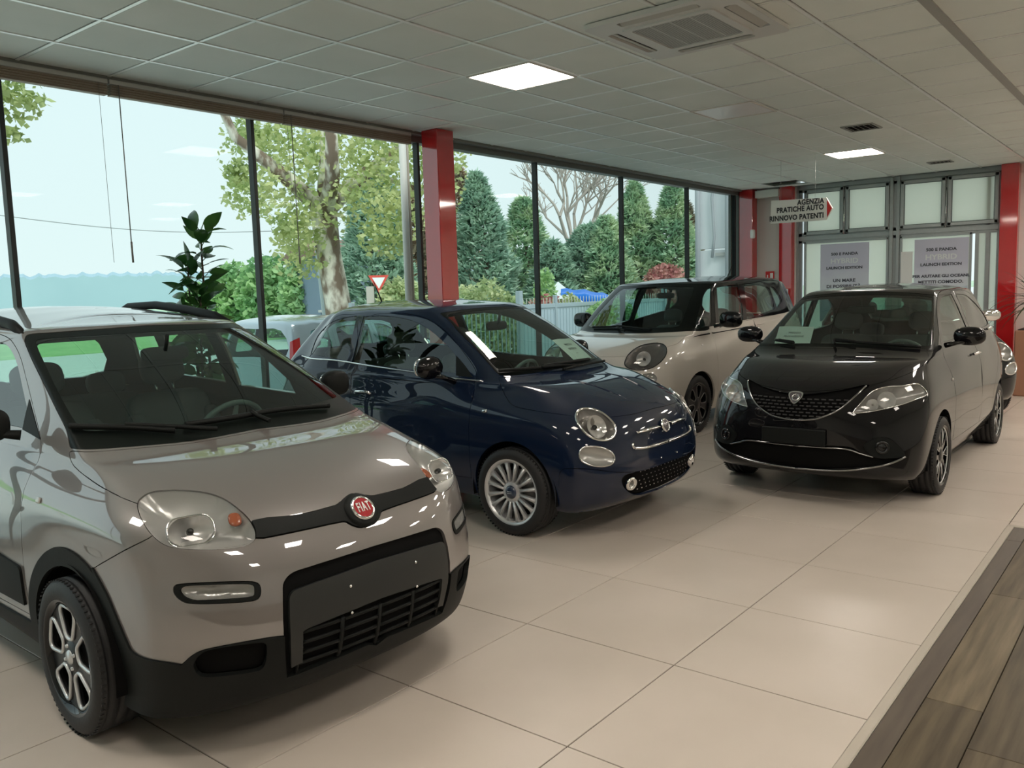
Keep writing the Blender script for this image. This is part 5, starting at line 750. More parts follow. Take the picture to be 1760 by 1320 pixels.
PAINT_PARTS = ('rest', 'hood', 'bumper', 'front_door', 'rear_door')
def build_car(k, label, paint, wheelR, rr, body_extra=None, glass_m=None, n=6):
    x, y, t = POSE[k]; S = Surf(SHAPES[k](), n)
    root = empty('car', (x, y, 0), t, label, 'car')
    reg = [('%s#%d' % (nm, i) if nm in ('side_window',) else nm, p) for i, (nm, p) in enumerate(UVO[k])]
    uv, out = cut_surface(S, reg)
    body = None; inner = []
    glassy = ('windshield', 'rear_window', 'quarter_window', 'quarter_light')
    two_tone = k == 'mpv'
    for nm, T in out.items():
        if not T: continue
        b = nm.split('#')[0]
        if b == 'arch': continue
        isg = b in glassy or b == 'side_window'
        if not isg and b not in ('headlight', 'turn_light', 'fog_light'): inner += T
        kw = dict(parent=root, mirror=True)
        if b == 'rest': stitched('body', S, T, uv, paint, gap=.0018, depth=.02, **kw)
        elif b in ('hood', 'bumper', 'roof'): stitched(b, S, T, uv, paint if b != 'roof' else BLKG, gap=.0018, depth=.015, **kw)
        elif b in ('front_door', 'rear_door'): stitched(b, S, T, uv, paint, gap=.0018, depth=.015, both=False, **kw)
        elif b == 'frit': stitched('windshield_border', S, T, uv, mat('frit_black', (.006, .008, .007), .3, spec=.15), off=-.002, depth=.004, **kw)
        elif b == 'windshield': stitched('windshield', S, T, uv, CARGL, off=-.003, thick=False, **kw)
        elif b == 'rear_window': stitched('rear_window', S, T, uv, CARGL, off=-.003, thick=False, **kw)
        elif isg:
            gm = DARKGL if (two_tone and uv[T].mean(axis=(0, 1))[0] > 10.6) else CARGL
            stitched(b, S, T, uv, gm, off=-.004, thick=False, both=False, **kw)
        elif b == 'door_triangle': stitched(b, S, T, uv, BLK, off=.002, both=False, **kw)
        elif b == 'pillar_trim': stitched('window_surround', S, T, uv, BLKG, gap=.001, depth=.01, both=False, **kw)
        elif b in ('headlight', 'turn_light', 'fog_light', 'tail_light'):
            if b == 'tail_light': stitched(b, S, T, uv, REDL, off=.004, both=False, **kw); continue
            hs = stitched(b, S, T, uv, {'mpv': mat('housing_dark', (.16, .15, .145), .25, metal=.4), 'retro': mat('housing_grey', (.34, .32, .30), .25, metal=.5)}.get(k if b == 'headlight' else '', REFL), off=-.006, bowl={'headlight': .075, 'turn_light': .03, 'fog_light': .03}[b], thick=False, both=False, **kw)
            ls = stitched('lens', S, T, uv, LENS, off=.002, gap=.004, depth=.010, both=False, parent=None, mirror=True)
            for h_, l_ in zip(hs, ls): l_.parent = h_
        elif b == 'grille_bar': stitched(b, S, T, uv, BLK, off=.006, gap=.002, depth=.02, **kw)
        elif b == 'fog_surround': stitched(b, S, T, uv, BLK, off=.003, gap=.001, depth=.02, both=False, **kw)
        elif b == 'cladding': stitched('lower_trim', S, T, uv, BLK, off=.007, gap=.0, depth=.02, **kw)
        elif b == 'door_rub': stitched('door_moulding', S, T, uv, BLK, off=.010, depth=.012, both=False, **kw)
        elif b == 'bumper_panel': stitched('bumper_recess', S, T, uv, BLKM, off=-.012, depth=.0, thick=False, **kw)
        elif b == 'plate_carrier': stitched('plate_panel', S, T, uv, mat('dark_satin', (.018, .020, .019), .5), off=.006, gap=.002, depth=.022, **kw)
        elif b in ('lower_grille', 'side_intake', 'grille'): stitched(b, S, T, uv, BLKM, off=-.018, thick=False, both=(b != 'side_intake'), **kw)
        elif b == 'nose_recess': stitched('nose_panel', S, T, uv, paint, off=-.008, thick=False, **kw)
    stitched('inner_shell', S, inner, uv, BLKM, off=-.026, thick=False, parent=root, mirror=True)
    wb, tr = wheel_pos(k)
    for i, wx in enumerate((0, wb)):
        for s in (-1, 1):
            M = Matrix.Translation((wx, s*(tr+.005), wheelR)) @ Matrix.Rotation(-PI/2*s, 4, 'X')
            make_wheel(root, k, M, wheelR, .195, rr)
            l = MB(); ra = wheelR+.055
            l.lathe([(ra, 0), (ra, .30), (.02, .30)], 28, Matrix.Translation((wx, s*(tr+.07), wheelR+.005)) @ Matrix.Rotation(PI/2*s, 4, 'X'), a0=-PI*.06 if s > 0 else -PI*1.06, a1=PI*1.06 if s > 0 else PI*.06)
            part('arch_liner', l, BLKM, root)
    L = ULN[k]
    for pt in L.get('wiper_blade', []):
        if len(pt) > 1: tube_on(S, 'wiper_blade', pt, .014, BLK, root, .016, n=6, flat=.9)
    for pt in L.get('wiper_arm', []):
        if len(pt) > 1: tube_on(S, 'wiper_arm', pt, .010, BLK, root, .026, n=6)
    for pt in L.get('side_lamp', []):
        u, v = pt[0]
        for mir in (False, True):
            b = MB(); sball(b, (0, 0, 0), (.020, .012, .006), .8, .7, 14, 8, frame_at(S, u, v, .003, mir)); part('side_repeater', b, CHR if k == 'retro' else AMB if k == 'none' else REFL, root)
    return root, S, L
# ---------------------------------------------------------------- the showroom shell
def at(px, py, d):
    """the point at plan distance d in the direction of a photo pixel"""
    v = cf+cr2*((px-880)/F_PX)-cu2*((py-660)/F_PX); h = math.hypot(v.x, v.y)
    return Vector((v.x*d/h, v.y*d/h, CAM_H+v.z*d/h))
def in_frame(p, m=40):
    q = Vector(p)-Vector((0, 0, CAM_H)); z = q.dot(cf)
    if z < .3: return None
    x = 880+F_PX*q.dot(cr2)/z; y = 660-F_PX*q.dot(cu2)/z
    return z if (-m < x < 1760+m and -m < y < 1320+m) else None
GY, HC = 6.15, 3.1885            # glass line, ceiling height
XE = 14.10                       # end wall
X0, Y0 = -3.6, -5.2
def uneven_mat(name, c1, c2, rough, scale=3, bump=None, coat=0, stretch=(1, 1, 1), detail=6, spec=.5):
    m = bpy.data.materials.new(name); m.use_nodes = True; nt = m.node_tree; b = nt.nodes['Principled BSDF']; N = nt.nodes.new; L = nt.links.new
    g = N('ShaderNodeNewGeometry'); mp = N('ShaderNodeMapping'); mp.inputs['Scale'].default_value = stretch
    L(g.outputs['Position'], mp.inputs[0])
    n = N('ShaderNodeTexNoise'); n.inputs['Scale'].default_value = scale; n.inputs['Detail'].default_value = detail; L(mp.outputs[0], n.inputs['Vector'])
    r = N('ShaderNodeValToRGB'); r.color_ramp.elements[0].position = .35; r.color_ramp.elements[1].position = .68
    r.color_ramp.elements[0].color = (*c1, 1); r.color_ramp.elements[1].color = (*c2, 1); L(n.outputs['Fac'], r.inputs[0]); L(r.outputs[0], b.inputs['Base Color'])
    b.inputs['Roughness'].default_value = rough; b.inputs['Coat Weight'].default_value = coat; b.inputs['Specular IOR Level'].default_value = spec
    if bump:
        n2 = N('ShaderNodeTexNoise'); n2.inputs['Scale'].default_value = bump[0]; L(mp.outputs[0], n2.inputs['Vector'])
        bp = N('ShaderNodeBump'); bp.inputs['Strength'].default_value = bump[1]; bp.inputs['Distance'].default_value = .005; L(n2.outputs['Fac'], bp.inputs['Height']); L(bp.outputs[0], b.inputs['Normal'])
    MATS[name] = m; return m
TILE = uneven_mat('floor_porcelain', (.595, .525, .455), (.655, .58, .51), .3, 1.3, bump=(90, .02), spec=.45)
GROUT = mat('grout', (.030, .022, .017), .9)
CTILE = uneven_mat('ceiling_board', (.80, .845, .80), (.85, .89, .85), .9, 2.0, bump=(220, .15))
CBAR = mat('ceiling_bar', (.95, .97, .95), .32, metal=.35)
RED = mat('red_enamel', (.50, .006, .010), .4, spec=.15, coat=1, coat_rough=.05, noise=(6, .12)); RED.node_tree.nodes['Principled BSDF'].inputs['Coat IOR'].default_value = 2.0
ALU = mat('grey_aluminium', (.38, .41, .41), .45, metal=.5, noise=(20, .08))
WALLW = mat('wall_white', (.74, .74, .70), .8, bump=(80, .1))
DARKM = mat('dark_mullion', (.012, .018, .018), .45)
LAMP = mat('lamp_panel', (1, .9, .75), .5, emit=(1.0, .91, .81), es=24)
# floor: grout bed and tiles
s = .7895; fx, fy = 3.8589, 3.2187
fl = MB(); fl.box(((X0+XE)/2, (Y0+GY+.3)/2, -.03), (XE-X0, GY+.3-Y0, .05)); floor = struct('floor', fl, GROUT)
tile_me = {}
def tile_part(x0, x1, y0, y1):
    key = (round(x1-x0, 3), round(y1-y0, 3))
    if key not in tile_me:
        a, b = key; m = MB(); m.bbox((0, 0, -.0035), (a-.0055, b-.0055, .007), .0012); tile_me[key] = m.mesh('floor_tile', TILE)
    o = link('floor_tile', tile_me[key], floor, ((x0+x1)/2, (y0+y1)/2, 0)); return o
cmin = math.floor((X0-fx)/s); cmax = math.ceil((XE-fx)/s)
PLX = 6.08
for c in range(cmin, cmax):
    a, b = max(X0, fx+c*s), min(XE, fx+(c+1)*s)
    for d in range(-4, 10):
        y1 = min(GY+.1, fy-d*s); y0 = fy-(d+1)*s
        if y0 > GY: continue
        if y1 < .86:
            if b <= PLX: continue
            tile_part(max(a, PLX), b, y0, y1)
        else: tile_part(a, b, y0, y1)
# wood platform
WOOD = []
for i, (c1, c2) in enumerate((((.075, .056, .034), (.17, .132, .082)), ((.10, .078, .048), (.20, .158, .10)), ((.062, .048, .030), (.13, .10, .062)))):
    WOOD.append(uneven_mat('wood_laminate_%d' % i, c1, c2, .5, 3.2, stretch=(.5, 7, 1), bump=(60, .06), spec=.3))
EDGEW = uneven_mat('wood_edge', (.085, .065, .05), (.12, .095, .07), .45, 5, stretch=(.4, 4, 1))
TRIMB = mat('stone_trim', (.50, .45, .38), .35, noise=(8, .06))
tb = MB(); tb.bbox(((X0+PLX)/2, .828, .0045), (PLX-X0, .040, .013), .004); tb.bbox((PLX-.0, .42-2.5, .0045), (.045, 5.86, .013), .004); struct('trim_1', tb, TRIMB)
pf = MB(); pf.box(((X0+PLX)/2-.02, (Y0+.81)/2, -.008), (PLX-X0-.04, .80-Y0, .012)); plat = struct('floor_platform', pf, mat('platform_core', (.02, .015, .012), .9))
y = .807; row = 0
while y > -1.2:
    w = .088 if row == 0 else .196
    offs = [4.69+.0, 3.35, 5.73][row % 3] if row else 5.73
    L_ = 1.34 if row else 6.0; x = offs
    while x < PLX: x += L_
    while x > X0:
        a, b = max(X0, x-L_), min(PLX-.025, x)
        if b-a > .02:
            m = MB(); m.bbox(((a+b)/2, y-w/2, .004), (b-a-.003, w-.0035, .010), .0015); part('plank', m, EDGEW if row == 0 else WOOD[rnd.randrange(3)], plat)
        x -= L_
    y -= w; row += 1
m = MB(); m.box(((X0+PLX)/2, (y+Y0)/2, .0), (PLX-X0-.04, y-Y0, .012)); part('far_boards', m, WOOD[0], plat)
# ceiling: board tiles, bars, slab above
cx0, cy0, cs = 2.4377, 5.4623, .6
sl = MB(); sl.box(((X0+XE)/2, (Y0+GY)/2, HC+.16), (XE-X0+.6, GY-Y0+.8, .1)); ceil = struct('ceiling', sl, mat('slab_dark', (.05, .05, .05), .9))
lamps_on = [(4, 2), (14, 3)]
lamps_unseen = [(-4, 2), (0, 6), (0, 10), (4, 10), (8, 10), (14, 10), (10, 8), (14, 7), (17, 8), (-4, 6), (-4, 10), (4, 14), (-4, 14), (10, 14), (16, 14)]  # out of view: some known by hood reflections, the rest added for brightness
lamp_off = [(8, 3)]
ac_cells = {(4, 4), (3, 4), (3, 5), (4, 5)}
holes = [(18, 0)]
cells = []
for a in range(-10, 20):
    for b in range(-2, 18):
        x0 = cx0+a*cs; y1 = cy0-b*cs; x1 = min(x0+cs, XE-.02); y0 = max(y1-cs, Y0); y1 = min(y1, GY-.12)
        if x1-x0 < .05 or y1-y0 < .05: continue
        cells.append((a, b, x0, x1, y0, y1))
vis = []; rest = MB()
for c in cells:
    a, b, x0, x1, y0, y1 = c
    if (a, b) in lamps_on or (a, b) in lamps_unseen or (a, b) in lamp_off or (a, b) in holes: continue
    z = in_frame(((x0+x1)/2, (y0+y1)/2, HC), 60)
    vis.append((z if z else 99, c))
vis.sort(key=lambda t: t[0]); ct_me = {}
for i, (z, (a, b, x0, x1, y0, y1)) in enumerate(vis):
    if z < 99 and i < 290:
        key = (round(x1-x0, 3), round(y1-y0, 3))
        if key not in ct_me:
            m = MB(); m.bbox((0, 0, .012), (key[0]-.034, key[1]-.034, .020), .004); ct_me[key] = m.mesh('ceiling_tile', CTILE)
        link('ceiling_tile', ct_me[key], ceil, ((x0+x1)/2, (y0+y1)/2, HC+rnd.uniform(-.001, .001)))
    else: rest.box(((x0+x1)/2, (y0+y1)/2, HC+.012), (x1-x0-.022, y1-y0-.022, .020))
tag(part('far_ceiling_tiles', rest, CTILE, ceil), kind='stuff')
for b in range(-1, 18):
    m = MB(); w = .026 if b != 7 else .06; m.box(((X0+XE)/2, cy0-b*cs, HC+.002), (XE-X0, w, .008 if b != 7 else .02)); part('ceiling_bar', m, CBAR if b != 7 else mat('ceiling_channel', (.38, .38, .36), .6), ceil)
for a in range(-10, 20):
    m = MB(); m.box((cx0+a*cs, (Y0+GY)/2, HC+.004), (.022, GY-Y0, .006)); part('ceiling_bar', m, CBAR, ceil)
def cell_c(a, b): return (cx0+(a+.5)*cs, cy0-(b+.5)*cs)
for i, (a, b) in enumerate(lamps_on+lamps_unseen+lamp_off):
    x, y = cell_c(a, b); on = i < len(lamps_on)+len(lamps_unseen)
    lab = 'square lit ceiling panel between the middle column and the air unit' if i == 0 else 'square lit ceiling panel near the far doors, by the small vent' if i == 1 else 'unlit pale square ceiling panel beyond the air unit' if not on else 'unseen square lit ceiling panel, one of a set partly added for light'
    r = empty('ceiling_light', (x, y, HC), 0, lab, 'ceiling light')
    if 1 < i < len(lamps_on)+len(lamps_unseen): r['group'] = 'ceiling panels over the near part of the room'
    f = MB()
    for sx, sy, w, h in ((0, .288, .595, .018), (0, -.288, .595, .018), (.288, 0, .018, .559), (-.288, 0, .018, .559)): f.bbox((sx, sy, -.001), (w, h, .014), .003)
    part('frame', f, mat('lamp_frame', (.72, .68, .62), .4), r)
    d = MB(); d.box((0, 0, .002), (.56, .56, .006)); part('diffuser', d, LAMP if on else mat('lamp_diffuser_off', (.95, .95, .95), .3), r)
# the hole in the ceiling near the end wall
h = MB(); h.box((13.5, 5.17, HC+.05), (.58, .58, .01)); part('open_cell', h, mat('void_black', (.004, .004, .004), 1), ceil)
# square vents
for (x, y, sx, sy, lab) in ((9.33, 2.75, .34, .30, 'square slatted air vent in the ceiling beyond the air unit'), (12.93, 2.76, .20, .28, 'small air vent in the ceiling by the far doors')):
    r = empty('ceiling_vent', (x, y, HC), 0, lab, 'vent')
    f = MB(); 
    for a in (-1, 1): f.bbox((a*sx/2, 0, -.004), (.025, sy+.02, .012), .003); f.bbox((0, a*sy/2, -.004), (sx+.02, .025, .012), .003)
    part('frame', f, mat('vent_grey', (.30, .31, .29), .5), r); k = MB(); k.box((0, 0, .0015), (sx, sy, .001)); part('backing', k, BLKM, r)
    for j in range(5):
        m = MB(); m.box((0, 0, 0), (sx, .022, .003), Matrix.Translation((0, -sy/2+.04+j*(sy-.08)/4, -.006)) @ Matrix.Rotation(.6, 4, 'X')); part('slat', m, mat('vent_grey', (.30, .31, .29), .5), r)
# cassette air unit
r = empty('air_unit', (4.90, 2.48, HC), 0, 'square white cassette air conditioning unit with slotted intake in the ceiling', 'air conditioner')
ACW = mat('ac_white', (.66, .67, .65), .38)
def rrect(w, h, rr_, n=5): return [(sx*(w/2-rr_)+rr_*math.cos(a0+PI/2*i/n), sy*(h/2-rr_)+rr_*math.sin(a0+PI/2*i/n)) for sx, sy, a0 in ((1, 1, 0), (-1, 1, PI/2), (-1, -1, PI), (1, -1, 3*PI/2)) for i in range(n+1)]
slots = []
for k_ in range(4):
    a = k_*PI/2; c_, s_ = math.cos(a), math.sin(a); slots.append([(x*c_-(y+.385)*s_, x*s_+(y+.385)*c_) for x, y in rrect(.52, .075, .02)])
p_ = MB(); p_.plate(rrect(.94, .94, .05), slots+[rrect(.60, .60, .03)], -.030, -.004); part('casing', p_, ACW, r)
p_ = MB(); p_.plate(rrect(.60, .60, .03), [rrect(.52, .50, .02)], -.040, -.020); g_ = part('intake_frame', p_, ACW, r)
for j in range(34):
    m = MB(); m.box((-.25+j*.0152, 0, -.0345), (.0068, .50, .001)); part('grille_bar', m, ACW, g_)
for j in range(3): m = MB(); m.box((0, -.13+j*.13, -.032), (.51, .005, .005)); part('grille_bar', m, ACW, g_)
m = MB(); m.box((0, 0, -.006), (.9, .9, .004)); m.box((0, 0, -.0305), (.52, .50, .001)); part('dark_inside', m, BLKM, r)
for k_ in range(4):
    a = k_*PI/2; m = MB(); m.bbox((0, 0, 0), (.50, .060, .008), .003, Matrix.Rotation(a, 4, 'Z') @ Matrix.Translation((0, .388, -.022)) @ Matrix.Rotation(.35, 4, 'X')); part('flap', m, mat('ac_flap', (.50, .50, .47), .4), r)
# glass front: mullions, sill, header, panes
w = MB(); w.bbox(((X0+XE)/2, GY+.05, .04), (XE-X0, .14, .12), .005); struct('trim_2', w, mat('sill_grey', (.30, .31, .30), .5))
w = MB(); w.bbox(((X0+XE)/2, GY+.02, HC-.035), (XE-X0, .12, .09), .004); struct('trim_3', w, mat('header_grey', (.16, .18, .17), .5))
w = MB(); w.box(((X0+XE)/2, GY-.075, HC-.004), (XE-X0, .10, .035)); struct('trim_4', w, mat('header_edge', (.22, .23, .21), .6))
mx = [-3.5, -1.6, .40, 2.35, 4.26, 6.19, 8.166, 10.12, 12.06, 13.80]
PANE = glass('shopfront_glass', (.955, .985, .975), refl=.12, ior=1.35)
for i, x in enumerate(mx):
    wd = .032
    m = MB(); m.bbox((x, GY, HC/2), (wd, .07, HC-.02), .003); struct('window_%d' % (i+1), m, DARKM)
    if i < len(mx)-1:
        g = MB(); g.box(((x+mx[i+1])/2, GY, HC/2+.04), (mx[i+1]-x-.03, .010, HC-.14)); part('pane', g, PANE, bpy.data.objects['window_%d' % (i+1)])
m = MB(); m.bbox((13.95, GY, HC/2), (.09, .09, HC), .004); m.bbox((13.72, GY+.03, HC/2), (.05, .05, HC), .004); struct('trim_5', m, mat('frame_green_grey', (.10, .13, .12), .5))
# solid walls
w = MB(); w.box((XE+.12, 5.72, HC/2), (.2, 1.05, HC+.3)); w.box((XE+.12, (1.97+Y0)/2, HC/2), (.2, 1.97-Y0, HC+.3)); struct('wall_end', w, WALLW)
w = MB(); w.box((X0-.1, (Y0+GY)/2, HC/2), (.2, GY-Y0+.4, HC+.3)); struct('wall_left', w, WALLW)
w = MB(); w.box(((X0+XE)/2, Y0-.1, HC/2), (XE-X0+.4, .2, HC+.3)); struct('wall_back', w, WALLW)
# red columns
def column(x0, x1, y0, y1, lab, z0=0):
    m = MB(); m.bbox(((x0+x1)/2, (y0+y1)/2, (HC+z0)/2), (x1-x0, y1-y0, HC-z0), .006)
    o = part('column', m, RED); return tag(o, lab, 'column')
column(6.085, 6.325, 5.755, 5.965, 'red steel column standing free at the window, between the blue and white cars')
column(13.86, 14.06, 5.845, 6.08, 'red column in the corner beside the last window')
column(13.98, 14.12, 5.215, 5.43, 'narrow red column between the white wall strip and the grey doors')
column(13.95, 14.12, 1.955, 2.18, 'red column at the right end of the grey doors')
m = MB(); m.box((13.98, 5.62, HC-.09), (.14, .40, .12)); struct('trim_6', m, WALLW)
# grey folding door front
dr = MB(); XD = XE+.10
for y_, w_ in ((5.17, .13), (3.65, .19), (2.20, .09), (2.36, .06)): dr.bbox((XD, y_, HC/2), (.05, w_, HC), .004)
for y_, w_ in ((5.19, .05), (3.70, .05), (3.60, .05)): dr.bbox((XD-.02, y_, HC/2), (.07, w_, HC), .004)
for y_ in (4.41, 2.917): dr.bbox((XD, y_, 2.76), (.05, .10, .9), .004)
dr.bbox((XD, 3.70, 2.33), (.05, 2.95, .17), .004); dr.bbox((XD, 3.70, HC-.03), (.05, 3.0, .16), .004)
dr.bbox((XD, 3.70, 2.325), (.07, 2.95, .075), .004); dr.bbox((XD, 3.70, HC-.03), (.07, 3.0, .07), .004); dr.bbox((XD, 3.7, .05), (.07, 3.0, .10), .004)
dr.box((XD, 2.50, 1.16), (.06, .05, 2.3)); dr.box((XD, 2.36, 1.16), (.06, .05, 2.3))
door = struct('door_1', dr, ALU)
def qd(m, x, y0, y1, z0, z1): m.add([(x, y0, z0), (x, y1, z0), (x, y1, z1), (x, y0, z1)], [(0, 3, 2, 1)])
PANEL = mat('door_panel', (.72, .80, .72), .55, noise=(2, .04))
def translucent(m, rgb, k):
    nt = m.node_tree; t = nt.nodes.new('ShaderNodeBsdfTranslucent'); t.inputs[0].default_value = (*rgb, 1); mx = nt.nodes.new('ShaderNodeMixShader'); mx.inputs[0].default_value = k
    nt.links.new(nt.nodes['Principled BSDF'].outputs[0], mx.inputs[1]); nt.links.new(t.outputs[0], mx.inputs[2]); nt.links.new(mx.outputs[0], nt.nodes['Material Output'].inputs[0])
translucent(PANEL, (.84, .87, .72), .38); GASK = mat('gasket', (.05, .06, .06), .6)
for (ya, yb) in ((5.07, 4.425), (4.40, 3.73), (3.57, 2.93), (2.905, 2.225)):
    f = MB(); a, b = yb, ya
    z0, z1 = 2.375, HC-.075; X_ = XD-.045
    for (o_, t_, dx, mm) in ((0, .045, .05, ALU),):
        f.bbox((X_, (a+b)/2, z0+.03), (dx, b-a, .055), .006); f.bbox((X_, (a+b)/2, z1-.03), (dx, b-a, .055), .006)
        f.bbox((X_, a+.03, (z0+z1)/2), (dx, .055, z1-z0), .006); f.bbox((X_, b-.03, (z0+z1)/2), (dx, .055, z1-z0), .006)
    sash = part('window_sash', f, ALU, door)
    g = MB(); ym, zm, hw_, hh_ = (a+b)/2, (z0+z1)/2, (b-a-.115)/2, (z1-z0-.115)/2
    g.box((X_-.010, ym, zm+hh_), (.02, 2*hw_, .012)); g.box((X_-.010, ym, zm-hh_), (.02, 2*hw_, .012)); g.box((X_-.010, ym+hw_, zm), (.02, .012, 2*hh_)); g.box((X_-.010, ym-hw_, zm), (.02, .012, 2*hh_)); part('gasket', g, GASK, sash)
    g = MB(); qd(g, X_+.004, a+.06, b-.06, z0+.06, z1-.06); part('white_pane', g, PANEL, sash)
for y_ in (4.41, 2.917):
    g = MB(); g.tube([(XD-.08, y_, 2.36), (XD-.08, y_, 2.95)], .008, 6); g.bbox((XD-.085, y_, 2.62), (.02, .02, .12), .004); part('espagnolette', g, CHR, door)
for (a, b) in ((3.73, 5.07), (2.56, 3.57)):
    f = MB(); z0, z1 = .12, 2.27; X_ = XD-.03
    f.bbox((X_, (a+b)/2, z1-.02), (.04, b-a, .035), .004); f.bbox((X_, a+.02, (z0+z1)/2), (.04, .035, z1-z0), .004); f.bbox((X_, b-.02, (z0+z1)/2), (.04, .035, z1-z0), .004)
    lf = part('door_leaf', f, ALU, door); g = MB(); qd(g, X_+.006, a+.03, b-.03, z0, z1); part('white_pane', g, PANEL, lf)
g = MB(); qd(g, XD-.02, 2.385, 2.475, .15, 2.25); part('white_pane', g, PANEL, door)
g = MB(); qd(g, XD+.01, 2.22, 2.34, .10, 2.30); part('white_pane', g, PANEL, door)
# posters
def poster(y0, y1, z0, z1, lines, lab):
    r = empty('poster', (XD-.055, (y0+y1)/2, (z0+z1)/2), 0, lab, 'poster')
    m = bpy.data.materials.new('poster_print'); m.use_nodes = True; nt = m.node_tree; b = nt.nodes['Principled BSDF']; N = nt.nodes.new; L = nt.links.new
    tc = N('ShaderNodeTexCoord'); sp = N('ShaderNodeSeparateXYZ'); L(tc.outputs['Object'], sp.inputs[0])
    n = N('ShaderNodeTexNoise'); n.inputs['Scale'].default_value = 3.0; n.inputs['Detail'].default_value = 6; L(tc.outputs['Object'], n.inputs['Vector'])
    ma = N('ShaderNodeMath'); ma.operation = 'MULTIPLY_ADD'; ma.inputs[1].default_value = .5; L(n.outputs['Fac'], ma.inputs[0]); L(sp.outputs['Z'], ma.inputs[2])
    rp = N('ShaderNodeValToRGB'); e = rp.color_ramp.elements; e[0].position = 0.0; e[0].color = (.22, .36, .44, 1); e[1].position = .55; e[1].color = (.58, .58, .70, 1); k = rp.color_ramp.elements.new(.12); k.color = (.70, .75, .80, 1)
    L(ma.outputs[0], rp.inputs[0]); L(rp.outputs[0], b.inputs['Base Color']); b.inputs['Roughness'].default_value = .4
    p = MB(); p.box((0, 0, 0), (.003, y1-y0, z1-z0)); part('print', p, m, r)
    for (txt, z, sz, mt) in lines:
        text_obj('lettering', txt, sz, mt, r, Matrix.Translation((-.004, 0, z)) @ Matrix(((0, 0, -1, 0), (-1, 0, 0, 0), (0, 1, 0, 0), (0, 0, 0, 1))) @ Matrix.Diagonal((1.15, 1, 1, 1)), .0006, bold=.0022 if mt is DK else .003)
    return r
PT = mat('poster_white', (.75, .78, .80), .5); DK = mat('poster_ink', (.06, .065, .09), .6)
poster(4.02, 4.79, .95, 2.21, [('500 E PANDA', .46, .062, DK), ('HYBRID', .345, .11, PT), ('LAUNCH EDITION', .235, .060, DK), ('UN MARE', .03, .072, DK), ('DI POSSIBILITÀ.', -.065, .072, DK)], 'blue grey poster reading UN MARE DI POSSIBILITÀ on the left door leaf')
poster(2.60, 3.35, .95, 2.20, [('500 E PANDA', .46, .062, DK), ('HYBRID', .345, .11, PT), ('LAUNCH EDITION', .235, .060, DK), ('PER AIUTARE GLI OCEANI,', .06, .058, DK), ('METTITI COMODO.', -.03, .062, DK)], 'blue grey poster reading PER AIUTARE GLI OCEANI on the right door leaf')
g = MB(); g.box((XD-.052, 3.46, 1.75), (.003, .17, .55)); o = tag(part('notice', g, PAPER), 'small white notice taped left of the right-hand poster', 'notice')
# hanging arrow sign
r = empty('sign', (11.0, 0, 0), 0, 'white arrow-shaped hanging sign reading AGENZIA PRATICHE AUTO RINNOVO PATENTI', 'sign')
ys = [4.375, 3.655, 3.575, 3.655, 4.385]; zs = [2.685, 2.66, 2.52, 2.38, 2.385]
out = list(zip(ys, zs)); Mx = Matrix(((0, 0, 1, 0), (1, 0, 0, 0), (0, 1, 0, 0), (0, 0, 0, 1)))
b = MB(); b.plate(out[::-1], [], -.01, .01, Mx); part('board', b, mat('sign_white', (.92, .91, .86), .5), r)
b = MB(); b.plate([(3.645, 2.63), (3.645, 2.41), (3.585, 2.52)], [], -.013, -.0105, Mx); part('arrow', b, mat('sign_red', (.62, .02, .02), .5), r)
for txt, z in (('AGENZIA', 2.626), ('PRATICHE AUTO', 2.546), ('RINNOVO PATENTI', 2.442)):
    text_obj('lettering', txt, .080, INK, r, Matrix.Translation((-.012, 3.685, z)) @ Matrix(((0, 0, -1, 0), (-1, 0, 0, 0), (0, 1, 0, 0), (0, 0, 0, 1))) @ Matrix.Diagonal((.96, 1.15, 1, 1)), .0008, align='RIGHT', bold=.0028, space=1.06)
for y_ in (3.8, 4.25): w = MB(); w.tube([(0, y_, 2.66), (0, y_, HC)], .0015, 4); part('hanging_wire', w, mat('wire_grey', (.35, .35, .35), .5), r)
# exit sign, sensor, white box
r = empty('exit_sign', (XE-.0, 5.63, 1.73), 0, 'small red and white fire point sign on the white wall strip', 'sign')
b = MB(); b.box((0, 0, 0), (.01, .15, .15)); part('board', b, mat('sign_red', (.62, .02, .02), .5), r)
b = MB(); b.box((-.007, -.03, .0), (.004, .05, .09)); b.box((-.007, .04, -.02), (.004, .02, .07)); part('pictogram', b, WHT, r)
b = MB(); b.box((-.0, 0, -.13), (.01, .15, .06)); part('lower_plate', b, mat('dark_plate', (.05, .05, .05), .5), r)
b = MB(); sball(b, (13.84, 5.83, 2.44), (.035, .035, .075), .4, .4); tag(part('motion_sensor', b, WHT), 'small white motion sensor on the corner red column', 'sensor')
b = MB(); b.bbox((13.90, 5.36, .75), (.10, .22, 1.5), .01); tag(part('notice_stand', b, mat('stand_white', (.70, .73, .76), .5)), 'pale upright panel standing before the narrow red column', 'panel')
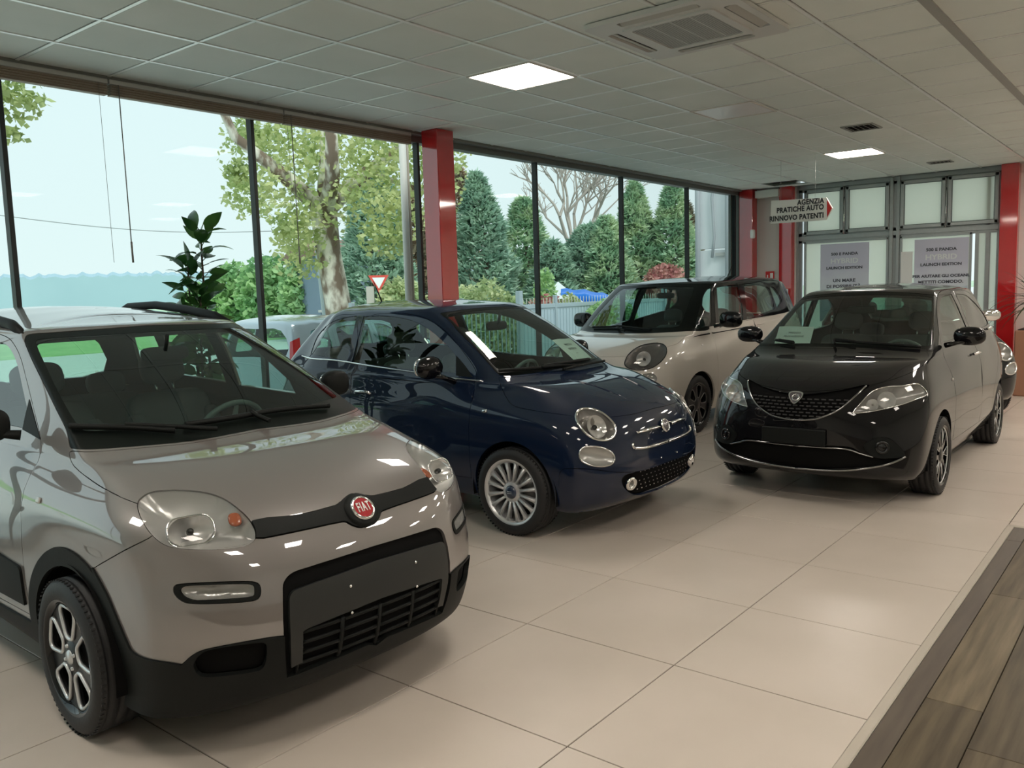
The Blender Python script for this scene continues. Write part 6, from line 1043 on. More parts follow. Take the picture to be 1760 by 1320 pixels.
# rolled blinds with cords
BL = mat('blind_beige', (.34, .28, .215), .7, noise=(30, .1)); BL2 = mat('blind_slat', (.42, .36, .29), .6)
for i, (a, b) in enumerate(((1.05, 3.02), (3.03, 4.50), (4.51, 6.0))):
    lab = ['rolled beige blind at the left end of the glass front', 'rolled beige blind over the middle window pane, with cords', 'rolled beige blind ending by the red column'][i]
    r = empty('blind', ((a+b)/2, GY-.11, HC-.05), 0, lab, 'blind'); L_ = b-a
    m = MB(); m.bbox((0, 0, .015), (L_, .06, .035), .004); part('head_rail', m, mat('rail_alu', (.5, .5, .48), .4, metal=.4), r)
    for j in range(9): m = MB(); m.bbox((0, 0, -.008-j*.0085), (L_-.01, .055+.006*(j % 2), .006), .002); part('slat', m, BL if j % 2 else BL2, r)
    m = MB(); m.tube([(-L_/2+.06, -.035, 0), (-L_/2+.065, -.036, -1.1)], .004, 5); m.tube([(-L_/2+.066, -.036, -1.1), (-L_/2+.067, -.036, -1.25)], .007, 6); part('wand', m, mat('cord_grey', (.25, .24, .22), .6), r)
    if i: m = MB(); m.tube([(-L_/2-.08+.10*(i == 2), -.03, 0), (-L_/2-.07+.10*(i == 2), -.03, -1.75+.5*i)], .0016, 4); part('cord', m, mat('cord_grey', (.25, .24, .22), .6), r)
# ---------------------------------------------------------------- the grey tall hatchback
def roundel(S, u, v, r, root, rim, face, words, wcol, size, off=.006, squash=1.0):
    M = frame_at(S, u, v, off) @ Matrix.Diagonal((squash, 1, 1, 1))
    b = MB(); b.lathe([(r*.80, .008), (r*.90, .013), (r, .006), (r*1.02, 0)], 40); o = part('badge', b, rim, root, M)
    f = MB(); f.lathe([(0, .009), (r*.82, .007)], 40); part('badge_face', f, face, o)
    if words: text_obj('badge_lettering', words, size, wcol, o, Matrix.Translation((0, 0, .0105)) @ Matrix.Diagonal((.62, 1.35, 1, 1)), .001, bold=.0006, space=1.25)
    return o, M
def rrect2(w, h, rr_, n=5): return [(sx*(w/2-rr_)+rr_*math.cos(a0+PI/2*i/n), sy*(h/2-rr_)+rr_*math.sin(a0+PI/2*i/n)) for sx, sy, a0 in ((1, 1, 0), (-1, 1, PI/2), (-1, -1, PI), (1, -1, 3*PI/2)) for i in range(n+1)]
def car_hatch():
    paint = mat('grey_paint', srgb(119, 114, 111), .4, metal=.2, coat=1, coat_rough=.004)
    paint.node_tree.nodes['Principled BSDF'].inputs['Coat IOR'].default_value = 2.2
    root, S, L = build_car('hatch', 'grey tall hatchback with black grille bar and black roof rails, nearest the camera', paint, .295, .212)
    u, v = 0, L['badge'][0][0][1]
    bk = MB(); bk.lathe([(0, .006), (.060, .006), (.070, .0), (.070, -.03)], 40); part('badge_mount', bk, BLK, root, frame_at(S, u, v, .010))
    red = mat('badge_red', (.42, .02, .03), .25, coat=1)
    roundel(S, u, v, .050, root, CHR, red, 'FIAT', WHT, .040, off=.016)
    for pt in L['screws']:
        b = MB(); b.ball((0, 0, 0), (.006, .006, .004), 10, 6); part('screw', b, CHR, root, frame_at(S, *pt[0], .008))
    # lower grille: four fields of horizontal bars
    for j in range(4):
        y0 = -.33+j*.168; y1 = y0+.150
        for z in (.285, .325, .365, .405, .445):
            pts = []
            for i in range(5):
                y = y0+(y1-y0)*i/4; c = S.front(abs(y), z)
                if c: p = S.p(c[0], c[1], -.004); pts.append((p.x, y, p.z))
            if len(pts) > 1: t = MB(); t.tube(pts, .0055, 6, flat=1.4); part('grille_slat', t, BLK, root)
        for yy in (y0-.006, y1+.006):
            pts = []
            for z in (.27, .33, .39, .455):
                c = S.front(abs(yy), z)
                if c: p = S.p(c[0], c[1], -.003); pts.append((p.x, yy, p.z))
            t = MB(); t.tube(pts, .006, 6); part('grille_upright', t, BLK, root)
    for s in (1, -1):      # roof rails
        t = MB(); P = [S.p(*q) for q in [S.near((xx, .60-.0*abs(xx), zz)) for xx, zz in ((-.98, 1.47), (-1.15, 1.52), (-1.5, 1.55), (-1.9, 1.555), (-2.3, 1.55), (-2.5, 1.53))]]
        hh = [.004, .035, .052, .055, .045, .004]
        P = [(p.x, s*(abs(p.y)-.035), p.z+h) for p, h in zip(P, hh)]
        P = [(a[0], a[1], a[2]) for a in P]
        t.tube([P[0]]+[tuple(sum(c)/2 for c in zip(P[i], P[i+1])) if k_ else P[i] for i in range(1, 5) for k_ in (0, 1)]+[P[5]], .023, 10, flat=1.1)
        part('roof_rail', t, BLK, root)
        u, v = L['lamp'][0][0]; M = lamp_frame(S, u, v, -.050, s < 0, .5)
        b = MB(); b.lathe([(.010, -.008), (.03, .0), (.048, .014), (.060, .030)], 32); part('reflector_dish', b, mat('dish_silver', (.80, .79, .77), .22, metal=.6), root, M @ Matrix.Diagonal((1.25, .9, 1, 1)))
        bb = MB(); bb.ball((0, 0, .014), (.013, .013, .018)); part('bulb_cap', bb, BLKG, root, M)
        bz = MB(); bz.tube([(x_, y_, .030) for x_, y_ in rrect2(.155, .10, .04)], .0035, 6, closed=True); part('dish_bezel', bz, CHR, root, M @ Matrix.Translation((.0, 0, 0)))
        u, v = L['amber'][0][0]; M = frame_at(S, u, v, -.016, s < 0)
        a = MB(); sball(a, (0, 0, 0), (.022, .030, .008), .8, .8); part('amber_reflector', a, AMB, root, M)
    side_mirror(root, (-.52, .845, 1.13), (.055, .080, .068), (-.48, .74, 1.08), BLK)
    interior(root, 'hatch', -2.55, .66, 1.04, -.14, 1.48, CLOTH)
    for s in (1, -1):
        for xx, zz in ((-1.20, .93), (-1.98, .95)):
            c = S.side(xx, zz); M = frame_at(S, c[0], c[1], .012, s < 0); b = MB(); b.tube([(-.08, 0, 0), (-.06, 0, .018), (.06, 0, .018), (.08, 0, 0)], .010, 8, flat=1.2); part('door_handle', b, paint, root, M)
    return root, S
def car_retro():
    paint = mat('navy_paint', srgb(8, 25, 50), .5, spec=.1, coat=1, coat_rough=.004)
    paint.node_tree.nodes['Principled BSDF'].inputs['Coat IOR'].default_value = 1.5
    root, S, L = build_car('retro', 'dark blue rounded three-door hatchback with silver multi-spoke wheels', paint, .292, .212)
    for s in (1, -1):
        for (p, r, dep, nm) in (((.50, .565, .736), .082, -.05, 'headlight'),):
            c = L['lamp'][0][0]; M = lamp_frame(S, c[0], c[1], dep, s < 0, .4)
            b = MB(); b.lathe([(.010, -.01), (.035, .0), (.06, .02), (.075, .045)], 32); part('reflector_dish', b, mat('dish_silver', (.80, .79, .77), .22, metal=.6), root, M)
            bb = MB(); bb.ball((0, 0, .02), (.018, .018, .018)); part('bulb_cap', bb, BLKG, root, M)
    out = dict()
    for nm, r in (('headlight', .009), ('turn_light', .006)):
        poly = [p for n_, p in UVO['retro'] if n_ == nm][0]
        for mir in (False, True):
            t = MB(); t.tube([S.p(u, v, .004, mir) for u, v in poly], r, 8, closed=True); part('chrome_ring', t, CHR, root)
    poly = [p for n_, p in UVO['retro'] if n_ == 'lower_grille'][0]
    mus = [(abs(u), v) for u, v in L['moustache'][0] if u > 0.2]
    for mir in (False, True):
        t = MB(); q = sline(S, [(1.12, 4.04), (.7, 4.07), (.24, 4.06)], .006, 6, mir); t.tube(q, [.009+.011*min(1, i/5) for i in range(len(q))], 8, flat=.6); part('moustache_trim', t, CHR, root)
        t = MB(); q = sline(S, [(1.36, 3.30), (.975, 3.215), (.509, 3.19), (0, 3.19)], .006, 6, mir); t.tube(q, .0125, 8, flat=.8); part('nose_chrome', t, CHR, root)
        t = MB(); q = sline(S, [(1.36, 3.30), (1.40, 3.45), (1.32, 3.56)], .004, 5, mir); t.tube(q, [.0105]*(len(q)-3)+[.008, .005, .003], 8); part('nose_chrome', t, CHR, root)
        u, v = L['fog_ring'][0][0]; M = frame_at(S, u, v, .0, mir)
        b = MB(); b.lathe([(.022, .002), (.030, .010), (.040, .012), (.046, .0), (.046, -.02)], 32); o = part('fog_ring', b, CHR, root, M)
        g = MB(); g.lathe([(0, -.016), (.012, -.014), (.026, .003)], 24); part('fog_reflector', g, mat('fog_grey', (.25, .25, .24), .15, metal=.8), o)
        t = MB(); q = sline(S, L['belt_chrome'][0], .004, 5, not mir); t.tube(q, .006, 6); part('belt_chrome', t, CHR, root)
        for pt in L['handle']:
            um = (pt[0][0]+pt[1][0])/2; vm = (pt[0][1]+pt[1][1])/2
        c = S.side(-1.40, .88); M = frame_at(S, c[0], c[1], .012, mir); b = MB(); b.tube([(-.085, -.012, 0), (-.06, 0, .018), (.06, 0, .018), (.085, -.012, 0)], .010, 8, flat=1.2); part('door_handle', b, CHR, root, M)
    for i in range(15):                       # chrome studs of the lower grille
        for j in range(5):
            y = -.34+i*.0485+(j % 2)*.024; z = .30+j*.030
            if abs(y) > .35: continue
            c = S.front(abs(y), z)
            if c and inpoly(c, poly):
                p = S.p(c[0], c[1], -.008); b = MB(); b.box((p.x, math.copysign(abs(p.y), y), p.z), (.008, .012, .006)); part('grille_stud', b, CHR, root)
    for y in (-.11, .11):
        c = S.front(.11, .475)
        b = MB(); b.ball((0, 0, 0), .006, 8, 6); part('screw', b, CHR, root, frame_at(S, c[0] if y > 0 else -c[0], c[1], .004))
    o, M = roundel(S, 0, 4.05, .046, root, CHR, mat('badge_grey', (.10, .09, .10), .25, coat=1), 'FIAT', CHR, .032, off=.012)
    for s in (1, -1):
        q = [(.44-.02*i, .26+.004*i) for i in range(1)]
        t = MB(); pts = [S.p(*S.top(x_, y_), .0) for x_, y_ in ((.50, .17), (.38, .20), (.22, .235), (.06, .26))]
        t.tube([(p.x, s*abs(p.y), p.z-.004) for p in pts], [.004, .011, .012, .005], 8); part('hood_crease', t, paint, root)
    side_mirror(root, (-.595, .905, 1.10), (.06, .115, .078), (-.52, .74, .99), BLKG, e=.9, cap=1)
    t = MB(); p = S.near((-2.0, .0, 1.5)); q = S.p(p[0], p[1]); t.tube([q, q+Vector((-.10, 0, .19))], [.007, .003], 6); sball(t, (q.x, q.y, q.z), (.04, .02, .012)); part('aerial', t, BLK, root)
    interior(root, 'retro', -2.45, .64, 1.01, -.16, 1.47, CLOTHL)
    M = frame_at(S, -2.6, 9.5, -.012) @ Matrix.Rotation(-.1, 4, 'Z')
    return root, S
def car_mpv():
    paint = mat('cream_paint', srgb(206, 200, 190), .35, coat=1, coat_rough=.004)
    paint.node_tree.nodes['Principled BSDF'].inputs['Coat IOR'].default_value = 1.6
    root, S, L = build_car('mpv', 'white people carrier with black roof and large oval headlights', paint, .316, .228)
    for s in (1, -1):
        c = L['lamp'][0][0]; M = lamp_frame(S, c[0], c[1], -.05, s < 0, .5)
        b = MB(); b.lathe([(.010, -.01), (.04, .0), (.065, .02), (.08, .045)], 32); part('reflector_dish', b, mat('dish_silver', (.80, .79, .77), .22, metal=.6), root, M)
        bb = MB(); bb.ball((0, 0, .02), (.016, .016, .016)); part('bulb_cap', bb, BLKG, root, M)
        for xx in (-1.30, -2.20):
            c = S.side(xx, 1.06); M = frame_at(S, c[0], c[1], .012, s < 0); b = MB(); b.tube([(-.09, 0, 0), (-.06, 0, .02), (.06, 0, .02), (.09, 0, 0)], .012, 8); part('door_handle', b, paint, root, M)
        poly = [p for n_, p in UVO['mpv'] if n_ == 'headlight'][0]
        t = MB(); t.tube([S.p(u, v, .003, s < 0) for u, v in poly], .005, 6, closed=True); part('lamp_rim', t, BLKG, root)
    g = MB()
    for j in range(5):
        z = .42+.045*j; pts = []
        for i in range(13):
            y = -.42+.07*i; c = S.front(abs(y), z)
            if c: p = S.p(c[0], c[1], .004); pts.append((p.x, y, p.z))
        t = MB(); t.tube(pts, .009, 6); part('grille_slat', t, BLK, root)
    roundel(S, 0, 4.9, .05, root, CHR, mat('badge_red', (.42, .02, .03), .25, coat=1), 'FIAT', WHT, .034, off=.004)
    side_mirror(root, (-.48, 1.005, 1.215), (.065, .13, .092), (-.42, .83, 1.14), BLKG, e=.7, cap=1)
    interior(root, 'mpv', -2.95, .72, 1.08, -.22, 1.62, CLOTH, xs=-1.15)
    t = MB(); t.tube([(-2.45, 0, 1.71), (-2.60, 0, 1.86)], [.007, .003], 6); part('aerial', t, BLK, root)
    return root, S
def car_five():
    paint = mat('black_paint', (.006, .006, .007), .5, spec=.05, coat=1, coat_rough=.004)
    paint.node_tree.nodes['Principled BSDF'].inputs['Coat IOR'].default_value = 1.42
    root, S, L = build_car('five', 'black five-door hatchback facing the room with shield badge and angular headlights', paint, .292, .216)
    M = frame_at(S, 0, L['badge'][0][0][1], .010)
    sh = smooth_poly([(-.048, .036), (0, .046), (.048, .036), (.046, -.004), (0, -.056), (-.046, -.004)], True, 5)
    b = MB(); b.plate(sh, [[(x*.82, y*.82) for x, y in sh]], -.004, .008); o = part('badge', b, CHR, root, M)
    f = MB(); f.plate([(x*.84, y*.84) for x, y in sh], [], -.004, .003); part('badge_face', f, mat('badge_grey', (.10, .09, .10), .25, coat=1), o)
    r = MB(); r.lathe([(.020, .003), (.024, .007), (.028, .003)], 28); part('badge_ring', r, CHR, o)
    text_obj('badge_lettering', 'LANCIA', .016, CHR, o, Matrix.Translation((0, .0, .006)), .001)
    gp = [p for n_, p in UVO['five'] if n_ == 'grille'][0]
    for mir in (False, True):
        t = MB(); q = sline(S, [(1.96, 5.957), (1.724, 5.188), (1.361, 4.258), (.792, 3.673), (.351, 3.507), (0, 3.48)], .004, 6, mir); t.tube(q, .007, 8); part('grille_chrome', t, mat('dimmed_chrome', (.35, .35, .35), .12, metal=1), root)  # chrome colour lowered to imitate a dark reflection
        t = MB(); q = sline(S, L['low_chrome'][0][1:] if False else [(0, .97), (.845, 1.06), (1.945, 1.33), (2.839, 1.588), (3.428, 1.854)], .006, 6, mir); t.tube(q, .008, 8); part('bumper_chrome', t, mat('dimmed_chrome', (.35, .35, .35), .12, metal=1), root)
        t = MB(); q = sline(S, [(0, 2.18), (1.20, 2.20), (1.5, 2.15), (1.76, 2.02), (2.206, 1.86)], .006, 6, mir); t.tube(q, .006, 8); part('intake_trim', t, mat('dimmed_chrome', (.35, .35, .35), .12, metal=1), root)
        u, v = L['fog_ring'][0][0]; Mf = frame_at(S, u, v, .004, mir)
        b = MB(); b.lathe([(.026, .002), (.034, .012), (.044, .010), (.048, .0)], 28); o = part('fog_ring', b, BLKG, root, Mf); g = MB(); g.lathe([(0, .008), (.02, .006), (.03, 0)], 20); part('fog_lens', g, BLKG, o)
        c = L['lamp'][0][0]; Mh = lamp_frame(S, c[0], c[1], -.045, mir, .5)
        b = MB(); b.lathe([(.010, -.01), (.03, .0), (.05, .02), (.06, .04)], 28); part('reflector_dish', b, mat('dish_silver', (.80, .79, .77), .22, metal=.6), root, Mh)
        c2 = L['lamp2'][0][0]; Mh = lamp_frame(S, c2[0], c2[1], -.035, mir, .5)
        b = MB(); b.lathe([(.008, -.01), (.02, .0), (.035, .02), (.04, .03)], 24); part('reflector_dish', b, mat('dish_silver', (.80, .79, .77), .22, metal=.6), root, Mh)
        poly = [p for n_, p in UVO['five'] if n_ == 'headlight'][0]
        t = MB(); t.tube([S.p(u, v, .002, mir) for u, v in poly], .004, 6, closed=True); part('lamp_rim', t, CHR, root)
        for xx, zz in ((-1.28, .95), (-2.12, 1.12)):
            c = S.side(xx, zz); Mh = frame_at(S, c[0], c[1], .012, mir); b = MB(); b.tube([(-.085, 0, 0), (-.06, 0, .02), (.06, 0, .02), (.085, 0, 0)], .011, 8); part('door_handle', b, CHR, root, Mh)
    # honeycomb grille studs
    for i in range(16):
        for j in range(8):
            y = -.36+i*.048+(j % 2)*.024; z = .60+j*.024
            c = S.front(abs(y), z)
            if c and inpoly(c, gp):
                p = S.p(c[0], c[1], -.006); b = MB(); b.box((p.x, math.copysign(abs(p.y), y), p.z), (.010, .030, .008)); part('grille_stud', b, mat('stud_grey', (.06, .06, .06), .3), root)
    pb = MB()
    pts = [S.front(y, z) for y, z in ((0, .50),)]
    c = S.front(0.02, .50); p = S.p(c[0], c[1])
    pb.bbox((p.x+.015, 0, .50), (.03, .46, .115), .006); part('plate_holder', pb, BLK, root)
    side_mirror(root, (-.50, .885, 1.15), (.055, .115, .072), (-.42, .73, 1.08), BLKG, e=.8, cap=1)
    interior(root, 'five', -2.65, .67, 1.06, -.20, 1.48, CLOTH, xs=-1.12)
    return root, S
CARS = [f() for f in (car_hatch, car_retro, car_mpv, car_five)]
# ---------------------------------------------------------------- indoor plants
def leaf_mesh(name, m, L, W, droop, fold=.15, n=6, tip=1.6, petiole=0.0):
    """a leaf along +x bending down, with a folded midrib"""
    P = []
    for i in range(n+1):
        t = i/n; w = W*math.sin(PI*min(1, t**.75))**.9*(1-.15*t) if 0 < t < 1 else .002
        x = petiole+L*t*math.cos(droop*t*.5); z = -L*droop*t*t*.5
        P.append([(x, -w, z+w*fold), (x, 0, z), (x, w, z+w*fold)])
    b = MB(); b.grid(P)
    if petiole: b.tube([(0, 0, 0), (petiole, 0, 0)], .003, 5)
    return b.mesh(name, m)
def leafmat(name, c1, c2, rough=.35, trans=.25, scale=4):
    m = bpy.data.materials.new(name); m.use_nodes = True; nt = m.node_tree; b = nt.nodes['Principled BSDF']; N = nt.nodes.new; L = nt.links.new
    g = N('ShaderNodeNewGeometry'); n = N('ShaderNodeTexNoise'); n.inputs['Scale'].default_value = scale; n.inputs['Detail'].default_value = 3; L(g.outputs['Position'], n.inputs['Vector'])
    r = N('ShaderNodeValToRGB'); r.color_ramp.elements[0].position = .38; r.color_ramp.elements[1].position = .62; r.color_ramp.elements[0].color = (*c1, 1); r.color_ramp.elements[1].color = (*c2, 1)
    L(n.outputs['Fac'], r.inputs[0]); L(r.outputs[0], b.inputs['Base Color']); b.inputs['Roughness'].default_value = rough
    t = N('ShaderNodeBsdfTranslucent'); L(r.outputs[0], t.inputs[0]); mx = N('ShaderNodeMixShader'); mx.inputs[0].default_value = trans
    L(b.outputs[0], mx.inputs[1]); L(t.outputs[0], mx.inputs[2]); L(mx.outputs[0], nt.nodes['Material Output'].inputs[0]); MATS[name] = m; return m
RUBL = leafmat('house_leaf', (.025, .09, .025), (.08, .20, .045), .25, .25)
PALM = leafmat('palm_leaf', (.012, .03, .010), (.035, .06, .018), .4, .15)
root = empty('potted_plant', (3.37, 5.62, 0), 0, 'tall broad-leaved potted plant by the window between the grey and blue cars', 'plant')
p = MB(); p.lathe([(.13, 0), (.15, .01), (.19, .33), (.20, .34), (.20, .37), (.175, .37), (.17, .32), (0, .32)], 32); part('pot', p, mat('pot_white', (.55, .54, .50), .4), root)
lm = [leaf_mesh('leaf', RUBL, L, W, d, .2, 6, petiole=.05) for L, W, d in ((.17, .042, .5), (.20, .046, 1.0), (.15, .040, .3), (.22, .036, 1.5))]
r3 = random.Random(5)
for k in range(3):
    a0 = k*2.1; top = [2.10, 1.85, 1.62][k]
    pts = [(.05*math.cos(a0)*(.4+.9*t)+.015*math.sin(5*t+k), .05*math.sin(a0)*(.4+.9*t), .30+(top-.30)*t) for t in [i/8 for i in range(9)]]
    s_ = MB(); s_.tube(pts, [.013*(1-.5*i/8) for i in range(9)], 7); part('stem', s_, mat('stem_brown', (.07, .055, .035), .8), root)
    nl = [62, 52, 44][k]
    for j in range(nl):
        t = .30+.70*(j/nl)**.8; i = min(7, int(t*8)); f = t*8-i; q = Vector(pts[i])*(1-f)+Vector(pts[i+1])*f
        az = j*2.4+k+r3.uniform(-.3, .3); el = r3.uniform(.1, .7) if t < .92 else r3.uniform(.7, 1.3)
        sc = r3.uniform(.8, 1.15)
        link('leaf', lm[r3.randrange(4)], root, M=Matrix.Translation(q) @ Matrix.Rotation(az, 4, 'Z') @ Matrix.Rotation(-el, 4, 'Y') @ Matrix.Rotation(r3.uniform(-1.2, 1.2), 4, 'X') @ Matrix.Scale(sc, 4))
root = empty('potted_palm', (13.2, 1.52, 0), 0, 'spiky-leaved palm in a tall tan planter at the far right', 'plant')
p = MB(); p.bbox((0, 0, .44), (.56, .56, .88), .012); part('planter', p, mat('planter_tan', (.34, .17, .105), .5, noise=(4, .1)), root)
p = MB(); p.box((0, 0, .885), (.50, .50, .01)); part('soil', p, mat('soil', (.03, .02, .015), 1), root)
s_ = MB(); s_.tube([(0, 0, .88), (.02, .02, 1.25)], [.03, .022], 7); part('stem', s_, mat('stem_brown', (.07, .055, .035), .8), root)
pl = [leaf_mesh('leaf', PALM, L, .016, d, .3, 8) for L, d in ((.75, .8), (.65, 1.2), (.85, 1.5), (.6, .4))]
for j in range(56):
    az = j*2.4; el = r3.uniform(.05, 1.35); link('leaf', pl[r3.randrange(4)], root, M=Matrix.Translation((.02, .02, 1.12+r3.random()*.18)) @ Matrix.Rotation(az, 4, 'Z') @ Matrix.Rotation(-el, 4, 'Y'))
# paper sheets on the dashboards
def sheet(car, pts, lab, lines, name='price_sheet'):
    """pts: four corners in car space"""
    x, y, t = POSE[car]; Mw = Matrix.Translation((x, y, 0)) @ Matrix.Rotation(t, 4, 'Z'); P = [Mw @ Vector(q) for q in pts]
    ux = (P[1]-P[0]).normalized(); w = (P[1]-P[0]).length; h = (P[3]-P[0]).length; uy = (P[3]-P[0]).normalized(); n = ux.cross(uy).normalized(); uy = n.cross(ux)
    M = Matrix(((ux.x, uy.x, n.x, P[0].x), (ux.y, uy.y, n.y, P[0].y), (ux.z, uy.z, n.z, P[0].z), (0, 0, 0, 1)))
    m = MB(); G = [[(w*i/6, h*j/4, .004*math.sin(i)) for j in range(5)] for i in range(7)]; m.grid(G); o = part(name, m, PAPER, None, M); tag(o, lab, 'paper')
    for k_, (tx, sz, yy) in enumerate(lines): text_obj('lettering', tx, sz, INK, o, Matrix.Translation((w/2, h*yy, .006)), .0004)
    return o
sheet('five', [(-.34, -.60, 1.075), (-.36, -.30, 1.075), (-.50, -.31, 1.22), (-.48, -.61, 1.22)], 'white paper sheet behind the windscreen of the black five-door car', [('PREZZO', .028, .62), ('PROMOZIONE', .026, .42)])
sheet('retro', [(-.17, .22, 1.065), (-.20, .50, 1.065), (-.38, .46, 1.22), (-.36, .20, 1.22)], 'cream price sheet behind the windscreen of the dark blue car', [('PREZZO', .03, .7), ('OFFERTA', .03, .5), ('----', .03, .3)])
# ---------------------------------------------------------------- outside
GZ = -.20
GRASS = uneven_mat('field_green', (.26, .52, .18), (.42, .66, .26), .9, 1.2, stretch=(1, 1, 1))
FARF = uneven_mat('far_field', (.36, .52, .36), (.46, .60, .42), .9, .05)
g = MB(); g.box((20, 8.4+16, GZ-.05), (130, 34.0, .1)); struct('ground_yard', g, uneven_mat('yard_gravel', (.66, .68, .64), (.76, .77, .72), .9, 4, bump=(40, .3)))
g = MB(); g.box((-10, 31+70, GZ-.02), (70, 140, .1), Matrix.Rotation(-.0, 4, 'Z')); struct('ground_field', g, GRASS)
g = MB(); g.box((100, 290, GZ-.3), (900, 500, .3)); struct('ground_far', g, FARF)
# apron and path outside the glass
g = MB(); g.box((5, 7.3, GZ+.05), (30, 2.0, .1)); struct('ground_apron', g, mat('concrete', (.66, .67, .63), .9, noise=(3, .1)))
# distant wood: a long ridge of bumpy crowns
FW = uneven_mat('far_wood_haze', (.33, .47, .54), (.36, .50, .57), 1, .05)  # aerial haze is mixed into the colour of the crowns
P = []
a = at(-500, 500, 330); b = at(820, 500, 330)
for i in range(260):
    t = i/259; q = a.lerp(b, t); h = 11.6+.5*math.sin(i*.9)*math.sin(i*.37)+r3.uniform(-.35, .35)
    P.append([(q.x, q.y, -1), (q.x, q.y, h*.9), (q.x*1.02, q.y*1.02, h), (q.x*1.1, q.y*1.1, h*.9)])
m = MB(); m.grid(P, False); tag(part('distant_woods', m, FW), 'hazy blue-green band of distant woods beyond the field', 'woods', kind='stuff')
def leaves(mb, c, r, n, sz, R_, asp=.6, shell=.55, droop=0, up=.3):
    cx_, cy_, cz_ = c; rx, ry, rz = r
    for _ in range(n):
        while True:
            v = Vector((R_.gauss(0, 1), R_.gauss(0, 1), R_.gauss(0, 1)))
            if v.length > .01: break
        v.normalize(); d = shell+(1-shell)*R_.random()**.7
        p = Vector((cx_+v.x*rx*d, cy_+v.y*ry*d, cz_+v.z*rz*d)); s_ = sz*R_.uniform(.6, 1.3)
        a = Vector((R_.gauss(0, 1), R_.gauss(0, 1), R_.gauss(0, .6)-droop)).normalized(); bb = a.cross(Vector((R_.gauss(0, 1), R_.gauss(0, 1), R_.gauss(0, 1)))).normalized()
        o = len(mb.v); mb.v += [tuple(p-a*s_*.5), tuple(p+bb*s_*asp*.5), tuple(p+a*s_*.5), tuple(p-bb*s_*asp*.5)]; mb.f.append((o, o+1, o+2, o+3)); mb.sm.append(False)
def shrub(name, lab, blobs, n, sz, m, R_, cat='bush', trunk=None):
    base = blobs[0][0]; root = empty(name, (base[0], base[1], GZ), 0, lab, cat); mb = MB(); k = len(blobs)
    for c, r in blobs: leaves(mb, (c[0]-base[0], c[1]-base[1], c[2]-GZ), r, n//k, sz, R_)
    tag(part('foliage', mb, m, root), kind='stuff')
    s_ = MB(); s_.tube([(0, 0, 0), (0, 0, max(.3, base[2]-GZ))], [.05, .02], 6); part('trunk', s_, BARK, root); return root
BARK = mat('bark_grey', (.16, .13, .10), .9, noise=(8, .3))
def conifer(px, d, top, hw, m, R_, lab, n=4200, base_y=530, rounder=.0):
    b = at(px, base_y, d); tz = at(px, top, d).z; rad = hw*d/F_PX*1.2; H_ = tz-GZ
    root = empty('conifer', (b.x, b.y, GZ), 0, lab, 'tree'); mb = MB()
    lob = [(R_.uniform(0, 2*PI), R_.uniform(.7, 1.15)) for _ in range(9)]
    amp = {(i, j): R_.uniform(.62, 1.22) for i in range(14) for j in range(10)}; lean = (R_.uniform(-.06, .06)*H_, R_.uniform(-.06, .06)*H_)
    for _ in range(int(n*1.25)):
        t = R_.random()**.75; z = H_*t; prof = (1-t)**(.72-.38*rounder)*(1-.25*(1-t)**6)+.015; a = R_.uniform(0, 2*PI)
        fi = t*13; ii = min(12, int(fi)); fj = a/(2*PI)*10; jj = int(fj) % 10; w1, w2 = fi-ii, fj-int(fj)
        lobe = (amp[ii, jj]*(1-w1)+amp[ii+1, jj]*w1)*(1-w2)+(amp[ii, (jj+1) % 10]*(1-w1)+amp[ii+1, (jj+1) % 10]*w1)*w2
        r_ = rad*1.12*prof*lobe*(.72+.36*R_.random()**.6); p = Vector((r_*math.cos(a)+lean[0]*t*t, r_*math.sin(a)+lean[1]*t*t, z))
        s_ = R_.uniform(.20, .52)*(.75+.25*(1-t)); out_ = Vector((math.cos(a+R_.gauss(0, .6)), math.sin(a+R_.gauss(0, .6)), R_.uniform(-.3, .9))).normalized()
        sd = out_.cross(Vector((R_.gauss(0, .5), R_.gauss(0, .5), 1))).normalized()
        o = len(mb.v); mb.v += [tuple(p-out_*s_*.3), tuple(p+sd*s_*.20), tuple(p+out_*s_*.7), tuple(p-sd*s_*.20)]; mb.f.append((o, o+1, o+2, o+3)); mb.sm.append(False)
    tag(part('foliage', mb, m, root), kind='stuff')
    s_ = MB(); s_.tube([(0, 0, 0), (0, 0, H_*.96)], [.16, .02], 6); part('trunk', s_, BARK, root); return root
R4_ = random.Random(11)
CG1 = leafmat('conifer_green', (.28, .44, .34), (.46, .62, .48), .7, .25, 1.6)
CG2 = leafmat('conifer_light', (.33, .52, .35), (.58, .70, .46), .7, .3, 1.5)
CG3 = leafmat('conifer_brown', (.24, .22, .15), (.48, .36, .24), .8, .25, 1.2)
BG1 = leafmat('bush_green', (.22, .42, .20), (.40, .60, .28), .7, .35, .8)
BG2 = leafmat('hedge_yellowgreen', (.34, .46, .22), (.62, .66, .38), .6, .35, 2.5)
BR1 = leafmat('red_leaf', (.40, .14, .14), (.60, .34, .28), .7, .3, 3)
PL1 = leafmat('plane_leaf', (.40, .50, .20), (.66, .70, .36), .6, .45, 2.2)
conifer(838, 30, 298, 62, CG1, R4_, 'tall dark green conifer just right of the middle red column', 6500)
conifer(800, 34, 285, 42, CG3, R4_, 'brownish tree top behind the tall conifer by the red column', 3000)
conifer(908, 34, 340, 50, CG2, R4_, 'rounded olive conifer behind the mullion, right of the tallest one', 4800, rounder=.6)
conifer(1005, 31, 388, 62, CG1, R4_, 'broad conifer standing below the bare tree', 5500, rounder=.5)
conifer(955, 30, 415, 45, CG1, R4_, 'low dark conifer behind the white tent', 3500, rounder=.5)
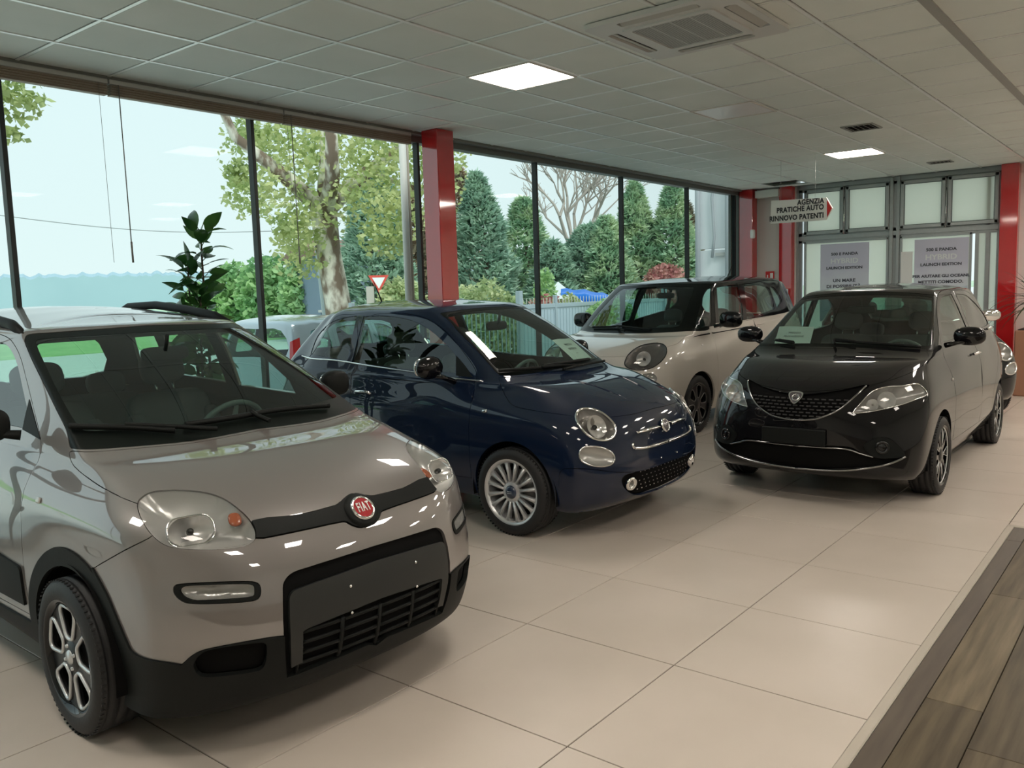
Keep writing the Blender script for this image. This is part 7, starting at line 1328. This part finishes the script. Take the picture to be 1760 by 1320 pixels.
conifer(1098, 32, 312, 50, CG2, R4_, 'pointed light green conifer left of the last mullion', 5200)
conifer(1050, 30, 372, 45, CG2, R4_, 'yellowish conifer between the broad one and the pointed one', 4000, rounder=.4)
conifer(1155, 32, 310, 46, CG2, R4_, 'pointed light green conifer beside the white building', 5200)
conifer(1192, 34, 350, 30, CG3, R4_, 'thin brownish conifer at the corner of the white building', 2600)
conifer(645, 27, 285, 58, CG1, R4_, 'dark conifer behind the plane tree', 5500, rounder=.5)
conifer(708, 29, 330, 42, CG3, R4_, 'brown-leaved conifer behind the white downpipe', 4200, rounder=.6)
for px in (905, 1010, 1110, 740):
    c = at(px, 470, 35); r_ = (2.6, 1.2, 1.9); shrub('hedge', {905: 'dark hedge behind the red-leaved shrub', 1010: 'dark hedge behind the blue tarpaulin', 1110: 'dark hedge at the foot of the pointed conifers', 740: 'dark hedge behind the middle red column'}[px], [((c.x, c.y, 1.4), r_)], 2600, .34, CG1, R4_, 'hedge')
for i, (px, pt, hw, d) in enumerate(((405, 455, 40, 42), (465, 440, 48, 40), (530, 450, 42, 36), (350, 488, 30, 55))):
    b = at(px, 520, d); tz = at(px, pt, d).z; w_ = hw*d/F_PX
    shrub('bush', ['light green bushy tree line left of the first dark mullion', 'tallest light green bush, right of the first dark mullion', 'light green bush just left of the plane tree', 'low far bush behind the potted plant'][i], [((b.x, b.y, tz*.48), (w_*1.15, w_*1.15, tz*.56)), ((b.x+w_*.5, b.y, tz*.4), (w_*.8, w_*.8, tz*.42))], 4200, .34, BG1, R4_)
c = at(840, 500, 17); shrub('bush', 'rounded yellow-green hedge bush right of the middle red column', [((c.x, c.y, .85), (.60, .6, 1.05)), ((c.x+.25, c.y-.35, .7), (.45, .45, .85)), ((c.x-.3, c.y+.35, .75), (.45, .45, .9))], 5200, .12, BG2, R4_)
c = at(800, 500, 19); shrub('bush', 'yellow-green bush at the foot of the tall conifer, next to the column', [((c.x, c.y, .8), (.6, .6, 1.0))], 2400, .13, BG2, R4_)
c = at(938, 505, 18.5); shrub('bush', 'low red-leaved shrub behind the grey gate', [((c.x, c.y, .9), (.62, .5, .62)), ((c.x+.4, c.y-.5, .8), (.5, .5, .5))], 3000, .09, BR1, R4_)
c = at(936, 480, 20); shrub('bush', 'young bright green shrub above the red-leaved one', [((c.x, c.y, 1.5), (.28, .28, .65))], 700, .12, BG1, R4_)
c = at(978, 500, 18.5); shrub('bush', 'pale yellow shrub beside the white tent', [((c.x, c.y, 1.05), (.3, .3, .5))], 900, .10, BG2, R4_)
c = at(1145, 465, 30); shrub('bush', 'reddish shrub below the conifers near the white building', [((c.x, c.y, 1.7), (1.2, .6, .7))], 1500, .18, BR1, R4_)
c = at(1050, 520, 17.5); shrub('bush', 'low green shrub behind the gate, left of the white car roof', [((c.x, c.y, 1.0), (.8, .4, .4))], 1500, .10, BG1, R4_)
c = at(690, 510, 24); shrub('bush', 'bright green shrub behind the give-way sign', [((c.x, c.y, 1.2), (.75, .75, .9))], 1800, .2, BG2, R4_)
# plane tree: mottled trunk and limbs
PB = uneven_mat('plane_bark', (.20, .15, .11), (.74, .72, .62), .85, 4.5, stretch=(1, 1, .5), bump=(12, .5), detail=4)
for e_, p_ in zip([n_ for n_ in PB.node_tree.nodes if n_.type == 'VALTORGB'][0].color_ramp.elements, (.44, .56)): e_.position = p_
root = empty('plane_tree', (8.55, 10.2, GZ), 0, 'plane tree with mottled bark and pale spring leaves outside the window', 'tree')
t_ = MB(); t_.tube([(0, 0, 0), (.0, .02, .8), (-.07, .05, 1.7), (-.16, .10, 2.5), (-.20, .12, 3.15)], [.27, .24, .20, .185, .20], 14); part('trunk', t_, PB, root)
limbs = [[(-.20, .12, 3.1), (-.75, .3, 3.6), (-1.4, .5, 4.1), (-1.8, .7, 5.2)], [(-.18, .12, 3.1), (-.1, .1, 3.8), (.0, .1, 5.6)], [(-.15, .12, 3.1), (.35, -.1, 3.6), (1.0, -.35, 4.1), (1.5, -.5, 5.0)], [(-.2, .1, 3.0), (-.5, -.5, 3.5), (-.8, -.9, 4.4)], [(.5, -.15, 3.7), (1.2, -.7, 3.4), (1.7, -.9, 3.2)]]
for i, l in enumerate(limbs): t_ = MB(); t_.tube(l, [.14, .11, .07, .04][:len(l)] if i < 4 else [.05, .035, .015], 8); part('limb', t_, PB, root)
f = MB()
blobs = []
for (px, py, d, rx, rz) in ((450, 270, 14.0, .75, .6), (430, 340, 14.2, .5, .35), (500, 250, 13.5, .8, .6), (480, 330, 13, .65, .5), (545, 290, 13.5, .7, .6), (540, 380, 13, .55, .45), (520, 440, 13.2, .5, .4), (600, 270, 13, .8, .6), (620, 340, 12.6, .6, .45), (650, 300, 13, .7, .6), (680, 370, 12.6, .5, .45), (660, 410, 12.4, .45, .3), (570, 220, 13.5, .9, .5), (480, 220, 14, .8, .5), (700, 280, 13.2, .6, .6), (740, 320, 13.5, .6, .7), (410, 300, 14.5, .25, .25), (640, 240, 13.6, .8, .5), (500, 400, 13.6, .35, .35), (425, 232, 14.3, .45, .3), (760, 280, 13.6, .5, .5)):
    c = at(px, py, d); blobs.append((c, rx, rz))
for c, rx, rz in blobs: leaves(f, (c.x-8.55, c.y-10.2, c.z-GZ), (rx*.95, rx*.95, rz*1.05), 330, .095, R4_, .75, .2)
for k_ in range(14): a_ = R4_.uniform(0, 2*PI); leaves(f, (1.6*math.cos(a_), 1.6*math.sin(a_), 5.1+R4_.uniform(0, 1.6)), (.9, .9, .6), 160, .15, R4_, .75, .3)
tag(part('foliage', f, PL1, root), kind='stuff')
# a second plane tree outside to the left, one branch hanging into view
root = empty('plane_tree', (.9, 9.2, GZ), 0, 'leafy branch of a second tree hanging in at the upper left', 'tree')
t_ = MB(); t_.tube([(0, 0, 0), (-.05, 0, 2.2), (.1, 0, 3.6), (.2, .0, 4.9)], [.22, .17, .13, .06], 10); part('trunk', t_, PB, root)
f = MB()
for l in ([(0, 0, 3.3), (.9, -.4, 3.75), (1.7, -.8, 3.75), (2.15, -1.0, 3.55)], [(0, 0, 3.1), (.8, -.5, 3.35), (1.5, -.9, 3.25), (1.85, -1.05, 3.1)]):
    t_ = MB(); t_.tube(l, [.05, .035, .018, .006], 6); part('limb', t_, PB, root)
for (px, py, rx, rz) in ((22, 160, .20, .14), (50, 180, .13, .10), (0, 150, .25, .15), (8, 205, .12, .12), (25, 232, .10, .08), (-60, 150, .4, .3), (-120, 90, .5, .4), (-5, 115, .3, .2)):
    c = at(px, py, 8.4); leaves(f, (c.x-.9, c.y-9.2, c.z-GZ), (rx*1.4, rx*1.4, rz*1.2), 38 if rx < .2 else 80, .085, R4_, .7, .1)
tag(part('foliage', f, PL1, root), kind='stuff')
# bare tree
root = empty('bare_tree', at(990, 470, 40), 0, 'bare grey tree rising behind the conifers', 'tree'); root.location.z = GZ
BB = mat('bare_bark', (.40, .36, .32), .9); t_ = MB()
def branch(p, d, L, r, lev):
    q = p+d*L; mid = p+d*L*.5+Vector((R4_.gauss(0, .05), R4_.gauss(0, .05), 0))*L
    t_.tube([p, mid, q], [r, r*.8, r*.6], 5, cap=False)
    if lev == 0: return
    for _ in range(3 if lev > 2 else 3):
        nd = (d+Vector((R4_.gauss(0, .42), R4_.gauss(0, .42), R4_.gauss(.10, .22)))).normalized(); branch(q if R4_.random() < .6 else mid, nd, L*R4_.uniform(.62, .85), r*.62, lev-1)
branch(Vector((0, 0, 0)), Vector((0, 0, 1)), 3.4, .22, 0)
for dd in ((-.55, .1, 1), (.5, -.3, 1), (-.1, .2, 1.3), (.25, .2, 1.1)): branch(Vector((0, 0, 3.4)), Vector(dd).normalized(), 2.0, .12, 4)
part('branches', t_, BB, root)
# concrete pole, white downpipe, yield sign, cable
a, b = at(572, 600, 15.5), at(536, 330, 15.5)
t_ = MB(); t_.tube([(a.x, a.y, GZ), (b.x, b.y, b.z), tuple(Vector((b.x, b.y, b.z))+(Vector((b.x, b.y, b.z))-Vector((a.x, a.y, GZ)))*.6)], [.075, .06, .05], 12); tag(part('utility_pole', t_, mat('pole_concrete', (.42, .50, .52), .8)), 'slender grey concrete pole left of the plane tree trunk', 'pole')
root = empty('downpipe', (6.98, 7.15, GZ), 0, 'white metal post outside, just left of the middle red column', 'post')
t_ = MB(); t_.tube([(0, 0, 0), (0, 0, 4.2)], .042, 16); part('pipe', t_, mat('post_white', (.62, .60, .56), .5), root)
for dx in (.062,): t_ = MB(); t_.bbox((dx, 0, 2.1), (.028, .05, 4.2), .004); part('flange', t_, mat('post_tan', (.50, .44, .38), .6), root)
c = at(651, 487, 24); root = empty('give_way_sign', (c.x, c.y, GZ), math.atan2(c.y, c.x)+PI, 'red and white triangular give-way sign on a post', 'road sign')
def tri(r_): return [(r_*math.cos(a_), r_*math.sin(a_)) for a_ in (PI/2+PI, PI/2+PI+2*PI/3, PI/2+PI+4*PI/3)]
Ms = Matrix(((0, 0, 1, 0), (1, 0, 0, 0), (0, 1, 0, c.z-GZ+.06), (0, 0, 0, 1)))
m = MB(); m.plate(tri(.33), [tri(.21)], .0, .012, Ms); part('red_border', m, mat('road_red', (.62, .08, .06), .5), root)
m = MB(); m.plate(tri(.22), [], .0, .008, Ms); part('white_face', m, mat('road_white', (.80, .85, .85), .5), root)
m = MB(); m.tube([(-.04, 0, 0), (-.04, 0, c.z-GZ+.2)], .03, 8); m.bbox((-.06, -.25, 1.0), (.05, .22, 2.1), .01); part('post', m, mat('post_grey', (.42, .40, .36), .7), root)
a, b = at(-60, 362, 26), at(470, 397, 33); t_ = MB(); t_.tube([tuple(a.lerp(b, i/12)+Vector((0, 0, -.25*math.sin(PI*i/12)))) for i in range(13)], .012, 4); tag(part('overhead_cable', t_, mat('cable_grey', (.30, .33, .33), .7)), 'thin overhead cable crossing the sky', 'cable')
# dark house beyond the plane tree
c = at(620, 480, 36); root = empty('farm_building', (c.x, c.y, GZ), -.3, 'low dark blue-grey building behind the plane tree trunk', 'building')
m = MB(); m.box((0, 0, 1.7), (5.0, 3.5, 3.4)); part('wall', m, mat('slate_wall', (.16, .22, .29), .8, noise=(.6, .2)), root)
m = MB(); m.box((-.0, -1.85, 1.25), (5.2, .25, .09)); part('ledge', m, mat('ledge_pale', (.5, .5, .48), .8), root)
m = MB(); m.add([(-2.7, -1.95, 3.35), (2.7, -1.95, 3.35), (2.7, 0, 4.1), (-2.7, 0, 4.1), (-2.7, 1.95, 3.35), (2.7, 1.95, 3.35)], [(0, 1, 2, 3), (3, 2, 5, 4), (0, 3, 4), (1, 5, 2)]); part('roof', m, mat('roof_brown', (.22, .14, .11), .8), root)
# white building right: rendered wall with pipes
root = empty('white_building', (16.2, 8.4, GZ), 0, 'white rendered building with grey downpipes outside at the right', 'building')
L_ = 2.1; Mb_ = Matrix.Translation((.8, .06, 0)) @ Matrix.Rotation(-PI/2, 4, 'Z')
WB = mat('render_white', (.86, .88, .90), .8, noise=(1.5, .05))
for z0, z1 in ((0, 2.55), (2.58, 7)): m = MB(); m.box((L_/2, .12, (z0+z1)/2), (L_, .2, z1-z0), Mb_); part('wall', m, WB, root)
for x_, r_ in ((.08, .055), (.80, .085)): m = MB(); m.tube([Mb_ @ Vector((x_, -.06, 0)), Mb_ @ Vector((x_, -.06, 7))], r_, 10); part('downpipe', m, mat('pipe_grey', (.42, .45, .48), .5), root)
m = MB(); m.tube([Mb_ @ Vector((L_*.21+.03*math.sin(i*2.1), -.06, 7-i*.42)) for i in range(12)], .035, 6); part('old_cable', m, mat('pipe_grey', (.42, .45, .48), .5), root)
m = MB(); m.box((.61, -.03, 2.45), (.25, .05, .07), Mb_); part('bracket', m, mat('ledge_pale', (.5, .5, .48), .8), root)
# tent and tarpaulin
c = at(965, 505, 26); root = empty('tent', (c.x, c.y, GZ), -.9, 'white tent roof beyond the gate', 'tent')
m = MB(); m.add([(-.75, -.6, 1.3), (.75, -.6, 1.3), (.75, .6, 1.3), (-.75, .6, 1.3), (-.1, 0, 2.05), (-.75, -.6, 0), (.75, -.6, 0), (.75, .6, 0), (-.75, .6, 0)], [(0, 1, 4), (1, 2, 4), (2, 3, 4), (3, 0, 4), (0, 5, 6, 1), (3, 8, 5, 0)]); part('canvas', m, mat('tent_white', (.62, .66, .66), .7), root)
c = at(1003, 505, 26); root = empty('tarpaulin', (c.x, c.y, GZ), -.87, 'bright blue tarpaulin covered stack beyond the gate', 'tarpaulin')
m = MB(); m.grid([[(-.72+1.44*i/8, -.35*math.sin(PI*j/4)+.0, [1.20, 1.55, 1.82, 1.7, 1.5][j]*(1-.12*(i/8)**2)+.03*math.sin(i*2)) for j in range(5)] for i in range(9)]); m.box((0, .0, .7), (1.4, .5, 1.4)); part('sheet', m, mat('tarp_blue', (.015, .17, .62), .45), root)
# fence and gate
FM = mat('fence_grey', (.36, .45, .50), .5); FT = 1.36
ya = 9.6
root = empty('railing_fence', (9.4, ya, GZ), 0, 'pale grey upright-bar railing outside the window', 'fence')
for z in (.25, 1.45): m = MB(); m.box((1.7, 0, z), (6.0, .03, .035)); part('rail', m, FM, root)
me = MB(); me.tube([(0, 0, .05), (0, 0, 1.5), (0, 0, 1.56)], [.011, .011, .003], 6); me = me.mesh('bar', FM)
x = -1.2
while x < 4.0: link('bar', me, root, (x, 0, 0)); x += .115
for x in (-1.2, 1.2, 3.9): m = MB(); m.bbox((x, 0, .85), (.07, .07, 1.7), .005); part('post', m, FM, root)
root = empty('sliding_gate', (13.6, ya, GZ), 0, 'pale blue-grey slatted gate beyond the blue car', 'gate')
m = MB(); m.bbox((1.3, 0, 1.50), (5.4, .06, .08), .005); m.bbox((1.3, 0, .12), (5.4, .06, .10), .005); part('gate_frame', m, FM, root)
me = MB(); me.bbox((0, 0, .8), (.085, .025, 1.36), .004); me = me.mesh('slat', mat('gate_slat', (.42, .53, .60), .5)); me2 = MB(); me2.tube([(0, 0, 1.52), (0, 0, 1.66)], [.012, .004], 5); me2 = me2.mesh('spike', mat('spike_pale', (.6, .6, .55), .5))
x = -1.36
while x < 4.0: link('slat', me, root, (x, 0, 0)); link('spike', me2, root, (x+.05, 0, 0)); x += .105
m = MB(); m.bbox((1.62, -.04, 1.40), (.24, .02, .13), .004); part('yellow_plate', m, mat('plate_yellow', (.70, .50, .04), .5), root)
for x in (-1.42, 4.05): m = MB(); m.bbox((x, 0, .9), (.10, .10, 1.8), .006); part('gate_post', m, FM, root)
root = empty('field_fence', (2.5, 13.0, GZ), 0, 'low row of white posts at the edge of the green field', 'fence')
me = MB(); me.tube([(0, 0, 0), (0, 0, .78)], .022, 6); me = me.mesh('post', mat('post_white', (.62, .60, .56), .5))
for i in range(26): link('post', me, root, (-5+i*.5, 0, 0))
for z in (.25, .48, .70): m = MB(); m.tube([(-5.2, 0, z), (7.6, 0, z)], .007, 5); part('wire', m, FM, root)
# cars parked outside and the dark car in the corner
def outdoor_car(kind, pose, label, paint, z):
    keep = POSE[kind]; POSE[kind] = pose
    root, S, L = build_car(kind, label, paint, .292, .195, n=4); POSE[kind] = keep
    root.location.z = z
    side_mirror(root, (-.60, .93, 1.13), (.055, .115, .085), (-.50, .76, 1.08), BLK)
    interior(root, kind, -2.55, .66, 1.04, -.14, 1.48, CLOTH)
    return root
outdoor_car('hatch', (8.55, 9.35-.75+.35, .12), 'silver-blue car parked outside behind the grey car, red tail lamp showing', mat('silver_blue_paint', (.42, .50, .55), .2, metal=.3, coat=1), GZ)
keep = POSE['retro']; POSE['retro'] = (11.05, 2.40, -2.58)
root, S, L = build_car('retro', 'dark car with chrome mirror half hidden behind the black five-door car', mat('black_paint', (.010, .010, .011), .10, coat=1), .292, .19, n=4); POSE['retro'] = keep
side_mirror(root, (-.595, .905, 1.12), (.06, .125, .075), (-.52, .74, .99), CHR, e=.8, cap=1)
interior(root, 'retro', -2.45, .64, 1.01, -.16, 1.47, CLOTH)
for mir in (False, True):
    for nm, r in (('headlight', .012), ('turn_light', .010)):
        poly = [p for n_, p in UVO['retro'] if n_ == nm][0]; t = MB(); t.tube([S.p(u, v, .004, mir) for u, v in poly], r, 8, closed=True); part('chrome_ring', t, CHR, root)
